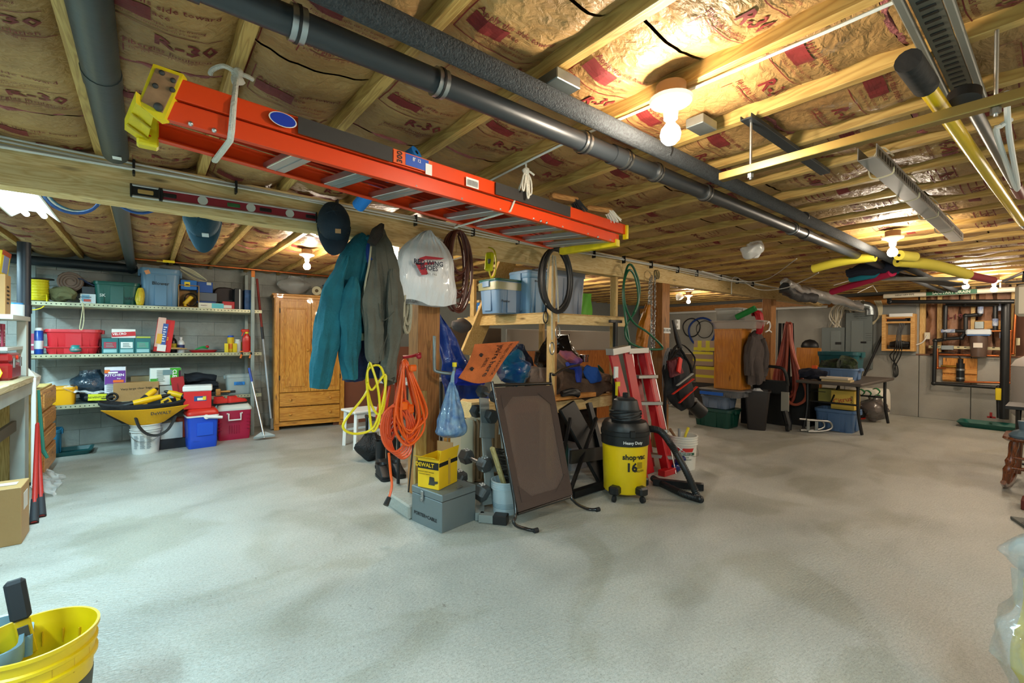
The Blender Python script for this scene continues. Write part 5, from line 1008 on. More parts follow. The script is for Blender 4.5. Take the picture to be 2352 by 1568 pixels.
for i in range(7): part('wing_feather', pg([pt_(947+i*2.5,608+i*4.0),pt_(968+i*2,606+i*3.6),pt_(972+i*1.6,609.5+i*3.6),pt_(966+i*1.8,612+i*3.7),pt_(949+i*2.4,611.5+i*4.0)],.0003*i), cr, t, 0, w=True)
text('RED WING', .05, fm(onbag(984,604),(0,-1,0)) @ Matrix.Translation((0,0,.005)), mt('#12203a',.5), t, .02, 1.0, w=True); text('SHOES', .05, fm(onbag(985,616),(0,-1,0)) @ Matrix.Translation((0,0,.005)), mt('#12203a',.5), t, .02, 1.0, w=True); text('EST. 1905', .022, fm(onbag(991,630),(0,-1,0)) @ Matrix.Translation((0,0,.005)), INK, t, .005, w=True)
def coil(name, label, cx, cy, rx, rz_, n, r, m, y, seed=0, cat='cord', jit=.012, wob=.22, parent=None):
    rr_ = rnd(seed); pts = []
    per = 14
    for k in range(n):
        sx = rx*(1-wob*rr_.random()); sz = rz_*(1-wob*rr_.random()); ox = rr_.uniform(-1,1)*jit; oy = rr_.uniform(-1,1)*jit*2.0
        for i in range(per): a = 2*PI*i/per+PI/2; pts.append(V((cx+ox+sx*math.cos(a),y+oy+.02*math.cos(a),cy+(rz_-sz)+sz*math.sin(a))))
    mb = MB().tube(smooth_path(pts,2),r,6)
    if parent: return part('coil', mb, m, parent, w=True)
    t = thing(name, label, cat, (cx,y,cy-rz_)); part('coil', mb, m, t, w=True); return t
BRC = mt('#5a2c20',.45)
c = H(1052,625,3.16); t = coil('extension_lead','coiled brown extension cord hanging right of the white bag',c.x,c.z,.16,.34,15,.009,BRC,3.17,3,wob=.5,jit=.02)
part('hanger_tie', MB().tube([H(1012,548,3.18),H(1005,560,3.12),H(1030,595,3.12),H(1060,590,3.12)],.004,6,sub=4), WHT, t, w=True)
c = H(933,728,3.12); t = coil('rope_coil','coil of thick pale rope hanging behind the grey jacket',c.x,c.z+.03,.06,.17,8,.012,mt('#b9b39c',.9,bump=.5,bs=90),3.14,5,'rope',wob=.4)
# orange and yellow extension cords
ORC = mt('#e65a16',.35); ORD2 = mt('#d9480f',.35)
hk = thing('red_hook','red handled hook on the post carrying the orange cords','hook',H(950,822,3.15)); part('arm', MB().tube([H(925,820,3.12),H(945,818,3.12),H(965,812,3.2)],.012,8,sub=4), mt('#a01828',.4), hk, w=True); part('end_cap', MB().ball(H(962,818,3.1),.022), mt('#a01828',.4), hk, w=True)
def hank(name, label, top, dx, drop, n, w0, r, m, y, seed, cat='cord'):
    rr_ = rnd(seed); T_ = V(top); t = thing(name, label, cat, T_-V((0,0,drop))); pts = []
    for k in range(n):
        d = drop*rr_.uniform(.72,1.); w_ = w0*rr_.uniform(.45,1); cx = dx*rr_.uniform(.6,1.2); yo = rr_.uniform(-.05,.03)
        pts += [T_+V((rr_.uniform(-.015,.015),yo*.3,rr_.uniform(-.01,.01))),T_+V((cx*.4-w_*.55,yo,-d*.35)),T_+V((cx-w_,yo-.02,-d*.75)),T_+V((cx-w_*.5,yo-.02,-d*.97)),T_+V((cx+w_*.2,yo-.01,-d)),T_+V((cx+w_,yo,-d*.8)),T_+V((cx*.4+w_*.6,yo,-d*.38))]
    part('loops', MB().tube(pts,r,7,sub=5), m, t, w=True); return t
t = hank('extension_lead','thick hank of orange extension cord hanging on the post',H(928,828,3.1),.04,.62,13,.13,.0085,ORC,3.1,2)
part('lower_loops', MB().tube([H(925,830,3.08)]+[H(905+30*math.cos(a)+(k*5),985+(52+4*k)*math.sin(a),3.06+.01*k) for k in range(5) for a in [2*PI*i/10 for i in range(10)]],.0085,7,sub=3), mt('#e0582a',.4), t, w=True)
part('hanging_end', MB().tube([H(893,1040,3.04),H(897,1085,3.04),H(900,1115,3.02),H(893,1145,3.0)],.009,7,sub=5), ORC, t, w=True); part('plug', MB().tube([H(894,1142,3.0),H(886,1160,2.98)],[.016,.02],8), BLK, t, w=True)
part('bright_plug', MB().box(H(948,845,3.04),(.06,.04,.05),r=.3,b=.01), mt('#f0620c',.4), t, w=True); part('bright_plug', MB().box(H(929,932,3.04),(.05,.03,.06),b=.01), mt('#f0620c',.4), t, w=True)
c = H(893,900,3.12); t = hank('extension_lead','older red-orange cord hank left of the thick orange one',H(905,835,3.14),-.04,.58,7,.1,.008,mt('#c9421c',.4),3.1,9)
t = thing('extension_lead','loosely looped yellow extension cord hanging under the grey jacket','cord',H(870,850,3.05))
part('loops', MB().tube([H(852,822,3.08),H(842,870,3.05),H(850,920,3.04),H(866,950,3.03),H(880,940,3.02),H(885,880,3.02),H(872,840,3.04),H(845,850,3.04),H(842,900,3.02),H(795,962,3.0),H(790,985,3.0),H(815,996,3.0),H(850,988,3.0),H(868,960,3.0),H(882,910,3.0),H(885,860,3.02),H(855,895,3.02),H(843,880,3.02),H(848,940,3.02),H(856,990,3.0),H(872,960,3.0),H(868,890,3.0),H(850,830,3.04)],.0085,7,sub=6), mt('#e6cf10',.35), t, w=True)
t = solo('outlet_lead','black cord with orange outlet hanging down the post','cord',MB().tube([H(952,930,3.12),H(950,1000,3.1),H(945,1060,3.09),H(938,1130,3.09)],.006,6,sub=5),BLK); part('outlet', MB().box((-.02,-.01,.62),(.06,.04,.07),b=.012), mt('#f0620c',.4), t, 0)
# pipe bracket and blue grocery bag
t = thing('pipe_bracket','bent galvanised pipe bracket with yellow tip on the post','hook',H(998,850,3.17)); part('pipe', MB().tube([H(998,772,3.2),H(998,800,3.18),H(998,840,3.18),H(1002,852,3.17),H(1030,857,3.1),H(1042,855,3.06),H(1044,835,3.05)],.014,10,sub=4), GALV, t, w=True); part('yellow_tip', MB().cyl(H(1044,842,3.05),H(1044,832,3.05),.018), mt('#e8d01a',.4), t, w=True)
b0 = H(1037,1003,3.04)
t = thing('grocery_bag','blue translucent grocery bag hanging from the pipe bracket','bag',b0); part('sack', hangbag(b0,.13,.1,.43,3), mt('#7fa3bd',.25,alpha=.8,bump=.9,bs=20,coat=.5,var=.45,vs=16,hue='#2c62a8'), t, w=True)
part('handle', MB().tube([b0+V((0,0,.41)),H(1040,862,3.05),H(1043,850,3.05)],[.018,.014,.01],8,fl=.6), mt('#8fb0c4',.3,alpha=.85,bump=.6), t, w=True)
# power plug block, hose coils, rope, chain
t = thing('cord_tester','yellow power block hanging by its cord from the beam','adapter',H(1128,640,3.12)); part('housing', MB().bar(H(1126,580,3.14),H(1122,622,3.12),.07,.05,bv=.012), mt('#cfd016',.4), t, w=True); part('face', MB().box(H(1124,600,3.1),(.03,.006,.04)), BLK, t, 0, w=True)
part('cord', MB().tube([H(1122,568,3.2),H(1135,575,3.15),H(1139,600,3.13),H(1136,630,3.12),H(1128,637,3.12),H(1123,620,3.12)],.007,6,sub=5), mt('#d6c81c',.4), t, w=True)
c = H(1272,646,3.12)
t = coil('black_hose_coil','large coil of black rubber hose hanging on the beam',c.x,c.z,.22,.31,3,.017,mt('#2a2a2c',.5),3.1,4,'hose',jit=.03,wob=.14)
t = thing('tie_rope','doubled pale rope with snap hooks hanging inside the hose coil','rope',H(1265,800,3.1))
for i,(p0,p1,p2) in enumerate((((1262,590),(1258,640),(1255,700)),((1270,586),(1268,700),(1268,780)),((1275,588),(1280,660),(1283,740)))): part('rope', MB().tube([H(*p0,3.14),H(*p1,3.12),H(*p2,3.1)],.009,7,sub=5), mt('#c9c3ae',.9,bump=.6,bs=120), t, w=True)
for p in ((1268,800),(1281,762),(1253,728)): part('snap_hook', MB().tube([H(p[0]+5*math.cos(a),p[1]+14*math.sin(a),3.09) for a in [2*PI*i/14 for i in range(14)]],.006,6,closed=True), STEEL if p[0] != 1253 else BLK, t, w=True)
c = H(1452,660,3.14)
t = thing('green_hose','green garden hose looped over a nail on the beam','hose',H(1450,800,3.1)); part('loops', MB().tube([H(1448,802,3.08),H(1438,740,3.1),H(1431,670,3.12),H(1440,615,3.16),H(1452,610,3.16),H(1465,640,3.14),H(1469,670,3.13),H(1462,710,3.12),H(1442,740,3.1),H(1436,760,3.08),H(1445,785,3.06),H(1480,800,3.05),H(1515,802,3.05),H(1520,795,3.05),H(1490,765,3.06),H(1455,740,3.08),H(1436,700,3.1),H(1433,650,3.12),H(1445,620,3.14),H(1460,640,3.12),H(1466,690,3.12),H(1448,735,3.12)],.013,8,sub=6), mt('#0f5a3e',.35), t, w=True)
t = thing('steel_chain','galvanised chain hanging in doubled strands from the beam','chain',H(1500,830,3.1))
def chain(pts, par, s=.021):
    pts = smooth_path([V(p) for p in pts],20); L=0; nx=0
    lk = []
    for i in range(1,len(pts)):
        L += (pts[i]-pts[i-1]).length
        if L >= nx: lk.append((pts[i],(pts[i]-pts[i-1]).normalized())); nx += s*1.35
    for i,(p,d) in enumerate(lk):
        x = d.cross(V((0,1,0))).normalized() if i % 2 else V((0,1,0)); part('link', MB().tube([p+d*(s*math.sin(a))+x*(s*.55*math.cos(a)) for a in [2*PI*j/8 for j in range(8)]],.0042,5,closed=True), STEEL, par, w=True)
chain([H(1497,634,3.14),H(1496,700,3.14),H(1497,790,3.12),H(1494,825,3.12)],t); chain([H(1504,634,3.16),H(1504,700,3.16),H(1502,800,3.15)],t); chain([H(1493,640,3.12),H(1490,700,3.12)],t)
t = coil('wire_coil','small coil of tan wire at the top of the chain',H(1505,632).x,H(1505,632).z,.07,.06,5,.005,mt('#8f8560',.5,.5),3.18,6,'wire')
solo('orange_jacket','orange-brown rain jacket hanging behind the chain','jacket',cloth_limb([H(1490,700,3.42),H(1480,750,3.42),H(1472,810,3.42)],[.04,.09,.09],[.04,.07,.06],3),mt('#b8741a',.4,bump=.3))
# ================================================================ PLATFORM, STAIRS
px0, py0 = 3.1, 3.32
pf = thing('storage_platform','new pine platform of two by fours under the beam','platform',(3.7,3.9,0))
part('front_joist', MB().box((3.72,3.3,1.6),(1.3,.038,.1)), PW, pf, 0, w=True); part('side_joist', MB().box((3.1,4.0,1.6),(.038,1.4,.1)), wood('#d9b97a','#c39a58','y'), pf, 0, w=True)
part('deck', MB().box((3.74,4.0,1.658),(1.3,1.4,.016)), wood('#c9a868','#b08a4c','y'), pf, 0, w=True)
for x_,y_ in ((3.14,3.26),(4.24,3.35),(3.14,4.65),(4.3,4.65)): part('stud', MB().box((x_,y_,1.065),(.04,.085,2.125)), PWZ, pf, 0, w=True)
part('stud', MB().box((3.185,3.28,.8),(.04,.085,1.55)), mt('#a8743a',.6,var=.2), pf, 0, w=True)
for (x0,x1,y0,y1,Y_,c,l_,wd_,nm) in ((1138,1212,640,722,3.75,'#6c8fb5','#0f5a52',(('Plumber',.035,-.4,.35),),'blue plastic tote with a teal lid and packing tape on the platform'),
    (1212,1262,620,722,3.62,'#6b9ac4','#6a90b8',(('Blower',.03,-.1,.75),),'light blue tote behind the corner stud on the platform'),(1262,1350,615,724,3.62,'#7d8da6','#3c4254',(),'grey-blue tote with a dark lid inside the hose coil')):
    a = at(x0,y1,y=Y_); b = at(x1,y1,y=Y_); tp = at((x0+x1)/2,y0,y=Y_).z
    k_ = tote('storage_tote',nm,((a.x+b.x)/2+.02,Y_+.2,1.668),(b.x-a.x)*.96,.36,tp-1.668,c,lid=l_,words=wd_,rz=-.0)
    if l_ == '#0f5a52': part('tape_band', MB().loft([rr((b.x-a.x)*.965,.362,.04,(tp-1.668)*.68),rr((b.x-a.x)*.975,.366,.04,(tp-1.668)*.9)]), mt('#a8a878',.25,alpha=.7), k_)
a = at(1112,725,y=3.9); carton('blue_carton','small bright blue carton with white label on the platform edge',(a.x+.37,3.75+.35,1.668),.1,.14,.15,'#1566b0',rz=.3,prints=[('r','f',-.3,0,.5,.6,'#e6e6da')]) if False else carton('blue_carton','small bright blue carton with white label beside the stair stringer',(3.16,4.45,1.668),.12,.14,.16,'#1566b0',prints=[('r','l',0,-.1,.5,.6,'#e6e6da'),('r','f',0,-.1,.5,.6,'#e6e6da')])
t = thing('curved_sheet','bright green curved plastic panel standing on the platform','panel',(4.02,3.75,1.668)); part('panel', MB().grid(lambda u,v:(.0+.3*u+.015*math.sin(v*6),.05*math.sin(u*3),.0+.3*v),12,10,.012), mt('#5fb81e',.5), t); part('edge', MB().tube([(-.015+.02*math.sin(v*6),-.01,.3*v) for v in [i/10 for i in range(11)]],.014,8), mt('#3d6a34',.5), t)
# stair stringer and treads behind
sr = thing('staircase','pine stair stringer rising behind the platform','stairs',(3.0,4.7,0)); SA = at(1076,748,y=4.6); SB = at(1170,590,y=4.1)
part('stringer', MB().bar(SA+V((0,0,-.35)),SB,.04,.24,up=(1,0,0)), PWZ, sr, 0, w=True)
for i in range(4): p = SA+(SB-SA)*(.05+.27*i); part('tread', MB().box(p+V((.3,.25,.05)),(.5,.26,.03)), PW, sr, 0, w=True)
pw_ = thing('stair_partition','partition of grey board over orange plywood behind the platform','wall panel',(5.2,5.2,0))
a = at(1196,758,y=5.2); b = at(1402,790,y=5.2)
part('grey_board', MB().box((5.35,5.2,1.38),(2.5,.03,.32)), mt('#a8a39b',.8), pw_, 0, w=True); part('plywood', MB().box((5.35,5.19,.61),(2.5,.03,1.2)), wood('#c47a34','#a55e22','z',.7), pw_, 0, w=True); part('brown_board', MB().box((3.6,5.4,1.4),(1.1,.03,.3)), mt('#5c4c3c',.8), pw_, 0, w=True)
# ---- heap under the platform on the low pine bench
lb_ = thing('low_bench','low pine bench under the platform carrying blankets and bags','bench',(3.7,3.6,0))
part('front_apron', MB().box((3.75,3.36,.69),(1.25,.038,.12)), PW, lb_, 0, w=True); part('top', MB().box((3.75,3.75,.765),(1.35,.8,.025)), wood('#d8a860','#b98444','x'), lb_, 0, w=True); part('top_plank', MB().box((3.45,3.28,.8),(.7,.1,.045)), wood('#d8944a','#b87432','x'), lb_, 0, w=True)
for x_ in (3.2,4.33): part('leg', MB().box((x_,3.42,.37),(.085,.04,.74)), PWZ, lb_, 0, w=True); part('leg', MB().box((x_,4.1,.37),(.085,.04,.74)), PWZ, lb_, 0, w=True)
BLKT = mt('#5a4638',.95,bump=.4,bs=60,var=.3,vs=8)
def heap(name, label, pts, rx, ry, m, seed, cat='cloth', amp=.03, sub=5): return solo(name, label, cat, cloth_limb([at(*p[:2],y=p[2]) for p in pts], rx, ry, seed, amp=amp, sub=sub), m)
heap('brown_blanket','brown furry blanket spread on the low bench under other cloth',((1275,880,3.5),(1330,890,3.45),(1395,885,3.4)),[.13,.14,.06],[.14,.16,.1],BLKT,3)
heap('striped_blanket','rolled tan and brown blanket on top of the furry one',((1272,820,3.55),(1310,850,3.5),(1360,862,3.45),(1395,870,3.4)),[.05,.07,.08,.04],[.08,.1,.1,.05],mt('#7d6656',.95,bump=.3,bs=50,var=.3,vs=6),5)
t = heap('blue_cloth','bright blue cloth hat with ties lying on the blankets',((1345,845,3.35),(1362,860,3.32),(1380,872,3.3)),[.05,.09,.02],[.03,.04,.02],mt('#0e4a9c',.8,bump=.2),7,amp=.01)
heap('blue_strap','crumpled royal blue strap hanging on the blankets',((1305,838,3.36),(1325,848,3.33),(1330,880,3.3)),[.03,.04,.02],[.03,.03,.02],mt('#12308c',.7,bump=.3),8)
heap('purple_cloth','purple and orange cloth beneath the blue strap',((1285,812,3.6),(1310,822,3.5),(1330,835,3.4)),[.04,.06,.04],[.05,.06,.03],mt('#57408c',.8,bump=.3,var=.3,hue='#b9632a'),9)
p = at(1300,860,y=3.85); solo('trash_bag','shiny black plastic trash bag heaped behind the blankets','bag',sack((p.x+.05,4.05,.785),.3,.26,.66,.45,4,n=36,amp=.05),mt('#0f1013',.18,bump=.9,bs=12,coat=.5))
solo('trash_bag','dark blue plastic bag left of the black trash bag','bag',sack((3.32,4.0,.785),.16,.2,.55,.4,8,n=30,amp=.04),mt('#101e34',.3,bump=.8,bs=12))
solo('tarp_bundle','brown-grey folded tarp stuffed beside the dark blue bag','tarp',sack((3.28,3.62,.785),.12,.16,.3,.7,2,amp=.03),mt('#6a5a50',.8,bump=.5))
t = thing('steel_canister','shiny steel canister lid beside the black trash bag','canister',at(1342,820,y=3.85)); part('body', MB().lathe([(.05,-.06),(.05,0),(.06,.005),(.06,.03),(.05,.035)]), mt('#c9b0a8',.15,1), t)
solo('green_trowel','green handled trowel standing among the blankets','tool',MB().tube([at(1374,838,y=3.6),at(1380,850,y=3.6),at(1388,862,y=3.6)],[.008,.03,.012],10),mt('#0d4a34',.4))
carton('tan_cooler','grey and tan soft cooler standing on the bench left of the stud',(2.98,3.75,.72),.26,.26,.34,'#8d8672',cat='cooler',m=mt('#8d8672',.9,bump=.4),prints=[('r','f',.3,.3,.45,.12,'#23262e')])
# dark things under the low bench
for i,(x_,y_,w_,h_,c,lb) in enumerate(((3.5,3.8,.5,.55,'#111417','black crate deep under the low bench'),(4.05,3.75,.4,.6,'#131010','dark wooden case under the right of the low bench'),(3.35,3.5,.3,.28,'#264a40','green plastic box low under the bench'),(3.62,3.45,.25,.24,'#8d9299','grey and black printed box under the bench'),(4.0,3.4,.22,.3,'#4c5060','blue-grey box at the right under the bench'))):
    carton('storage_box',lb,(x_,y_,0),w_,.3,h_,c)
# ---- draped cloths between post and stud
t = solo('blue_tarp','bright blue tarp hanging from the beam behind the post','tarp',MB().grid(lambda u,v:tuple(V((1.96+.12*v+u*(.06+.55*v**1.1),3.5+.03*math.sin(u*11+v*3)+.12*u,1.72-v*.9))+noise.noise_vector(V((u*4,v*5,3)))*.04),22,22,.004),mt('#0d3f9e',.35,bump=.6,bs=14,coat=.3))
solo('drill_case','grey plastic case on the tarp beside the stair stringer','case',MB().ball(at(1062,748,y=3.7),(.11,.07,.07)).jit(.02,12),mt('#4a4340',.6,bump=.2))
heap('teal_bag','shiny teal and blue plastic bag beside the orange mat',((1150,850,3.35),(1185,850,3.3),(1208,855,3.3)),[.1,.17,.09],[.12,.13,.08],mt('#0a5f7a',.2,bump=.9,bs=12,coat=.6,var=.5,vs=7,hue='#0b2f7a'),4,'bag')
heap('royal_blue_cloth','royal blue cloth bunched under the orange mat',((1045,868,3.25),(1080,866,3.22),(1110,866,3.2)),[.05,.07,.05],[.05,.08,.06],mt('#0c2ab0',.8,bump=.2),6)
mc = [(1052,868),(1118,872),(1200,790),(1128,775)]
P00,P10,P11,P01 = at(1054,866,y=3.02),at(1130,876,y=3.0),at(1195,783,y=3.22),at(1090,790,y=3.25)
def matf(u,v): p = (P00*(1-u)+P10*u)*(1-v)+(P01*(1-u)+P11*u)*v; return p+V((0,-.03*math.sin(PI*v)-.015*math.sin(u*5),.05*math.sin(PI*v)*u-.03*math.sin(PI*u)*(1-v)))
t = thing('orange_mat','orange plush mat with black lettering draped over the heap','mat',P00); part('pile', MB().grid(lambda u,v: matf(u,v),24,18,.012), mt('#d8743c',.95,bump=.6,bs=120,var=.15,vs=12), t, w=True)
def mtext(s, size, u0, v0, bold=.01, sx=1.):    # words follow the mat, reading down its long side
    v_, f_ = tverts(s, bold); L1 = (P01-P00).length; L2_ = (P10-P00).length
    mb = MB(); q = []
    for p in v_: u = u0-p.y*size/L2_*-1*1; vv = v0+p.x*size*sx/L1*-1; u = u0+p.y*size/L2_; a_ = matf(min(max(u,0),1),min(max(vv,0),1)); b_ = matf(min(u+.02,1.02),vv); c2 = matf(u,vv+.02); n_ = (b_-a_).cross(c2-a_).normalized(); n_ = n_ if n_.y < 0 else -n_; q.append(a_+n_*.006)
    mb.add(q,f_); part('lettering', mb, INK, t, 0, w=True)
mtext("NO NEED TO KNOCK",.036,.86,.5); mtext('we know',.045,.72,.3) if False else None; mtext("you're here",.075,.62,.5,.012); mtext('DIESEL',.036,.4,.42)
for u,v in ((.2,.62),(.15,.25)):
    a_ = matf(u,v)
    mb = MB().ball(a_+V((0,-.012,0)),(.014,.004,.012)); [mb.ball(a_+V((.018*math.cos(k),-.012,.018*math.sin(k))),(.006,.004,.006),8) for k in (.5,1.2,1.9,2.6)]; part('paw_print', mb, INK, t, w=True)
carton('pine_crate','pale pine crate behind the dumbbell rack top',(2.62,3.75,.62),.4,.3,.16,'#d9b36a',m=PW); t = thing('pale_shelf_stand','beige cardboard stand supporting the pine crate','stand',(2.62,3.75,0)); part('panel', MB().box((0,0,.3),(.5,.3,.6)), mt('#a89a80',.8), t, 0)
# oil radiator
t = thing('oil_radiator','beige oil-filled radiator behind the dumbbell rack','heater',(2.48,3.55,0),.35)
for i in range(7): part('fin', MB().loft([rr(.035,.14,.012,.08+0*i,3,-.18+i*.06),rr(.045,.15,.015,.12,3,-.18+i*.06),rr(.045,.15,.015,.6,3,-.18+i*.06),rr(.03,.12,.012,.65,3,-.18+i*.06)]), mt('#9b937c',.4), t)
for s in (-.15,.15): part('foot', MB().box((s,0,.04),(.04,.24,.07)), mt('#5a5648',.5), t, 0)
t = thing('wooden_stool','small yellow pine stool behind the blue grocery bag','stool',(2.55,4.25,0),.2); part('seat', MB().box((0,0,.42),(.34,.3,.035),b=.008), wood('#d08a34','#b06c20','x'), t, 0)
for sx in (-1,1):
    for sy in (-1,1): part('leg', MB().bar((sx*.15,sy*.13,0),(sx*.13,sy*.11,.4),.035,.035), wood('#d99a44','#b8782c','z'), t, 0)
# boots and black stand
t = thing('tube_stand','black bent tube stand behind the orange cords','stand',(1.9,4.55,0))
for p in (((1.86,4.0),(1.98,5.1)),((2.15,4.1),(2.27,5.1))): part('tube', MB().tube([(p[0][0],p[0][1],.012),(p[0][0],p[0][1],.42),(p[0][0]+.01,p[0][1]+.06,.5),(p[1][0]-.02,p[1][1]-.08,.5),(p[1][0],p[1][1],.42),(p[1][0],p[1][1],.012)],.016,10,sub=4), BLK, t, w=True)
def boot(label, x, y, rz, hi=.2, c='#15171a', name='work_boot', cat='boot'):
    t = thing(name,label,cat,(x,y,.0),rz,'black boots by the post'); part('upper', MB().loft([rr(.27,.095,.045,.025,5),rr(.28,.1,.045,.05,5),rr(.22,.085,.04,.08,5,.03),rr(.13,.09,.04,.12,5,.07),rr(.13,.1,.045,hi,5,.07),rr(.11,.08,.04,hi*.98,5,.07),rr(.1,.07,.03,.1,5,.06)]), mt(c,.5,bump=.15), t); part('sole', MB().loft([rr(.28,.1,.045,0,5),rr(.29,.105,.045,.025,5)]), BLKR, t)
boot('black clog left of the orange cord end',1.83,4.28,1.45,.13); boot('black clog right of the orange cord end',1.98,4.28,1.5,.13)
boot('black boot behind the clogs, left one',1.93,4.55,1.4,.3); boot('black boot behind the clogs, right one',2.08,4.6,1.5,.3)
t = solo('black_sack','black mesh bag slumped on the floor behind the boots','bag',sack((1.98,5.0,.001),.17,.14,.3,.4,4,amp=.03),mt('#14161a',.6,bump=.8,bs=60))
# ---- silver toolbox and yellow carton
TBL = V((1.64,2.79,0)); 
SIL = mt('#7b8689',.45,.55,bump=.04); ang = -.02
TB = thing('metal_toolbox','silver-grey metal chest in front of the timber post','toolbox',(1.775,3.01,0),-1.40)
# box local: width along x .33, depth along y .40
part('body', MB().box((0,0,.11),(.355,.335,.22),b=.004), SIL, TB, 0); part('lid', MB().box((0,0,.248),(.36,.34,.052),b=.006), SIL, TB, 0); part('seam', MB().box((0,0,.221),(.351,.331,.004)), BLK, TB, 0)
lt = part('latch', MB().box((-.04,-.175,.225),(.03,.01,.07)).box((-.04,-.18,.195),(.02,.01,.03)), STEEL, TB, 0)
text('PORTER+CABLE',.036,fm((-.01,-.169,.075),(0,-1,0)),INK,TB,.02,1.05)
yb_ = thing('sander_carton','open yellow and black DEWALT tool carton on the silver chest'.replace('DEWALT ',''),'box',(1.745,3.05,.276),-1.15)
YC = mt('#e8bb12',.5); W_,D_,H_ = .19,.24,.22
for c,d,n_ in (((0,-D_/2,H_/2),(W_,.005,H_),'front_panel'),((0,D_/2,H_/2),(W_,.005,H_),'back_panel'),((-W_/2,0,H_/2),(.005,D_,H_),'side_panel'),((W_/2,0,H_/2),(.005,D_,H_),'side_panel'),((0,0,.004),(W_,D_,.006),'bottom_panel')): part(n_, MB().box(c,d), YC, yb_, 0)
part('flap', MB().box((0,-D_/2-.025,H_+.012),(W_,.06,.004),r=Matrix.Rotation(-.5,4,'X')), YC, yb_, 0); part('flap', MB().box((W_/2+.01,0,H_+.03),(.004,D_,.08),r=Matrix.Rotation(.2,4,'Y')), YC, yb_, 0); part('flap', MB().box((-.02,D_/2,H_+.04),(W_*.8,.004,.08)), KRAFT, yb_, 0)
part('black_band', rect(W_*1.0,.055,fm((0,-D_/2-.003,H_*.78),(0,-1,0))), BLK, yb_, 0); part('black_band', rect(D_,.03,fm((W_/2+.003,0,H_*.82),(1,0,0))), BLK, yb_, 0); part('clear_tape', rect(.03,.2,fm((W_/2+.004,0.01,H_*.5),(1,0,0))), mt('#c9a03a',.3), yb_, 0)
text('DEWALT',.042,fm((-.03,-D_/2-.005,H_*.78),(0,-1,0)),YC,yb_,.03); text('RANDOM ORBIT SANDER',.013,fm((-.02,-D_/2-.004,H_*.55),(0,-1,0)),INK,yb_); text('PONCEUSE ORBITALE',.011,fm((-.03,-D_/2-.004,H_*.47),(0,-1,0)),INK,yb_)
part('sander_print', MB().prism([(-.035,-.02),(.02,-.02),(.022,-.01),(.05,.0),(.05,.015),(.02,.012),(.015,.04),(-.025,.042),(-.03,0)],.001,M=fm((.04,-D_/2-.004,H_*.22),(0,-1,0))), mt('#3a3a30',.5), yb_, 0)
solo('small_bolt','small steel bolt lying on the silver chest','bolt',MB().cyl((1.80,2.86,.282),(1.85,2.87,.282),.006),STEEL)
# ---- dumbbell rack
RK = mt('#8a9290',.4,.3); HEX = mt('#4d5152',.5,.3,bump=.15)
rk = thing('dumbbell_rack','grey steel dumbbell rack with curved cradles behind the silver chest','rack',(2.2,3.05,0))
for px_ in (2.16,2.36): 
    part('cradle_rail', MB().bar((px_,2.93,.12),(px_+.12,3.2,.88),.1,.012,up=(0,1,0)).bar((px_+.03,2.99,.3),(px_+.05,3.02,.42),.15,.014,up=(0,1,0)).bar((px_+.07,3.08,.56),(px_+.09,3.1,.68),.15,.014,up=(0,1,0)), RK, rk, 0, w=True)
part('base_foot', MB().bar((1.98,2.82,.035),(2.06,2.72,.035),.07,.06).bar((2.25,3.2,.035),(1.98,2.82,.035),.07,.06), RK, rk, 0, w=True); part('rubber_end', MB().bar((2.05,2.735,.035),(2.12,2.65,.035),.085,.07,bv=.006), BLK, rk, 0, w=True)
part('cross_tube', MB().bar((2.1,2.98,.09),(2.75,2.88,.09),.07,.07), RK, rk, 0, w=True)
def dumb(label, a, b, r, num=None, u=0):
    a = V(a); b = V(b); t = thing('dumbbell',label,'dumbbell',(a+b)/2,0,'hex dumbbells on the rack'); d = (b-a).normalized(); L = (b-a).length
    for p,k in ((a,1),(b,-1)):
        part('head', MB().tube([p-d*k*r*.75,p-d*k*r*.55,p+d*k*r*.55,p+d*k*r*.75],[r*.85,r,r,r*.85],6), HEX, t, 0, w=True)
    part('grip', MB().cyl(a,b,.017), STEEL, t, w=True)
    if num:
        for p,k in ((a,1),(b,-1)): text(num,.05,fm(p+V((-.0,-.01,r*.93)),(0,-.35,1),(0,1,.3)),WHT,t,.02,w=True)
dumb('hex dumbbell marked 30 at the bottom of the rack',at(1054,1098,y=3.13),at(1106,1130,y=2.93),.068,'30')
dumb('hex dumbbell marked 25 on the middle cradle of the rack',at(1071,1048,y=3.25),at(1113,1066,y=3.02),.064,'25')
dumb('plain dark dumbbell on the upper cradle of the rack',at(1095,944,y=3.35),at(1128,956,y=3.12),.06)
dumb('plain dark dumbbell at the very top of the rack',at(1108,899,y=3.4),at(1138,910,y=3.2),.056)
# broom head and bucket, folding lounger panel
q = at(1165,1186,z=0); t = bucket('joint_bucket','white bucket with blue print holding a brush behind the brown panel',(q.x+.06,q.y+.1,0),.115,.26,'#c5d4da',handle=False); 
for i in range(12): part('print_line', MB().lathe([(.1035+.0001*i,.05+i*.011),(.1040+.0001*i,.053+i*.011)],n=36), mt('#6f8fa0',.5), t) if i < 4 else None
b_ = thing('counter_brush','tall wooden brush with grey bristles standing in the bucket','brush',(q.x+.02,q.y+.08,.2)); part('block', MB().bar((.02,0,0),(-.1,.02,.34),.03,.05,up=(0,1,0),bv=.01), wood('#cdbb84','#b09a60','z'), b_, 0)
mb = MB(); rr_ = rnd(4)
for i in range(220): k = rr_.random(); mb.cyl((.03-.11*k,rr_.uniform(-.02,.02),.03+.3*k),(.11-.11*k+rr_.uniform(-.01,.02),rr_.uniform(-.025,.025),.01+.3*k),.002,n=3)
br_ = part('bristles', mb, mt('#4b4640',.9), b_, 0); br_['kind'] = 'stuff'
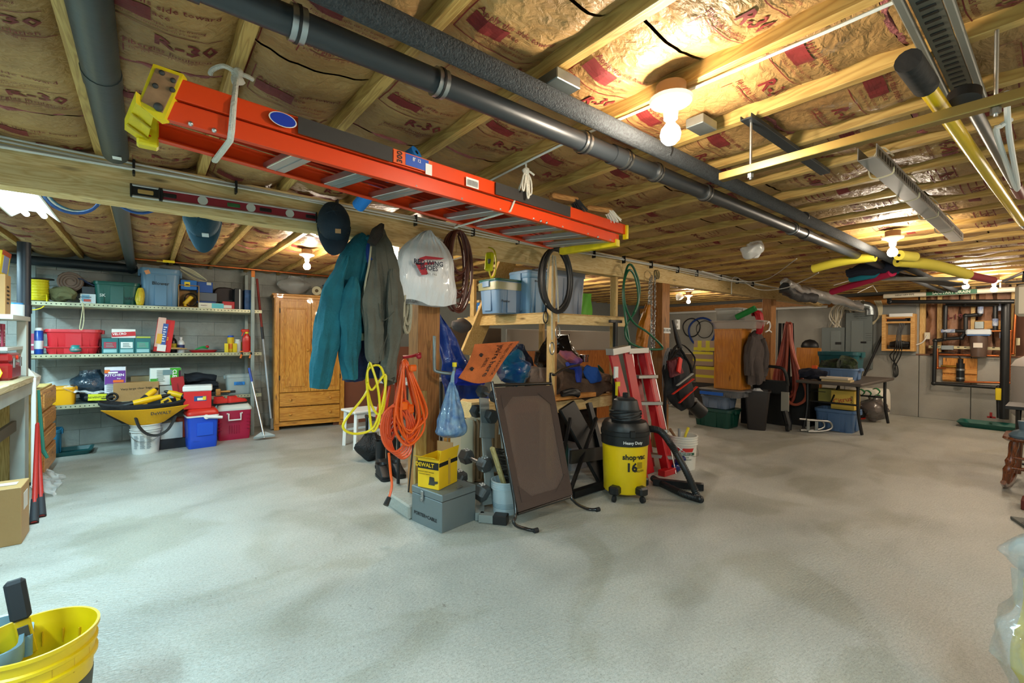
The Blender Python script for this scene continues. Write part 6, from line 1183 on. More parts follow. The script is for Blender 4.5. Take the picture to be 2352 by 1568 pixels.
cp = thing('folding_lounger','folded lounger with brown mesh sling on a black tube frame','lounger',(2.45,2.6,0))
BL,BR_,TL,TR = at(1188,1180,y=2.52),at(1312,1140,y=2.52),at(1130,885,y=2.86),at(1265,880,y=2.86)
TUB = mt('#0e1013',.25,coat=.5)
fL = at(1230,1218,z=.015); fR = at(1372,1170,z=.015)
part('tube_frame', MB().tube([fL,(fL+V((at(1190,1210,z=.02).x,at(1190,1210,z=.02).y,.015)))/2,at(1180,1200,y=2.5),BL+(TL-BL)*.1,TL+V((0,0,.03))],.0125,10,sub=5), TUB, cp, w=True)
part('tube_frame', MB().tube([fR,(fR+V((at(1325,1165,z=.02).x,at(1325,1165,z=.02).y,.015)))/2,at(1318,1150,y=2.5),BR_+(TR-BR_)*.1,TR,at(1275,860,y=2.9),at(1300,845,y=3.0),at(1330,838,y=3.1)],.0125,10,sub=5), TUB, cp, w=True)
part('tube_frame', MB().cyl(BL,BR_,.0125).cyl(TL,TR,.0125), TUB, cp, w=True)
for p,d in ((fL,V((.05,-.005,0))),(fR,V((.05,-.005,0)))): part('rubber_cap', MB().cyl(p-d*.3,p+d*.4,.018), BLKR, cp, w=True)
SL = mt('#66534a',.9,alpha=.74,bump=.2,bs=200); SLD = mt('#46362f',.85,bump=.2,bs=150)
def sg(u,v): p = (BL*(1-u)+BR_*u)*(1-v)+(TL*(1-u)+TR*u)*v; return p+V((0,.03*math.sin(PI*u)*math.sin(PI*v),0))
part('mesh_sling', MB().grid(lambda u,v: sg(u,.03+.94*v)+V((0,-.016,0)),16,24,.002), SL, cp, w=True)
for u0,u1 in ((0,.1),(.9,1)): part('hem', MB().grid(lambda u,v: sg(u0+(u1-u0)*u,.03+.94*v)+V((0,-.021,0)),3,20,.003), SLD, cp, w=True)
for v0,v1 in ((.02,.1),(.9,.985)): part('hem', MB().grid(lambda u,v: sg(u,v0+(v1-v0)*v)+V((0,-.022,0)),14,3,.003), SLD, cp, w=True)
for a_,b_,c2 in (((.08,.08),(.3,.08),(.08,.2)),((.92,.08),(.7,.08),(.92,.2)),((.08,.92),(.3,.92),(.08,.8)),((.92,.92),(.7,.92),(.92,.8))):
    pts = [sg(*p)+V((0,-.026,0)) for p in (a_,b_,c2)]; part('corner_patch', MB().add(pts+[p+V((0,.003,0)) for p in pts],[(0,1,2),(5,4,3),(0,3,4,1),(1,4,5,2),(2,5,3,0)]), SLD, cp, 0, w=True)
# black weight bench / frame behind
fr_ = thing('weight_bench_frame','black steel exercise bench frame leaning behind the brown panel','frame',(3.2,2.95,0)); BF = mt('#16181b',.4,.3)
p0 = at(1300,930,y=3.15); p1 = at(1395,1105,y=2.85)
part('pad_back', MB().bar(p0,p1,.22,.05,up=(0,1,0),bv=.01), BF, fr_, 0, w=True); part('side_tube', MB().bar(at(1352,925,y=3.1),at(1398,1100,y=2.8),.05,.05), BF, fr_, 0, w=True)
part('cross_plate', MB().bar(at(1310,1050,y=2.85),at(1385,1040,y=2.85),.03,.12), mt('#2c2926',.5), fr_, 0, w=True)
part('floor_tube', MB().bar(at(1315,1135,z=.04),at(1400,1108,z=.04),.06,.06), BF, fr_, 0, w=True); part('floor_tube', MB().bar(at(1500,1105,z=.04),at(1616,1118,z=.04),.06,.06), BF, fr_, 0, w=True)
for k in (0,1): part('stay', MB().bar(at(1275+30*k,1140,z=.05),at(1310+60*k,960,y=3.0),.03,.03), BF, fr_, 0, w=True)
part('wheel', MB().cyl(at(1392,1040,y=2.85),at(1392,1040,y=2.9)+V((0,.02,0)),.05), BLK, fr_, w=True)
heap('black_tool','black plastic bracket lying on the bench plank',((1290,903,3.2),(1315,900,3.2),(1330,905,3.18)),[.03,.04,.04],[.02,.03,.03],BLK,2,'tool',amp=.006)
# ---- shop vacuum
vx, vy = 3.34, 2.5
vc = thing('shop_vacuum','yellow and black wet-dry vacuum on casters with ribbed hose','vacuum cleaner',(vx,vy,0)); r_ = .205
VY = mt('#e6c40c',.35,var=.12,vs=4); VB = mt('#15181a',.4,bump=.04)
part('drum', MB().lathe([(r_*.86,.06),(r_*.9,.07),(r_*.93,.25),(r_*.935,.255),(r_*.97,.47),(r_,.475),(r_,.48)],n=48), VY, vc)
part('rim_band', MB().lathe([(r_*1.0,.478),(r_*1.02,.48),(r_*1.02,.56),(r_*1.05,.565),(r_*1.05,.6),(r_*1.0,.605)],n=48), VB, vc)
part('lid', MB().lathe([(r_*1.02,.6),(r_*1.0,.64),(r_*.9,.675),(r_*.62,.69),(r_*.6,.7)],n=48), VB, vc); part('motor_head', MB().lathe([(r_*.66,.69),(r_*.64,.75),(r_*.5,.86),(r_*.42,.865),(r_*.36,.88)],n=40), mt('#24282b',.45), vc)
part('switch_box', MB().box((0,0,.895),(.035,.05,.06),b=.008), VB, vc)
part('power_cord', MB().tube([((r_*.66+.006*math.sin(i))*math.cos(i*.35),(r_*.66+.006*math.sin(i))*math.sin(i*.35),.71+.02*math.sin(i*.35*1.0+i*.05)+.0006*i) for i in range(90)],.006,6), BLK, vc)
for a in (-2.2,-.6,1.0): part('clip', MB().box((r_*1.03*math.cos(a),r_*1.03*math.sin(a),.59),(.05,.03,.06),r=a+PI/2,b=.006), VB, vc)
for k,a in enumerate((-1.75,-.25,1.25,-2.9)):
    f_ = part('caster_bracket', MB().box((r_*.98*math.cos(a),r_*.98*math.sin(a),.1),(.09,.1,.075),r=a+PI/2,b=.015), VB, vc, 0)
    part('wheel', MB().cyl((r_*1.08*math.cos(a)-.012*math.sin(a),r_*1.08*math.sin(a)+.012*math.cos(a),.028),(r_*1.08*math.cos(a)+.012*math.sin(a),r_*1.08*math.sin(a)-.012*math.cos(a),.028),.027), BLKR, f_)
def cyltext(s, size, a0, z, rr2, m, bold=.02):
    v_, f_ = tverts(s, bold); mb = MB(); mb.add([V(((rr2)*math.cos(a0+p.x*size/rr2),(rr2)*math.sin(a0+p.x*size/rr2),z+p.y*size)) for p in v_],f_); part('lettering', mb, m, vc, 0)
ad_ = math.atan2(-vy,-vx)+.42
cyltext('shop·vac',.062,ad_+.02,.39,r_*.975,INK,.035); cyltext('16',.1,ad_-.12,.3,r_*.965,INK,.04); cyltext('GALLON',.026,ad_+.24,.27,r_*.96,INK,.02); cyltext('Heavy Duty',.036,ad_-.08,.515,r_*1.03,WHT,.02)
for i in range(5):
    mb = MB(); z = .295+i*.011; rr2 = r_*.968; mb.add([V((rr2*math.cos(a),rr2*math.sin(a),zz)) for zz in (z,z+.004) for a in [ad_+.12+.28*k/5 for k in range(6)]],[(k,k+1,k+7,k+6) for k in range(5)]); part('stripe', mb, INK, vc, 0)
hp = [V((vx+.16,vy-.13,.6)),V((vx+.24,vy-.2,.58)),V((vx+.33,vy-.26,.45)),at(1575,1080,y=2.1),at(1602,1140,y=2.02),V(at(1606,1145,z=.035)),V(at(1570,1140,z=.035))*.5+V(at(1575,1130,z=.035))*.5,V(at(1530,1115,z=.035)),V(at(1500,1098,z=.035))]
path = smooth_path(hp,26); rad = [.028 if i % 2 else .0315 for i in range(len(path))]
part('hose', MB().tube(path,rad,12), mt('#15191c',.45), vc, w=True)
# ---- red stepladder
RL = mt('#b5141c',.4,var=.1); rl = thing('red_stepladder','red fibreglass stepladder with aluminium steps leaning behind the vacuum','ladder',(4.2,2.85,0))
ft = at(1408,812,y=3.02); tR = at(1478,808,y=3.02); bL = at(1475,1100,z=.01); bR = at(1548,1083,z=.01)
a0,a1 = at(1402,808,y=3.05), at(1470,1120,z=.0)
for a_,b_,m_ in ((at(1408,812,y=3.02),V((3.86,2.66,.0)),RL),(at(1440,806,y=3.05),V((4.1,2.75,0)),RL)): part('front_rail', MB().bar(a_,b_,.13,.03,up=(0,1,0)), m_, rl, 0, w=True)
A_,B_ = at(1448,800,y=3.1),V((4.2,2.9,.0)); C_,D2 = at(1485,800,y=3.1),V(at(1545,1085,z=0))
part('rear_rail', MB().bar(A_,B_,.02,.05,up=(0,1,0)), ALU, rl, 0, w=True); part('front_rail', MB().bar(C_+V((-.03,.03,0)),D2+V((-.03,.03,0)),.12,.09,up=(0,1,0)), RL, rl, 0, w=True); part('rail_edge', MB().bar(C_+V((-.02,-.05,0)),D2+V((-.02,-.05,0)),.01,.01), ALU, rl, 0, w=True)
part('top_cap', MB().bar(at(1400,808,y=3.0),at(1440,800,y=3.0),.1,.07).bar(at(1438,806,y=3.06),at(1482,804,y=3.06),.1,.06), ALU, rl, 0, w=True)
for k in (.24,.46,.68,.88): part('step', MB().bar(A_+(B_-A_)*k+V((0,-.04,0)),C_+(D2-C_)*k+V((0,-.04,0)),.09,.035), ALU, rl, 0, w=True)
part('red_web', MB().bar((A_+C_)/2+V((0,.12,0)),(B_+D2)/2+V((0,.12,0)),.24,.02,up=(0,1,0)), RL, rl, 0, w=True); part('foot', MB().box(D2+V((-.1,0,.03)),(.22,.08,.06)), RL, rl, 0, w=True)
Mr = fm(at(1413,855,y=2.955),(-.05,-1,0)); part('sticker', rect(.05,.12,Mr,.02), WHT, rl, 0, w=True); part('sticker', rect(.05,.14,fm(at(1417,892,y=2.93),(-.05,-1,0)),.02), mt('#e3d21c',.5), rl, 0, w=True)
sw = thing('outlet_box','white receptacle plate on the second post near the chain','outlet',at(1556,745,y=3.26)); part('plate', MB().box(at(1556,745,y=3.26),(.08,.03,.13)), WHT, sw, 0, w=True)
for dz in (-.03,.03): part('socket', MB().box(at(1556,745,y=3.243)+V((0,0,dz)),(.03,.004,.03)), mt('#a8a49a',.5), sw, 0, w=True)
t = thing('pull_bar','black T-handled bar standing behind the red stepladder','bar',(at(1412,900,y=3.16).x,3.16,0)); zt = at(1412,738,y=3.16).z; part('post', MB().box((0,0,zt/2),(.04,.04,zt)), BLK, t, 0); part('crossbar', MB().box((0,0,zt),(.2,.035,.03)), BLK, t, 0)
# ---- joint compound bucket with tools
q = at(1592,1080,z=0)
t = bucket('joint_compound_bucket','white SHEETROCK bucket holding brushes and trowels'.replace('SHEETROCK ','printed '),(q.x+.02,q.y+.14,0),.155,.36,'#dcdad2'); bq = (q.x+.02,q.y+.14)
def bktext(s,size,a0,z,m,bold=.01,r2=.146):
    v_, f_ = tverts(s, bold); mb = MB(); mb.add([V((r2*math.cos(a0+p.x*size/r2),r2*math.sin(a0+p.x*size/r2),z+p.y*size)) for p in v_],f_); part('lettering', mb, m, t, 0)
def bkband(a0,a1,z0,z1,m,r2=.1445,sl=0): mb = MB(); n_ = 10; mb.add([V(((r2+.0004)*math.cos(a+sl*j),(r2+.0004)*math.sin(a+sl*j),z)) for j,z in enumerate((z0,z1)) for a in [a0+(a1-a0)*k/n_ for k in range(n_+1)]],[(k,k+1,k+n_+2,k+n_+1) for k in range(n_)]); part('print_band', mb, m, t, 0)
ab = math.atan2(-bq[1],-bq[0])
bkband(ab-1.,ab-.25,.2,.24,mt('#c22620',.5),sl=.15,r2=.1475); bkband(ab-.1,ab+.75,.2,.24,mt('#c22620',.5),sl=.15,r2=.1475); bkband(ab-.6,ab+.95,.165,.192,mt('#12523a',.5),r2=.1465)
bktext('SHEETROCK',.026,ab+.22,.178,WHT,.01,.148); bktext('All Purpose',.02,ab+.15,.145,mt('#12523a',.5),.01,.147); bktext('Joint Compound',.02,ab+.2,.12,mt('#12523a',.5),.01,.147)
for dx,dy,c,lb in ((-.09,.02,'#7a5c40','wooden handled trowel sticking out of the printed bucket'),(.05,0,'#d4c22c','yellow and blue brush handle in the printed bucket'),(.0,.04,'#8d9294','grey putty knife in the printed bucket')):
    solo('hand_tool',lb,'tool',MB().tube([(bq[0]+dx*.4,bq[1]+dy,.1),(bq[0]+dx*1.2,bq[1]+dy,.34),(bq[0]+dx*2.4,bq[1]+dy,.44 if dx < 0 else .42)],[.01,.014,.016],8),mt(c,.5))
solo('blue_cleaner','dark blue plastic spray heads lying beside the printed bucket','bottle',MB().ball((bq[0]-.22,bq[1]-.06,.05),(.07,.05,.05)).cyl((bq[0]-.24,bq[1]-.08,.12),(bq[0]-.14,bq[1]-.1,.14),.03).cyl((bq[0]-.2,bq[1]-.06,.04),(bq[0]-.2,bq[1]-.06,.13),.02),mt('#10245c',.25))
# ---- golf bag hung on the second post
gb = thing('golf_bag','black and red golf bag hanging on the second post','bag',H(1570,900,3.05)); g0,g1 = at(1540,830,y=3.02),at(1592,930,y=2.98)
part('body', cloth_limb([at(1552,808,y=3.1),at(1556,850,y=3.05),at(1562,895,y=3.02),at(1576,930,y=3.0)],[.1,.19,.19,.1],[.1,.13,.13,.08],4,amp=.014), mt('#14151a',.7,bump=.15), gb, w=True)
part('pocket', cloth_limb([at(1545,825,y=2.93),at(1555,860,y=2.9)],[.1,.11],[.05,.05],5,amp=.006), mt('#5c1820',.7), gb, w=True, label='dark red front pocket'); part('red_flash', MB().bar(at(1563,822,y=2.86),at(1558,855,y=2.84),.07,.02,up=(0,1,0)), mt('#d02418',.5), gb, w=True)
for a_,b_ in (((1545,905),(1592,870)),((1560,925),(1600,888)),((1555,885),(1590,858))): part('red_stripe', MB().tube([at(*a_,y=2.87),at(*b_,y=2.9)],[.016,.022],8,fl=.4), mt('#c42a1a',.5) if a_[1] != 885 else mt('#a8a8a4',.5), gb, w=True)
part('base_cup', MB().cyl(at(1588,925,y=2.98),at(1612,948,y=2.92),.09,n=20), BLK, gb, w=True); part('strap', MB().tube([at(1528,1000,y=3.1),at(1528,900,y=3.08),at(1540,820,y=3.06),at(1563,790,y=3.08),at(1595,820,y=3.0),at(1590,850,y=2.98)],.02,8,sub=4,fl=.3), BLKR, gb, w=True)
part('carry_strap', MB().tube([at(1536,830,y=2.96),at(1562,800,y=2.95),at(1585,838,y=2.93),at(1590,860,y=2.92)],.02,8,fl=.4), BLKR, gb, w=True); part('umbrella', MB().tube([at(1545,735,y=3.15),at(1555,775,y=3.1),at(1562,800,y=3.05)],[.012,.03,.03],10), BLK, gb, w=True)
t = coil('grey_cord_coil','coil of grey cable hanging behind the golf bag',at(1540,865,y=3.14).x,at(1540,865,y=3.14).z,.15,.36,7,.006,mt('#8e9092',.4),3.16,7)
# ================================================================ FAR RIGHT AREA
RZ = -PI/2
def G(px,py,X): return at(px,py,x=X)
def pbx(x0,x1,y0,y1,X): ym = (y0+y1)/2; a = G(x0,ym,X); b = G(x1,ym,X); m = (x0+x1)/2; t = G(m,y0,X).z; q = G(m,y1,X).z; return (a.y+b.y)/2, a.y-b.y, q, t-q
def FB(fn, name, label, X, px, d, c, **k):     # box-like thing whose seen face is on plane x=X
    y,w_,z,h = pbx(*px,X); z = k.pop('z',z); h = k.pop('h',h); return fn(name,label,(X+d/2,y,z),w_,d,h,c,rz=RZ,**k), (X+d/2,y,z), w_, h
# stack left: green tote, grey tote, long grey under-bed box, cabinet
y,w_,z,h = pbx(1590,1678,940,978,7.1); tote('storage_tote','dark green tote on the floor under the grey tote, far side of the vacuum',(7.3,y,0),w_,.45,.3,'#0b3f34',rz=RZ,lid='#0b3f34')
y,w_,z,h = pbx(1605,1672,920,942,7.1); tote('storage_tote','grey-blue tote sitting on the dark green tote',(7.3,y,.302),w_*.95,.42,.2,'#66758c',rz=RZ)
y,w_,z,h = pbx(1598,1696,893,922,7.0); t = tote('storage_tote','long grey plastic box with blue tape carrying the orange cabinet',(7.3,y-.02,.504),w_,.6,.115,'#5f6064',rz=RZ,lid='#5f6064'); part('blue_tape', rect(.38,.05,fm((-.1,-.301,.05),(0,-1,0)),.012), mt('#1559b8',.6), t, 0)
OC = wood('#c07a22','#a8641a','z',.5,.35,coat=.3)
y,w_,z,h = pbx(1640,1702,755,893,7.2); t = thing('tall_cabinet','tall honey orange wooden cabinet standing on the grey box','cabinet',(7.38,y,.62),RZ); hc = h+.0
part('side_panel', MB().box((0,0,hc/2),(w_,.34,hc),b=.004), OC, t, 0); part('face_frame', MB().box((-w_/2+.015,-.172,hc/2),(.03,.012,hc)).box((w_/2-.015,-.172,hc/2),(.03,.012,hc)), OC, t, 0); part('top_board', MB().box((0,0,hc-.005),(w_+.02,.36,.02)), OC, t, 0)
zc_ = .62+hc+.008
y,w_,z,h = pbx(1632,1744,735,754,7.2); tote('clear_box','long flat clear plastic box on the honey orange cabinet',(7.4,y+.02,zc_),w_,.4,.13,'#b9aea6',rz=RZ,clear=True,lid='#c9c0ba')
y,w_,z,h = pbx(1637,1695,700,733,7.2); tote('clear_box','taller clear plastic box holding a grey basket',(7.4,y,zc_+.135),w_,.34,.2,'#b5b8b4',rz=RZ,clear=True,lid='#d0d2ce'); carton('grey_basket','grey woven basket inside the taller clear box',(7.4,y,zc_+.145),w_*.8,.26,.1,'#5c574c',rz=RZ,cat='basket')
a = G(1692,733,7.15); b = G(1735,712,7.15); noodle('green foam roll lying across the flat clear box',[a+V((0,0,.03)),(a+b)/2+V((0,0,.03)),b+V((0,0,.03))],.045,'#157a35')
a = G(1742,722,7.5); solo('red_bag','bright red folded fabric hanging beside the clear boxes','bag',cloth_limb([a+V((0,.1,.02)),a,a+V((0,-.03,-.2)),a+V((0,0,-.3))],[.04,.08,.05,.03],[.05,.06,.05,.03],3),mt('#b01020',.6,bump=.2))
y,w_,z,h = pbx(1735,1757,755,776,7.5)
# taped parcels
YT2 = '#d8cf1e'
for i,(px,lb,cc) in enumerate((((1596,1640,852,893),'brown carton with printed letters at the base of taped stack','#a98a68'),((1590,1636,812,850),'clear-wrapped brown parcel with yellow tape, middle of stack','#a58f7a'),((1592,1642,785,808),'small brown parcel with two yellow tape bands on top','#b59a80'))):
    y,w_,z,h = pbx(*px,7.9); zz_ = (.62,.93,1.2)[i]; hh_ = (.3,.26,.19)[i]
    carton('taped_parcel',lb,(8.1,y,zz_),w_,.35,hh_,cc,rz=RZ,m=mt(cc,.5,bump=.3,bs=10),prints=(('r','f',0,.8,1,.18,YT2),('r','f',0,-.2,1,.16,YT2)) if i < 2 else (('r','f',-.45,0,.18,1,YT2),('r','f',.3,0,.18,1,YT2),('r','f',0,-.6,1,.3,YT2)))
carton('support_crate','dark crate under the taped parcels behind the green tote',(8.1,pbx(1596,1640,852,893,7.9)[0],0),.6,.4,.618,'#2a2622',rz=RZ); 
carton('grey_bin','brown-grey bin behind the golf bag',(8.7,G(1578,830,8.5).y,0),.5,.35,1.12,'#6a5f54',rz=RZ)
for i,(px,py,r_,c) in enumerate(((1588,752,.24,'#18191c'),(1612,762,.36,'#1c3d86'),(1618,756,.22,'#26262a'))):
    a = at(px,py,x=XR-.06); solo('hose_loop',('black cable loop hung on the far grey wall','large blue hose loop hung on the far grey wall','thin black loop right of the blue hose')[i],'hose',MB().tube([V((XR-.06,a.y+r_*math.cos(k)*(1+.04*math.sin(3*k)),a.z+r_*math.sin(k))) for k in [2*PI*j/30 for j in range(30)]],(.014,.025,.008)[i],7,closed=True),mt(c,.5))
# hoodie on hanger under beam
a = at(1735,770,y=3.12)
t = thing('grey_hoodie','charcoal hooded sweatshirt hanging below a white hanger','sweatshirt',a); HD = mt('#4a4240',.95,bump=.25,bs=60,var=.15,vs=9)
part('body', cloth_limb([at(1738,765,y=3.16),at(1738,790,y=3.14),at(1737,830,y=3.12),at(1738,878,y=3.12)],[.1,.28,.26,.26],[.05,.1,.1,.09],3,amp=.03), HD, t, w=True)
for s,px in ((-1,1722),(1,1752)): part('sleeve', cloth_limb([at(1738+s*9,778,y=3.1),at(px+s*1,820,y=3.08),at(px+s*1,862,y=3.08)],[.08,.09,.07],[.06,.07,.06],4+s,amp=.02), HD, t, w=True)
a = at(1766,758,y=3.1); t = thing('coat_hanger','white plastic coat hanger hooked on the timber post','hanger',a); part('hook', MB().tube([a,a+V((.05,0,.07)),a+V((.0,0,.14)),a+V((-.08,0,.1))],.012,8,sub=4), WHT, t, w=True); part('arm', MB().tube([a+V((-.12,0,-.03)),a,a+V((.1,0,-.03))],.012,8), WHT, t, w=True)
# red hoses
XH = 8.38; rr_ = rnd(12); top = G(1812,742,XH); t = thing('red_hose','hank of dull red rubber hose hanging from the third post','hose',top); pts = []
for k in range(6):
    d = rr_.uniform(1.05,1.38); w0 = rr_.uniform(.1,.26); o = V((rr_.uniform(-.06,.03),0,0)); y_ = lambda q: V((0,-q,0))
    pts += [top+V((0,rr_.uniform(-.03,.03),rr_.uniform(-.02,.02))), top+o+y_(-w0*.5)+V((0,0,-d*.4)), top+o+y_(-w0)+V((0,0,-d*.8)), top+o+y_(-w0*.3)+V((0,0,-d)), top+o+y_(w0*.5)+V((0,0,-d*.95)), top+o+y_(w0*.7)+V((0,0,-d*.7)), top+o+y_(w0*.35)+V((0,0,-d*.35))]
part('loops', MB().tube(pts,.021,8,sub=6), mt('#9c4434',.5), t, w=True)
part('side_loop', MB().tube([G(1812,745,XH-.06),G(1818,800,XH-.06),G(1835,850,XH-.1),G(1851,895,XH-.12),G(1848,918,XH-.12),G(1830,929,XH-.12),G(1812,922,XH-.12),G(1803,895,XH-.1),G(1806,840,XH-.06),G(1812,750,XH-.05)],.023,8,sub=6), mt('#a8543e',.5), t, w=True)
part('side_loop', MB().tube([G(1808,745,XH-.03),G(1795,800,XH-.05),G(1784,860,XH-.08),G(1786,910,XH-.1),G(1796,926,XH-.1),G(1803,905,XH-.1),G(1800,850,XH-.08)],.022,8,sub=6), mt('#8e3a2c',.5), t, w=True)
t = thing('black_straps','bunch of black straps hanging behind the red hoses','strap',G(1822,740,8.45)) 
for i in range(4): px = 1792+i*9; part('strap', MB().bar(G(px,742,8.46),G(px-4+3*i,880+10*(i%2),8.46),.05,.012,up=(1,0,0)), BLKR, t, 0, w=True)
for i,(x_,c) in enumerate(((7.75,'#101113'),(8.05,'#171513'),(8.3,'#0f1012'))): solo('dark_cabinet',('black metal unit behind the trash can','dark brown box behind the red hoses','black unit at the back under the table')[i],'cabinet',MB().box((x_+.3,3.35-.28*i,.3+.05*i),(.4,.3,.6+.1*i)),mt(c,.6))
# trash can, hand cart
y,w_,z,h = pbx(1703,1756,897,985,7.35)
t = thing('trash_can','dark brown open trash can on the floor by the grey box','trash can',(7.5,y,0),RZ+.35); hT = at(1730,897,x=7.35).z
part('body', MB().loft([rr(.24,.2,.03,0),rr(.25,.21,.03,.01),rr(.36,.28,.04,hT*.97),rr(.39,.31,.045,hT*.97),rr(.39,.31,.045,hT),rr(.35,.27,.04,hT),rr(.24,.2,.03,.05)]), mt('#2e2827',.5,bump=.03), t)
t2 = solo('trash_bag','crumpled white trash poking out of the brown can','bag',sack((7.5,y,hT-.14),.1,.09,.17,.5,3,amp=.02),mt('#b9bcc0',.6,bump=.4))
t = thing('hand_cart','black folding hand cart with padded handle behind the trash can','cart',(7.75,2.98,0),RZ)
part('handle', MB().tube([(-.28,.05,.55),(-.27,0,.9),(-.2,-.02,.98),(.12,-.02,.98),(.2,0,.9),(.22,.05,.7)],.025,8,sub=4), BLK, t); part('back_pad', MB().box((-.02,.05,.66),(.5,.06,.22),b=.02), BLKR, t); part('grey_strip', MB().box((.2,-.0,.45),(.11,.03,.3)), mt('#8f8c82',.5), t, 0); part('leg', MB().tube([(.2,0,.3),(.26,-.03,.12),(.27,-.05,.02)],[.05,.05,.04],8), BLK, t); part('leg', MB().tube([(-.2,.05,.55),(-.2,.05,.02)],.03,8), BLK, t)
for s in (-.15,.25): part('wheel', MB().cyl((s,-.06,.06),(s+.03,-.06,.06),.06,n=16), BLK, t)
t = thing('roof_rack_rails','pair of chrome bent rails lying on the floor before the table','rack',(7.95,2.5,0)); 
for i in range(2): y0 = 2.48-.1*i; part('rail', MB().tube([(7.8,y0+.12,.2),(7.95,y0+.0,.19),(8.08,y0-.1,.17),(8.1,y0-.12,.08),(8.0,y0-.03,.03),(7.8,y0+.1,.03)],.016,8,sub=4), STEEL, t, w=True); part('cross_bar', MB().box((7.88+.1*i,2.5-.08*i,.1),(.02,.04,.2)), ALU, t, 0, w=True)
# folding table and the things on and below it
tt_ = thing('folding_table','grey topped folding table with black legs before the panels','table',(9.2,2.25,0)); ztb = .76
A0,A1,A2_,A3 = at(1835,878,z=ztb),at(1952,890,z=ztb),at(2016,871,z=ztb),V((9.9,3.0,ztb))
part('tabletop', MB().box((8.98,2.3,ztb),(1.95,.85,.045),r=.0,b=.012), mt('#4d4640',.6), tt_, 0, w=True)
for x_ in (8.2,9.75):
    part('leg', MB().tube([(x_,2.62,.74),(x_,2.62,.35),(x_-.02,2.66,.01)],.022,8,sub=3), BLK, tt_, w=True); part('leg', MB().tube([(x_+.0,1.96,.74),(x_+.02,1.96,.35),(x_+.1,1.93,.01)],.022,8,sub=3), BLK, tt_, w=True); part('cross_rail', MB().cyl((x_,2.62,.45),(x_,1.96,.45),.014), BLK, tt_, w=True)
    part('brace', MB().cyl((x_,2.3,.45),(x_+(.4 if x_ < 9 else -.4),2.3,.73),.012), BLK, tt_, w=True)
part('wire_panel', MB().box((8.3,2.55,.6),(.01,.3,.01)), BLK, tt_, 0, w=True)
y,w_,z,h = pbx(1866,1962,942,990,8.25); tote('storage_tote','blue plastic tote on the floor under the folding table',(8.5,y,0),w_,.45,.34,'#47668f',rz=RZ)
y,w_,z,h = pbx(1906,1960,905,942,8.3); t = carton('yellow_carton','yellow citrus carton with red lettering on the blue tote',(8.5,y,.345),w_,.3,.29,'#d2b24a',rz=RZ,prints=[('t','f',.0,.0,'Citrus',.1,'#b8452a',.3,.01),('t','f',.8,0,'SUNRISE',.04,'#2a2a20',PI/2)])
y,w_,z,h = pbx(1873,1904,906,935,8.5); carton('yellow_carton','second yellow carton behind the table leg',(8.75,y,.4),w_,.25,.22,'#bfae58',rz=RZ); carton('black_crate','black crate holding up the second yellow carton',(8.95,y,0),.4,.3,.39,'#16171a',rz=RZ)
zt_ = ztb+.0235
y,w_,z,h = pbx(1872,1968,813,870,9.0); tote('storage_tote','large teal tote with a white rim at the back of the table',(9.3,y,zt_),w_,.5,h+.02,'#0f5058',rz=RZ,ribs=False); part('x', MB(), WHT, tt_) if False else None
y,w_,z,h = pbx(1868,1965,855,885,8.45); t = tote('storage_tote','grey-blue tote full of dark clothes on the table',(8.75,y,zt_),w_*.98,.42,h-.02,'#5f7da6',rz=RZ); hq = h
solo('clothes_pile','pile of dark and patterned clothes in the grey-blue tote','clothes',cloth_limb([(8.7,y+w_*.42,zt_+hq+.0),(8.72,y,zt_+hq+.03),(8.72,y-w_*.4,zt_+hq)],[.07,.1,.07],[.1,.16,.1],4,amp=.05),mt('#12161e',.9,bump=.6,var=.5,vs=14,hue='#3c4a2a'))
y,w_,z,h = pbx(1883,1952,869,882,8.15)
for i in range(2): carton('book',('cream book on top of the pair at the table edge','cream book underneath at the table edge')[i],(8.22,y-.02*i,zt_+.036*(1-i)),w_*.95,.24,.033,('#c9bda8','#b5a47c')[i],rz=RZ+.05*i,cat='book')
solo('dark_clothes','dark crumpled clothes with an orange tag at the left of the table','clothes',cloth_limb([(8.15,2.72,zt_+.09),(8.2,2.55,zt_+.11),(8.25,2.38,zt_+.07)],[.06,.09,.06],[.06,.08,.06],6,amp=.03),mt('#131728',.9,bump=.5)); solo('orange_tag','small orange tag on the dark clothes','tag',MB().box((8.12,2.5,zt_+.21),(.03,.07,.05)),mt('#e0561a',.5))
t = thing('wooden_chair','brown wooden chair back standing behind the table','chair',(9.9,3.15,0),RZ); part('seat', MB().box((0,.2,.45),(.45,.42,.03)), OC, t, 0); part('panel', MB().box((0,0,1.02),(.42,.03,.5),b=.01), OC, t, 0)
for sx in (-1,1):
    for sy in (0,1): part('leg', MB().box((sx*.2,.02+.36*sy,.225 if sy else .5),(.04,.04,.45 if sy else 1.0)), OC, t, 0)
t = thing('desk_lamp','dark round desk lamp head with chrome neck behind the table','lamp',(10.3,G(1860,795,10.3).y,0)); zl_ = G(1860,795,10.3).z; part('shade', MB().ball((0,0,zl_),(.1,.16,.14)), BLK, t); part('neck', MB().tube([(0,0,zl_-.1),(.05,0,1.2),(.05,0,.02)],.02,8), STEEL, t); part('base', MB().cyl((.05,0,0),(.05,0,.02),.12), STEEL, t)
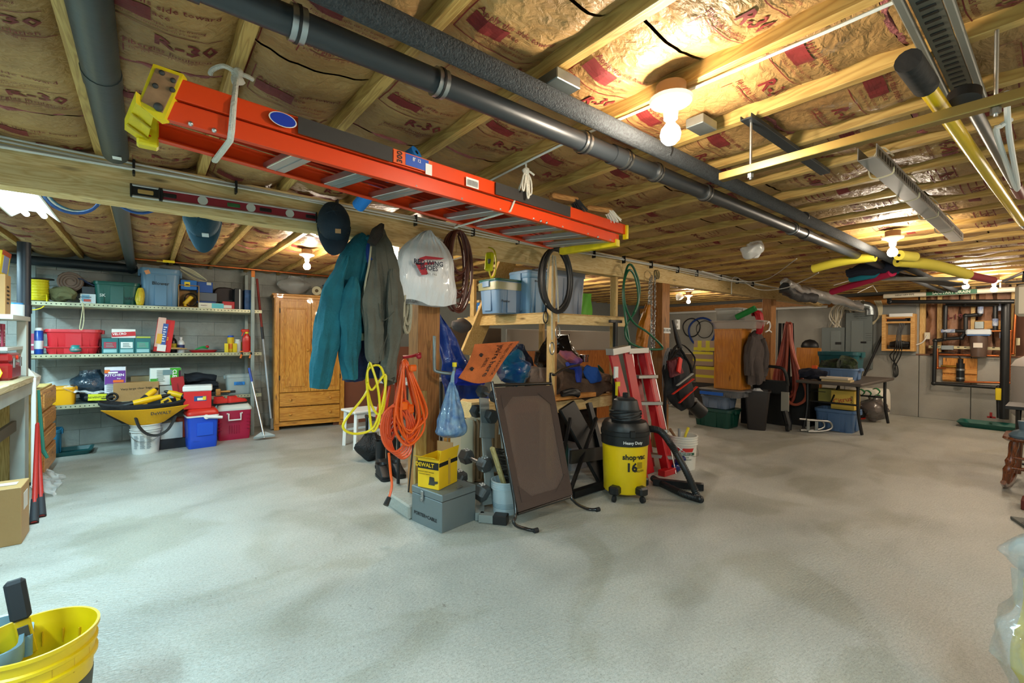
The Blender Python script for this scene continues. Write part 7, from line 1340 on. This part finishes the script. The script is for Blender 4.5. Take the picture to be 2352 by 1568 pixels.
# white bag with green print, clear bags
t = thing('printed_bag','white sack with green recycling marks slumped by the far wall','bag',(10.6,2.35,0)); 
y0,y1 = G(1940,915,10.3).y, G(2035,915,10.3).y; zt2 = G(1990,893,10.3).z
part('sack', MB().loft([[V((10.5+.3*math.sin(a)*k_,(y0+y1)/2+(y0-y1)/2*math.copysign(abs(math.cos(a))**.6,math.cos(a))*k_,z)) for a in [2*PI*i/28 for i in range(28)]] for z,k_ in ((.02,.95),(.2,1),(.42,.98),(zt2-.03,.9),(zt2,.7))]).jit(.06,5), mt('#d6d3c6',.6,bump=.3), t, w=True)
for i,(px,py) in enumerate(((1978,900),(1993,903),(2013,898),(2017,913))): q = G(px,py,10.12); part('green_print', MB().tube([q+V((0,.05,.03)),q+V((-.01,0,.05)),q+V((0,-.05,-.0)),q+V((0,-.02,-.05))],[.014,.035,.02],6,sub=3,fl=.4), mt('#157a3c',.6), t, w=True)
q = at(1985,960,z=0); solo('clear_bag','large clear plastic bag of dark clothes by the white sack','bag',sack((9.9,2.15,.002),.25,.2,.42,.4,7,n=32,amp=.06),mt('#5a5250',.2,alpha=.75,bump=.9,bs=9,coat=.6)); solo('black_bag','black bag lying under the table end by the clear bag','bag',sack((9.75,2.4,.002),.2,.2,.3,.5,5,amp=.05),mt('#0e0f11',.4,bump=.6))
solo('red_strap_coil','small red strap coil on the floor beside the blue tote','strap',MB().tube([at(1972,963,z=.02)+V((.07*math.cos(i*.6),.09*math.sin(i*.6),.004*i)) for i in range(26)],.014,6),mt('#c02a1a',.5))
solo('black_pole','long black pole with yellow tip leaning on the far wall','pole',MB().tube([at(1975,900,x=10.75)+V((0,.25,-.55)),at(2000,830,x=10.95),G(2026,772,11.08)],.022,8),BLK)
# ---- far wall fixtures (front face of concrete = XR-.02)
XW = XR-.025
def W(px,py,o=0): return G(px,py,XW-o)
def wbox(name,label,px,d,c,cat='box',m=None,**k):
    y,w_,z,h = pbx(*px,XW); t = thing(name,label,cat,(XW-d/2,y,z),RZ); part('body', MB().box((0,0,h/2),(w_,d,h),b=.006), m or mt(c,.5), t, 0); return t,w_,h,d
PN = mt('#6f7878',.5,.2,bump=.02)
t,w_,h,d = wbox('electrical_panel','large grey electrical panel with handwriting at the top',(1945,2006,718,846),.1,'#6f7878','electrical panel',PN)
part('door', MB().box((-.02,-d/2-.006,h*.5),(w_*.46,.012,h*.72),b=.004), mt('#757e7e',.5,.2), t, 0); part('latch', MB().box((.1*w_*2,-d/2-.016,h*.47),(.09,.012,.035)), BLK, t, 0); text('~~ ~~~~ ~ ~~~\n~~~ ~~ ~~~~\n~~ ~~~~',.045,fm((.05,-d/2-.002,h*.93),(0,-1,0)),INK,t,.01); text('~~~~\n~~~\n~~~~\n~~~',.045,fm((w_*.38,-d/2-.002,h*.57),(0,-1,0)),INK,t,.01)
t,w_,h,d = wbox('electrical_panel','smaller grey electrical panel left of the large one',(1890,1943,752,812),.09,'#6f7878','electrical panel',PN); part('door', MB().box((.05,-d/2-.006,h*.5),(w_*.42,.012,h*.75),b=.004), mt('#7a8383',.5,.2), t, 0); part('latch', MB().box((.1,-d/2-.016,h*.4),(.1,.012,.05)), BLK, t, 0)
y,w_,z,h = pbx(1868,2062,712,860,XW); 
t = thing('cable_clump','clump of white cables fanning down into the electrical panels','cable',W(1930,740,.1)); rr_ = rnd(6)
for i in range(16):
    px = 1905+i*3.4; e = (1905+rr_.random()*34,752) if i < 9 else (1950+rr_.random()*50,717)
    part('cable', MB().tube([W(1940+i*3,690,.35),W(px+8,705,.2),W(px+rr_.uniform(-8,8),728 if i < 9 else 708,.12),W(e[0],e[1],.06)],.011,5,sub=4), mt(('#c9bfa8','#d8d4c8','#a39a84')[i%3],.6), t, w=True)
t = thing('cable_clump','hanging loop of cream cables right of the large panel','cable',W(2015,720,.1)); 
for i in range(6): part('cable', MB().tube([W(2008+i*3,690,.15),W(2016+i*2,705,.1),W(2018+i,725,.08),W(2008-i,742,.06),W(2002,745,.05)],.011,5,sub=4), mt('#cdc2a0',.6), t, w=True)
# open wooden wall rack
y,w_,z,h = pbx(2031,2106,722,806,XW); 
t = thing('wall_rack','open pine wall rack with chargers and a power strip','rack',(XW-.1,y,z),RZ); PN2 = wood('#dcae6c','#c08c48','x',.8)
for s in (-1,1): part('side_board', MB().box((s*(w_/2-.03),0,h/2),(.06,.2,h)), PN2, t, 0)
for zz in (.02,h*.3,h*.78,h-.06): part('shelf_board', MB().box((0,0 if zz != h*.3 else .07,zz),(w_-.1,.2 if zz != h*.3 else .03,.035 if zz != h*.3 else .2)), PN2, t, 0)
part('power_strip', MB().box((.04,-.09,h-.02),(w_*.7,.05,.06)), WHT, t, 0); part('orange_block', MB().box((-.05,-.02,h*.86),(w_*.6,.06,.1)), mt('#d8701a',.5), t, 0)
solo('charger','black battery charger with yellow meter on the wall rack','charger',MB().box((XW-.1,y+.02,z+h*.82),(.12,.3,.07)),BLK); solo('charger','black rounded tool lying in the bottom of the wall rack','charger',cloth_limb([(XW-.12,y+.12,z+.12),(XW-.12,y-.02,z+.13),(XW-.12,y-.15,z+.11)],[.05,.07,.06],[.05,.07,.06],3,amp=.01),BLK)
t = thing('lead_tangle','tangle of thin black cords hanging below the wall rack','cord',W(2052,800,.2))
for i in range(4): part('cord', MB().tube([W(2066+4*i,742,.2),W(2060+3*i,770,.215),W(2056+5*i,800,.215),W(2044+8*i,818,.1),W(2055+rr_.uniform(-6,6),840,.04),W(2062-3*i,860,.04),W(2056,866,.03)],.009,5,sub=5), BLK, t, w=True)
solo('grey_board','pale grey board fixed high on the far wall behind the rack','board',MB().box((XW-.0,W(2030,760).y,1.62),(.02,.95,.95)),mt('#8c8f8c',.7))
# rim beam over panels
solo('rim_beam','wide pine rim board along the top of the far concrete wall','beam',MB().box((XR+.02,(W(2108,700).y+YF)/2,2.2),(.06,YF-W(2108,700).y,.2)),wood('#c58a48','#a06c30','y'))
t = thing('white_conduit','white pipe run along the far rim board behind the orange cabinet','pipe',(XR-.08,5.4,2.13)); part('pipe', MB().cyl((0,-2.2,0),(0,2.4,0),.03), WHT, t)
for y_ in (-1.5,0,1.5): part('strap', MB().box((.02,y_,0),(.05,.03,.07)), BLK, t, 0)
# framing recess
st_ = []
XF = XR+.02
for i,(x0,x1) in enumerate(((2113,2126),(2153,2163),(2230,2240),(2322,2333))):
    a = G(x0,760,XF); b = G(x1,760,XF); struct('stud', MB().box((XF,(a.y+b.y)/2,(zl+ZC)/2),(.09,max(.05,a.y-b.y),ZC-zl)), PWZ, fw)
struct('sill_plate', MB().box((XR+.03,.9,zl+.015),(.12,1.9,.03)), mt('#7a5a48',.8), fw)
for i in range(5):
    ya = G(2126+i*40,700,XF).y; yb2 = G(2153+i*40,700,XF).y if i == 0 else G(2126+(i+1)*40-6,700,XF).y
    w0 = MB().grid(lambda u,v:tuple(V((XR+.1,ya+(yb2-ya)*u,zl+(ZC-zl)*v))+V((-.05*math.sin(PI*u),0,0))+noise.noise_vector(V((ya+u*3,v*7,i)))*.035),10,24); struct('insulation_batt', w0, mt('#a07458',.6,bump=.9,bs=14,var=.35,vs=7), fw, 1)
q = W(2190,728,-.06); text('R-19', .13, fm((XR+.02,q.y,q.z),(-1,0,0)), PRM, fw, .02)
t,w_,h,d = wbox('outlet_box','white wall outlet box on the framing left of the pipes',(2124,2137,763,779),.06,'#d9d2bc','outlet')
part('cord', MB().tube([W(2130,770,.07),W(2120,785,.05),W(2105,792,.04)],.012,6,sub=4), WHT, t, w=True)
# pipes
BP = mt('#17191b',.4); CU = COPPER; o_ = .12
def pth(name,label,pts,r,m,o=o_,cat='pipe',sub=0): 
    P_ = [W(p[0],p[1],p[2] if len(p) > 2 else o) for p in pts]; t = thing(name,label,cat,P_[0])
    for i in range(len(P_)-1): part('pipe_section', MB().cyl(P_[i],P_[i+1],r,n=12), m, t, w=True)
    for q in P_[1:-1]: part('elbow', MB().ball(q,r*1.35,10), m, t, w=True)
    return t
pth('vent_stack','thick black vertical drain stack on the far wall',((2311,690),(2306,962)),.058,BP,.2)
t = pth('black_pipe','black plastic pipe run stepping down the far wall to the floor drain',((2172,779,.15),(2148,782,.15),(2145,880,.15),(2293,890,.15),(2295,960,.2)),.03,BP); 
pth('black_pipe','black pipe loop above the water filter',((2172,700),(2170,778),(2208,776),(2218,762),(2218,725),(2250,722),(2252,705)),.03,BP,.16); pth('black_pipe','horizontal black pipe along the top of the framing',((2172,700),(2215,700),(2312,700)),.03,BP,.16); pth('black_pipe','black pipe with blue valve between the two vertical runs',((2172,760),(2225,760)),.03,BP,.16); pth('black_pipe','short black riser right of the water filter',((2286,702),(2286,758),(2268,759)),.03,BP,.16)
for i,(px,py) in enumerate(((2252,712),(2286,740),(2303,768),(2176,760),(2300,705))): q = W(px,py,.16); solo('blue_valve',('blue labelled valve on the loop above the filter','blue labelled valve on the short riser','blue labelled valve beside the thick stack','blue valve on the short horizontal run','blue labelled valve at the top of the thick stack')[i],'valve',MB().cyl(q+V((0,0,-.06)),q+V((0,0,.06)),.037) if i != 3 else MB().cyl(q+V((0,.08,0)),q+V((0,-.1,0)),.035),mt('#2a4a8c',.4,var=.5,vs=20,hue='#c9d2da'))
pth('copper_pipe','copper pipe looping down the right of the far framing',((2262,760),(2321,760),(2317,879),(2215,877)),.018,CU,.2); pth('copper_pipe','copper riser with bend near the thick stack',((2333,700),(2327,812),(2298,811)),.018,CU,.18); pth('copper_pipe','horizontal copper pipe along the concrete ledge',((2155,813),(2295,817)),.018,CU,.1); pth('copper_pipe','short copper pipe dropping left of the plywood board',((2153,800),(2153,845),(2172,845)),.018,CU,.14)
# filter and plywood board
y,w_,z,h = pbx(2166,2245,822,877,XW); t = thing('plywood_board','plywood board with two battens screwed to the concrete','board',(XW-.02,y,z),RZ); part('board', MB().box((0,0,h/2),(w_,.03,h)), wood('#d8953e','#b87528','z',.8), t, 0)
for zz in (.12,.42): part('batten', MB().box((0,-.03,h*zz+.02),(w_,.03,.09)), wood('#dfa052','#c07f34','x'), t, 0)
q = W(2206,855,.1); t = thing('inline_filter','black and chrome inline filter on the plywood board','filter',q); part('body', MB().cyl(q+V((0,0,-.16)),q+V((0,0,.16)),.055), mt('#1a1c1f',.3), t, w=True); part('cap', MB().cyl(q+V((0,0,.16)),q+V((0,0,.24)),.035), BLK, t, w=True)
for dz in (-.1,.05): part('clamp', MB().cyl(q+V((0,0,dz-.015)),q+V((0,0,dz+.015)),.062), STEEL, t, w=True)
part('fitting', MB().cyl(q+V((0,.25,.1)),q+V((0,.0,.1)),.02), BRASS, t, w=True); part('hose', MB().tube([q+V((0,0,.24)),q+V((0,.06,.32)),q+V((0,.25,.34)),q+V((0,.4,.3))],.012,6,sub=4), BLK, t, w=True)
q = W(2248,790,.2); t = thing('water_filter','brown cylindrical water filter with white head on the far wall','filter',q); part('canister', MB().lathe([(.08,-.22),(.095,-.21),(.11,.0),(.11,.14)],q), mt('#5c4a40',.3,coat=.4), t, w=True); part('head', MB().box(q+V((0,0,.2)),(.22,.3,.1),b=.02), mt('#c4cfd8',.4), t, 0, w=True); part('blue_band', MB().box(q+V((0,0,.15)),(.225,.27,.02)), mt('#2a5a90',.4), t, 0, w=True); part('label', MB().box(q+V((-.112,0,-.02)),(.006,.11,.08)), mt('#cfc8bc',.6), t, 0, w=True)
wbox('control_box','small grey control box below the left pipe run',(2163,2192,793,803),.08,'#8d989c'); t,w_,h,d = wbox('junction_plate','grey square metal cover on the framing above the filter',(2239,2261,738,755),.05,'#9aa0a2','cover',GALV)
t,w_,h,d = wbox('backing_board','pine backing board between the studs above the filter',(2240,2305,736,757),.02,'#d09a4c','board',wood('#d8a050','#b88034','x'))
t = thing('perforated_strip','cream perforated steel strip along the framing','rail',W(2220,797,.05)); a = W(2133,796,.05); b = W(2312,801,.05); part('strip', MB().bar(a,b,.012,.05), mt('#cfc59a',.5), t, 0, w=True)
ho = part('slot', MB().box(a+V((-.009,-.05,0)),(.004,.03,.014)), BLK, t, 0, w=True); copies(ho,[(0,-.085*i,0) for i in range(1,int((a.y-b.y)/.085))],t)
q = W(2296,892+5,.22); solo('yellow_valve_handle','yellow lever handle on the low black pipe by the stack','valve',MB().box(W(2293,905,.24),(.03,.07,.2),b=.01),mt('#e0c81a',.4)); t = solo('red_valve','small red tap low beside the floor tray','valve',MB().box(W(2277,958,.3),(.02,.1,.03)).box(W(2276,953,.3),(.02,.03,.09)),mt('#8e1c1c',.5))
q = at(2285,980,z=0); t = solo('drip_tray','teal plastic tray on the floor under the black stack','tray',MB().loft([rr(.45,.6,.05,.002),rr(.55,.75,.06,.08),rr(.52,.72,.06,.08),rr(.42,.57,.05,.012)]).xf(Matrix.Translation((10.75,.8,0))),mt('#0c5a50',.4))
# white sanitary drain pipe at the ceiling near the far wall
a = at(2030,687,x=10.6); b = at(2352,668,x=10.6); t = thing('sanitary_drain','white plastic drain pipe labelled SANITARY DRAIN under the far joists'.replace(' labelled SANITARY DRAIN',' with a green label'),'pipe',(10.6,1,2.24)); yA,yB2 = a.y,-1.5; part('pipe', MB().cyl((10.6,yA,2.24),(10.6,yB2,2.24),.042,n=16), mt('#cfc8b4',.4), t, w=True)
yl_ = at(2185,675,x=10.6).y; part('green_label', MB().box((10.556,yl_-.0,2.24),(.004,.62,.07)), mt('#1f5a3c',.5), t, 0, w=True); text('SANITARY DRAIN',.062,fm((10.552,yl_,2.24),(-1,0,0)),mt('#d8dccc',.5),t,.01,.95,w=True); text('SANITARY PIPE',.04,fm((10.556,yl_+.6,2.24),(-1,0,0)),INK,t,w=True)
part('hanger', MB().box((10.6,.7,2.29),(.02,.02,.14)), WHT, t, 0, w=True)
pth('black_pipe','black pipe hung below the white drain pipe',((2042,685,.55),(2044,693,.5),(2330,692,.5)),.035,BP)
# pressure tank
t = thing('pressure_tank','tall grey ribbed pressure tank at the right edge','tank',(9.5,.15,0)); R0 = .36
part('shell', MB().lathe([(.1,.34),(R0*.9,.38)]+[(R0+(.006 if i % 2 else 0),.42+i*.02) for i in range(34)]+[(R0*.9,1.16),(R0*.5,1.26),(.05,1.28)],n=40), mt('#8b8682',.5,bump=.05), t); part('stand', MB().lathe([(.26,0),(.24,.05),(.16,.3),(.2,.36)],n=28), BLK, t)
wbox('wall_outlet','cream outlet plate right of the copper riser',(2333,2343,776,793),.04,'#cfc6a4','outlet')
t = solo('black_hanger','black plastic hanger hooked under the far joists at right edge','hanger',MB().tube([at(2305,645,z=2.25),at(2352,625,z=2.3),at(2352,645,z=2.22),at(2310,648,z=2.24)],.02,6),BLK)
solo('hanging_tool','white and black appliance hanging at the right edge by the far bulb','appliance',MB().box(at(2350,690,x=7.5),(.1,.12,.35),b=.03),mt('#c9c4b4',.5))
# folding stool, rocking chair, tool, mat at right edge
t = thing('folding_stool','black folding table with crossed legs by the pressure tank','table',(7.45,.1,0)); part('top', MB().box((7.5,.12,.7),(.55,.62,.035)), BLK, t, 0, w=True)
for y_ in (.36,-.1): part('leg', MB().cyl((7.3,y_,.01),(7.75,y_-.02,.68),.016), BLK, t, w=True); part('leg', MB().cyl((7.75,y_,.01),(7.3,y_-.02,.68),.016), BLK, t, w=True)
part('cross_bar', MB().cyl((7.3,.36,.1),(7.3,-.1,.1),.012), BLK, t, w=True)
WD2 = wood('#7c3f16','#4f240a','z',1,.25,coat=.5)
ax = at(2310,1108,z=.05); rc = thing('rocking_chair','brown turned-leg rocking chair cut off by the right edge','rocking chair',(ax.x,ax.y-.2,0))
F_ = ax; S_ = at(2338,1025,x=F_.x+.0); S_.z = .42
part('front_leg', MB().tube([F_+V((.01,-.06*i/22,.46*i/22)) for i in range(23)],[.03,.03,.034,.042,.028,.04,.026,.028,.034,.036,.03,.024],14), WD2, rc, w=True)
part('rear_leg', MB().tube([F_+V((.45,-.05,.02)),F_+V((.45,-.07,.46))],[.03,.026],12), WD2, rc, w=True)
part('rocker', MB().tube([F_+V((-.25,.0,.05)),F_+V((0,0,-.03)),F_+V((.3,-.02,-.03)),F_+V((.65,-.04,.05))],[.022,.026,.022],8,sub=4), WD2, rc, w=True)
part('stretcher', MB().cyl(F_+V((0,-.02,.15)),F_+V((0,-.42,.15)),.016), WD2, rc, w=True); part('stretcher', MB().cyl(F_+V((0,-.03,.25)),F_+V((0,-.42,.25)),.014), WD2, rc, w=True)
part('seat', MB().loft([rr(.5,.5,.08,.46,5,F_.x+.2,F_.y-.24),rr(.54,.54,.09,.48,5,F_.x+.2,F_.y-.24),rr(.53,.53,.09,.5,5,F_.x+.2,F_.y-.24),rr(.4,.4,.08,.49,5,F_.x+.2,F_.y-.24)]), WD2, rc, w=True)
part('far_leg', MB().tube([F_+V((.0,-.48,.02)),F_+V((0,-.45,.46))],[.03,.026],12), WD2, rc, w=True); part('far_rocker', MB().tube([F_+V((-.25,-.48,.05)),F_+V((0,-.48,-.03)),F_+V((.3,-.48,-.03)),F_+V((.65,-.48,.05))],[.022,.026,.022],8,sub=4), WD2, rc, w=True)
part('backrest', MB().box((F_.x+.2,F_.y-.5,.85),(.45,.03,.4)), WD2, rc, 0, w=True)
solo('blue_vise','blue-grey cast tool sitting on the rocking chair seat','tool',MB().lathe([(.1,.5),(.11,.52),(.08,.56),(.04,.58),(.05,.66)],(F_.x+.0,F_.y-.12,.0)),mt('#4c6474',.5))
q = at(2335,1208,z=0); t = thing('slotted_mat','grey plastic board with slots on the floor at the right edge','board',(q.x,q.y-.05,0)); part('board', MB().box((q.x+.09,q.y-.09,.012),(.26,.18,.022),r=.4), mt('#4e5452',.6), t, 0, w=True)
for i in range(3): part('slot', MB().box((q.x+.04+.04*i,q.y-.06,.0245),(.015,.09,.002),r=.4+.3*i), BLK, t, 0, w=True)
solo('red_brick','dark red block on the floor at the right edge','brick',MB().box((5.8,.14,.04),(.2,.2,.08),b=.006),mt('#5c2018',.8))
# ================================================================ FOREGROUND
YBM = mt('#e0bc06',.38,var=.08,vs=3)
R_ = .157; cxb, cyb, zr = -.289, 2.159, .4
t = thing('yellow_bucket','bright yellow plastic bucket cut off at the lower left corner','bucket',(cxb,cyb,0))
part('body', MB().lathe([(R_*.82,0),(R_*.85,.01),(R_*.93,.29),(R_*1.0,.295),(R_*1.0,.305),(R_*.95,.31),(R_*.95,.335),(R_*1.0,.34),(R_*1.0,.35),(R_*.96,.355),(R_*.98,.385),(R_*1.03,.388),(R_*1.03,.4),(R_*.98,.4),(R_*.955,.365),(R_*.93,.355),(R_*.93,.32),(R_*.9,.29),(R_*.8,.012)],n=56), YBM, t)
for k in range(16): a_ = 2*PI*k/16; part('inner_rib', MB().box((R_*.915*math.cos(a_),R_*.915*math.sin(a_),.31),(.012,.004,.05),r=a_), mt('#c9a008',.5), t, 0)
part('dark_label', MB().lathe([(R_*.885,.16),(R_*.895,.165),(R_*.925,.235),(R_*.92,.238)],n=56), mt('#4c4a3c',.6), t)
s1 = at(32,1332,y=2.2); mid = at(50,1424,y=2.2); s0w = at(68,1500,y=2.2)
t = thing('putty_knife','putty knife with a black rubber grip standing in the yellow bucket','tool',s0w)
part('blade', MB().bar(s0w,mid,.04,.008,up=(0,1,0)), mt('#c9a410',.4), t, 0, w=True); part('grip', MB().bar(mid+(s1-mid)*.02,s1,.05,.03,up=(0,1,0),bv=.01), mt('#20242a',.7), t, 0, w=True); part('label', MB().bar(mid+(s0w-mid)*.15+V((0,-.008,0)),mid+(s0w-mid)*.5+V((0,-.008,0)),.026,.003,up=(0,1,0)), mt('#3a3a34',.5), t, 0, w=True)
q = at(88,1392,z=.4); tote('grey_bin','grey-blue plastic bin behind the yellow bucket',(q.x-.21,q.y-.16,.0),.4,.3,.4,'#6d8d9c',rz=.1,ribs=False)
# wrapped yellow thing at lower right
q = at(2352,1440,z=.6); 
t = thing('wrapped_bag','yellow bag wrapped in clear plastic at the lower right corner','bag',(q.x+.05,q.y-.1,0))
c_ = at(2352,1420,z=.55); 
b0 = V((c_.x+.20,c_.y-.105,0))
part('yellow_sack', sack(b0,.135,.14,.6,.75,3,n=40,rings=20,amp=.02), mt('#d8c012',.5), t, w=True); part('clear_wrap', sack(b0+V((0,0,.0)),.16,.175,.66,.8,7,n=72,rings=40,amp=.035), mt('#aebcbf',.12,alpha=.3,bump=1.,bs=16,coat=.8), t, w=True)
part('bag_top', sack(b0+V((-.0,.0,.6)),.17,.16,.2,.6,9,n=64,rings=20,amp=.05), mt('#b8c8cc',.12,alpha=.4,bump=1.,bs=14,coat=.8), t, w=True)
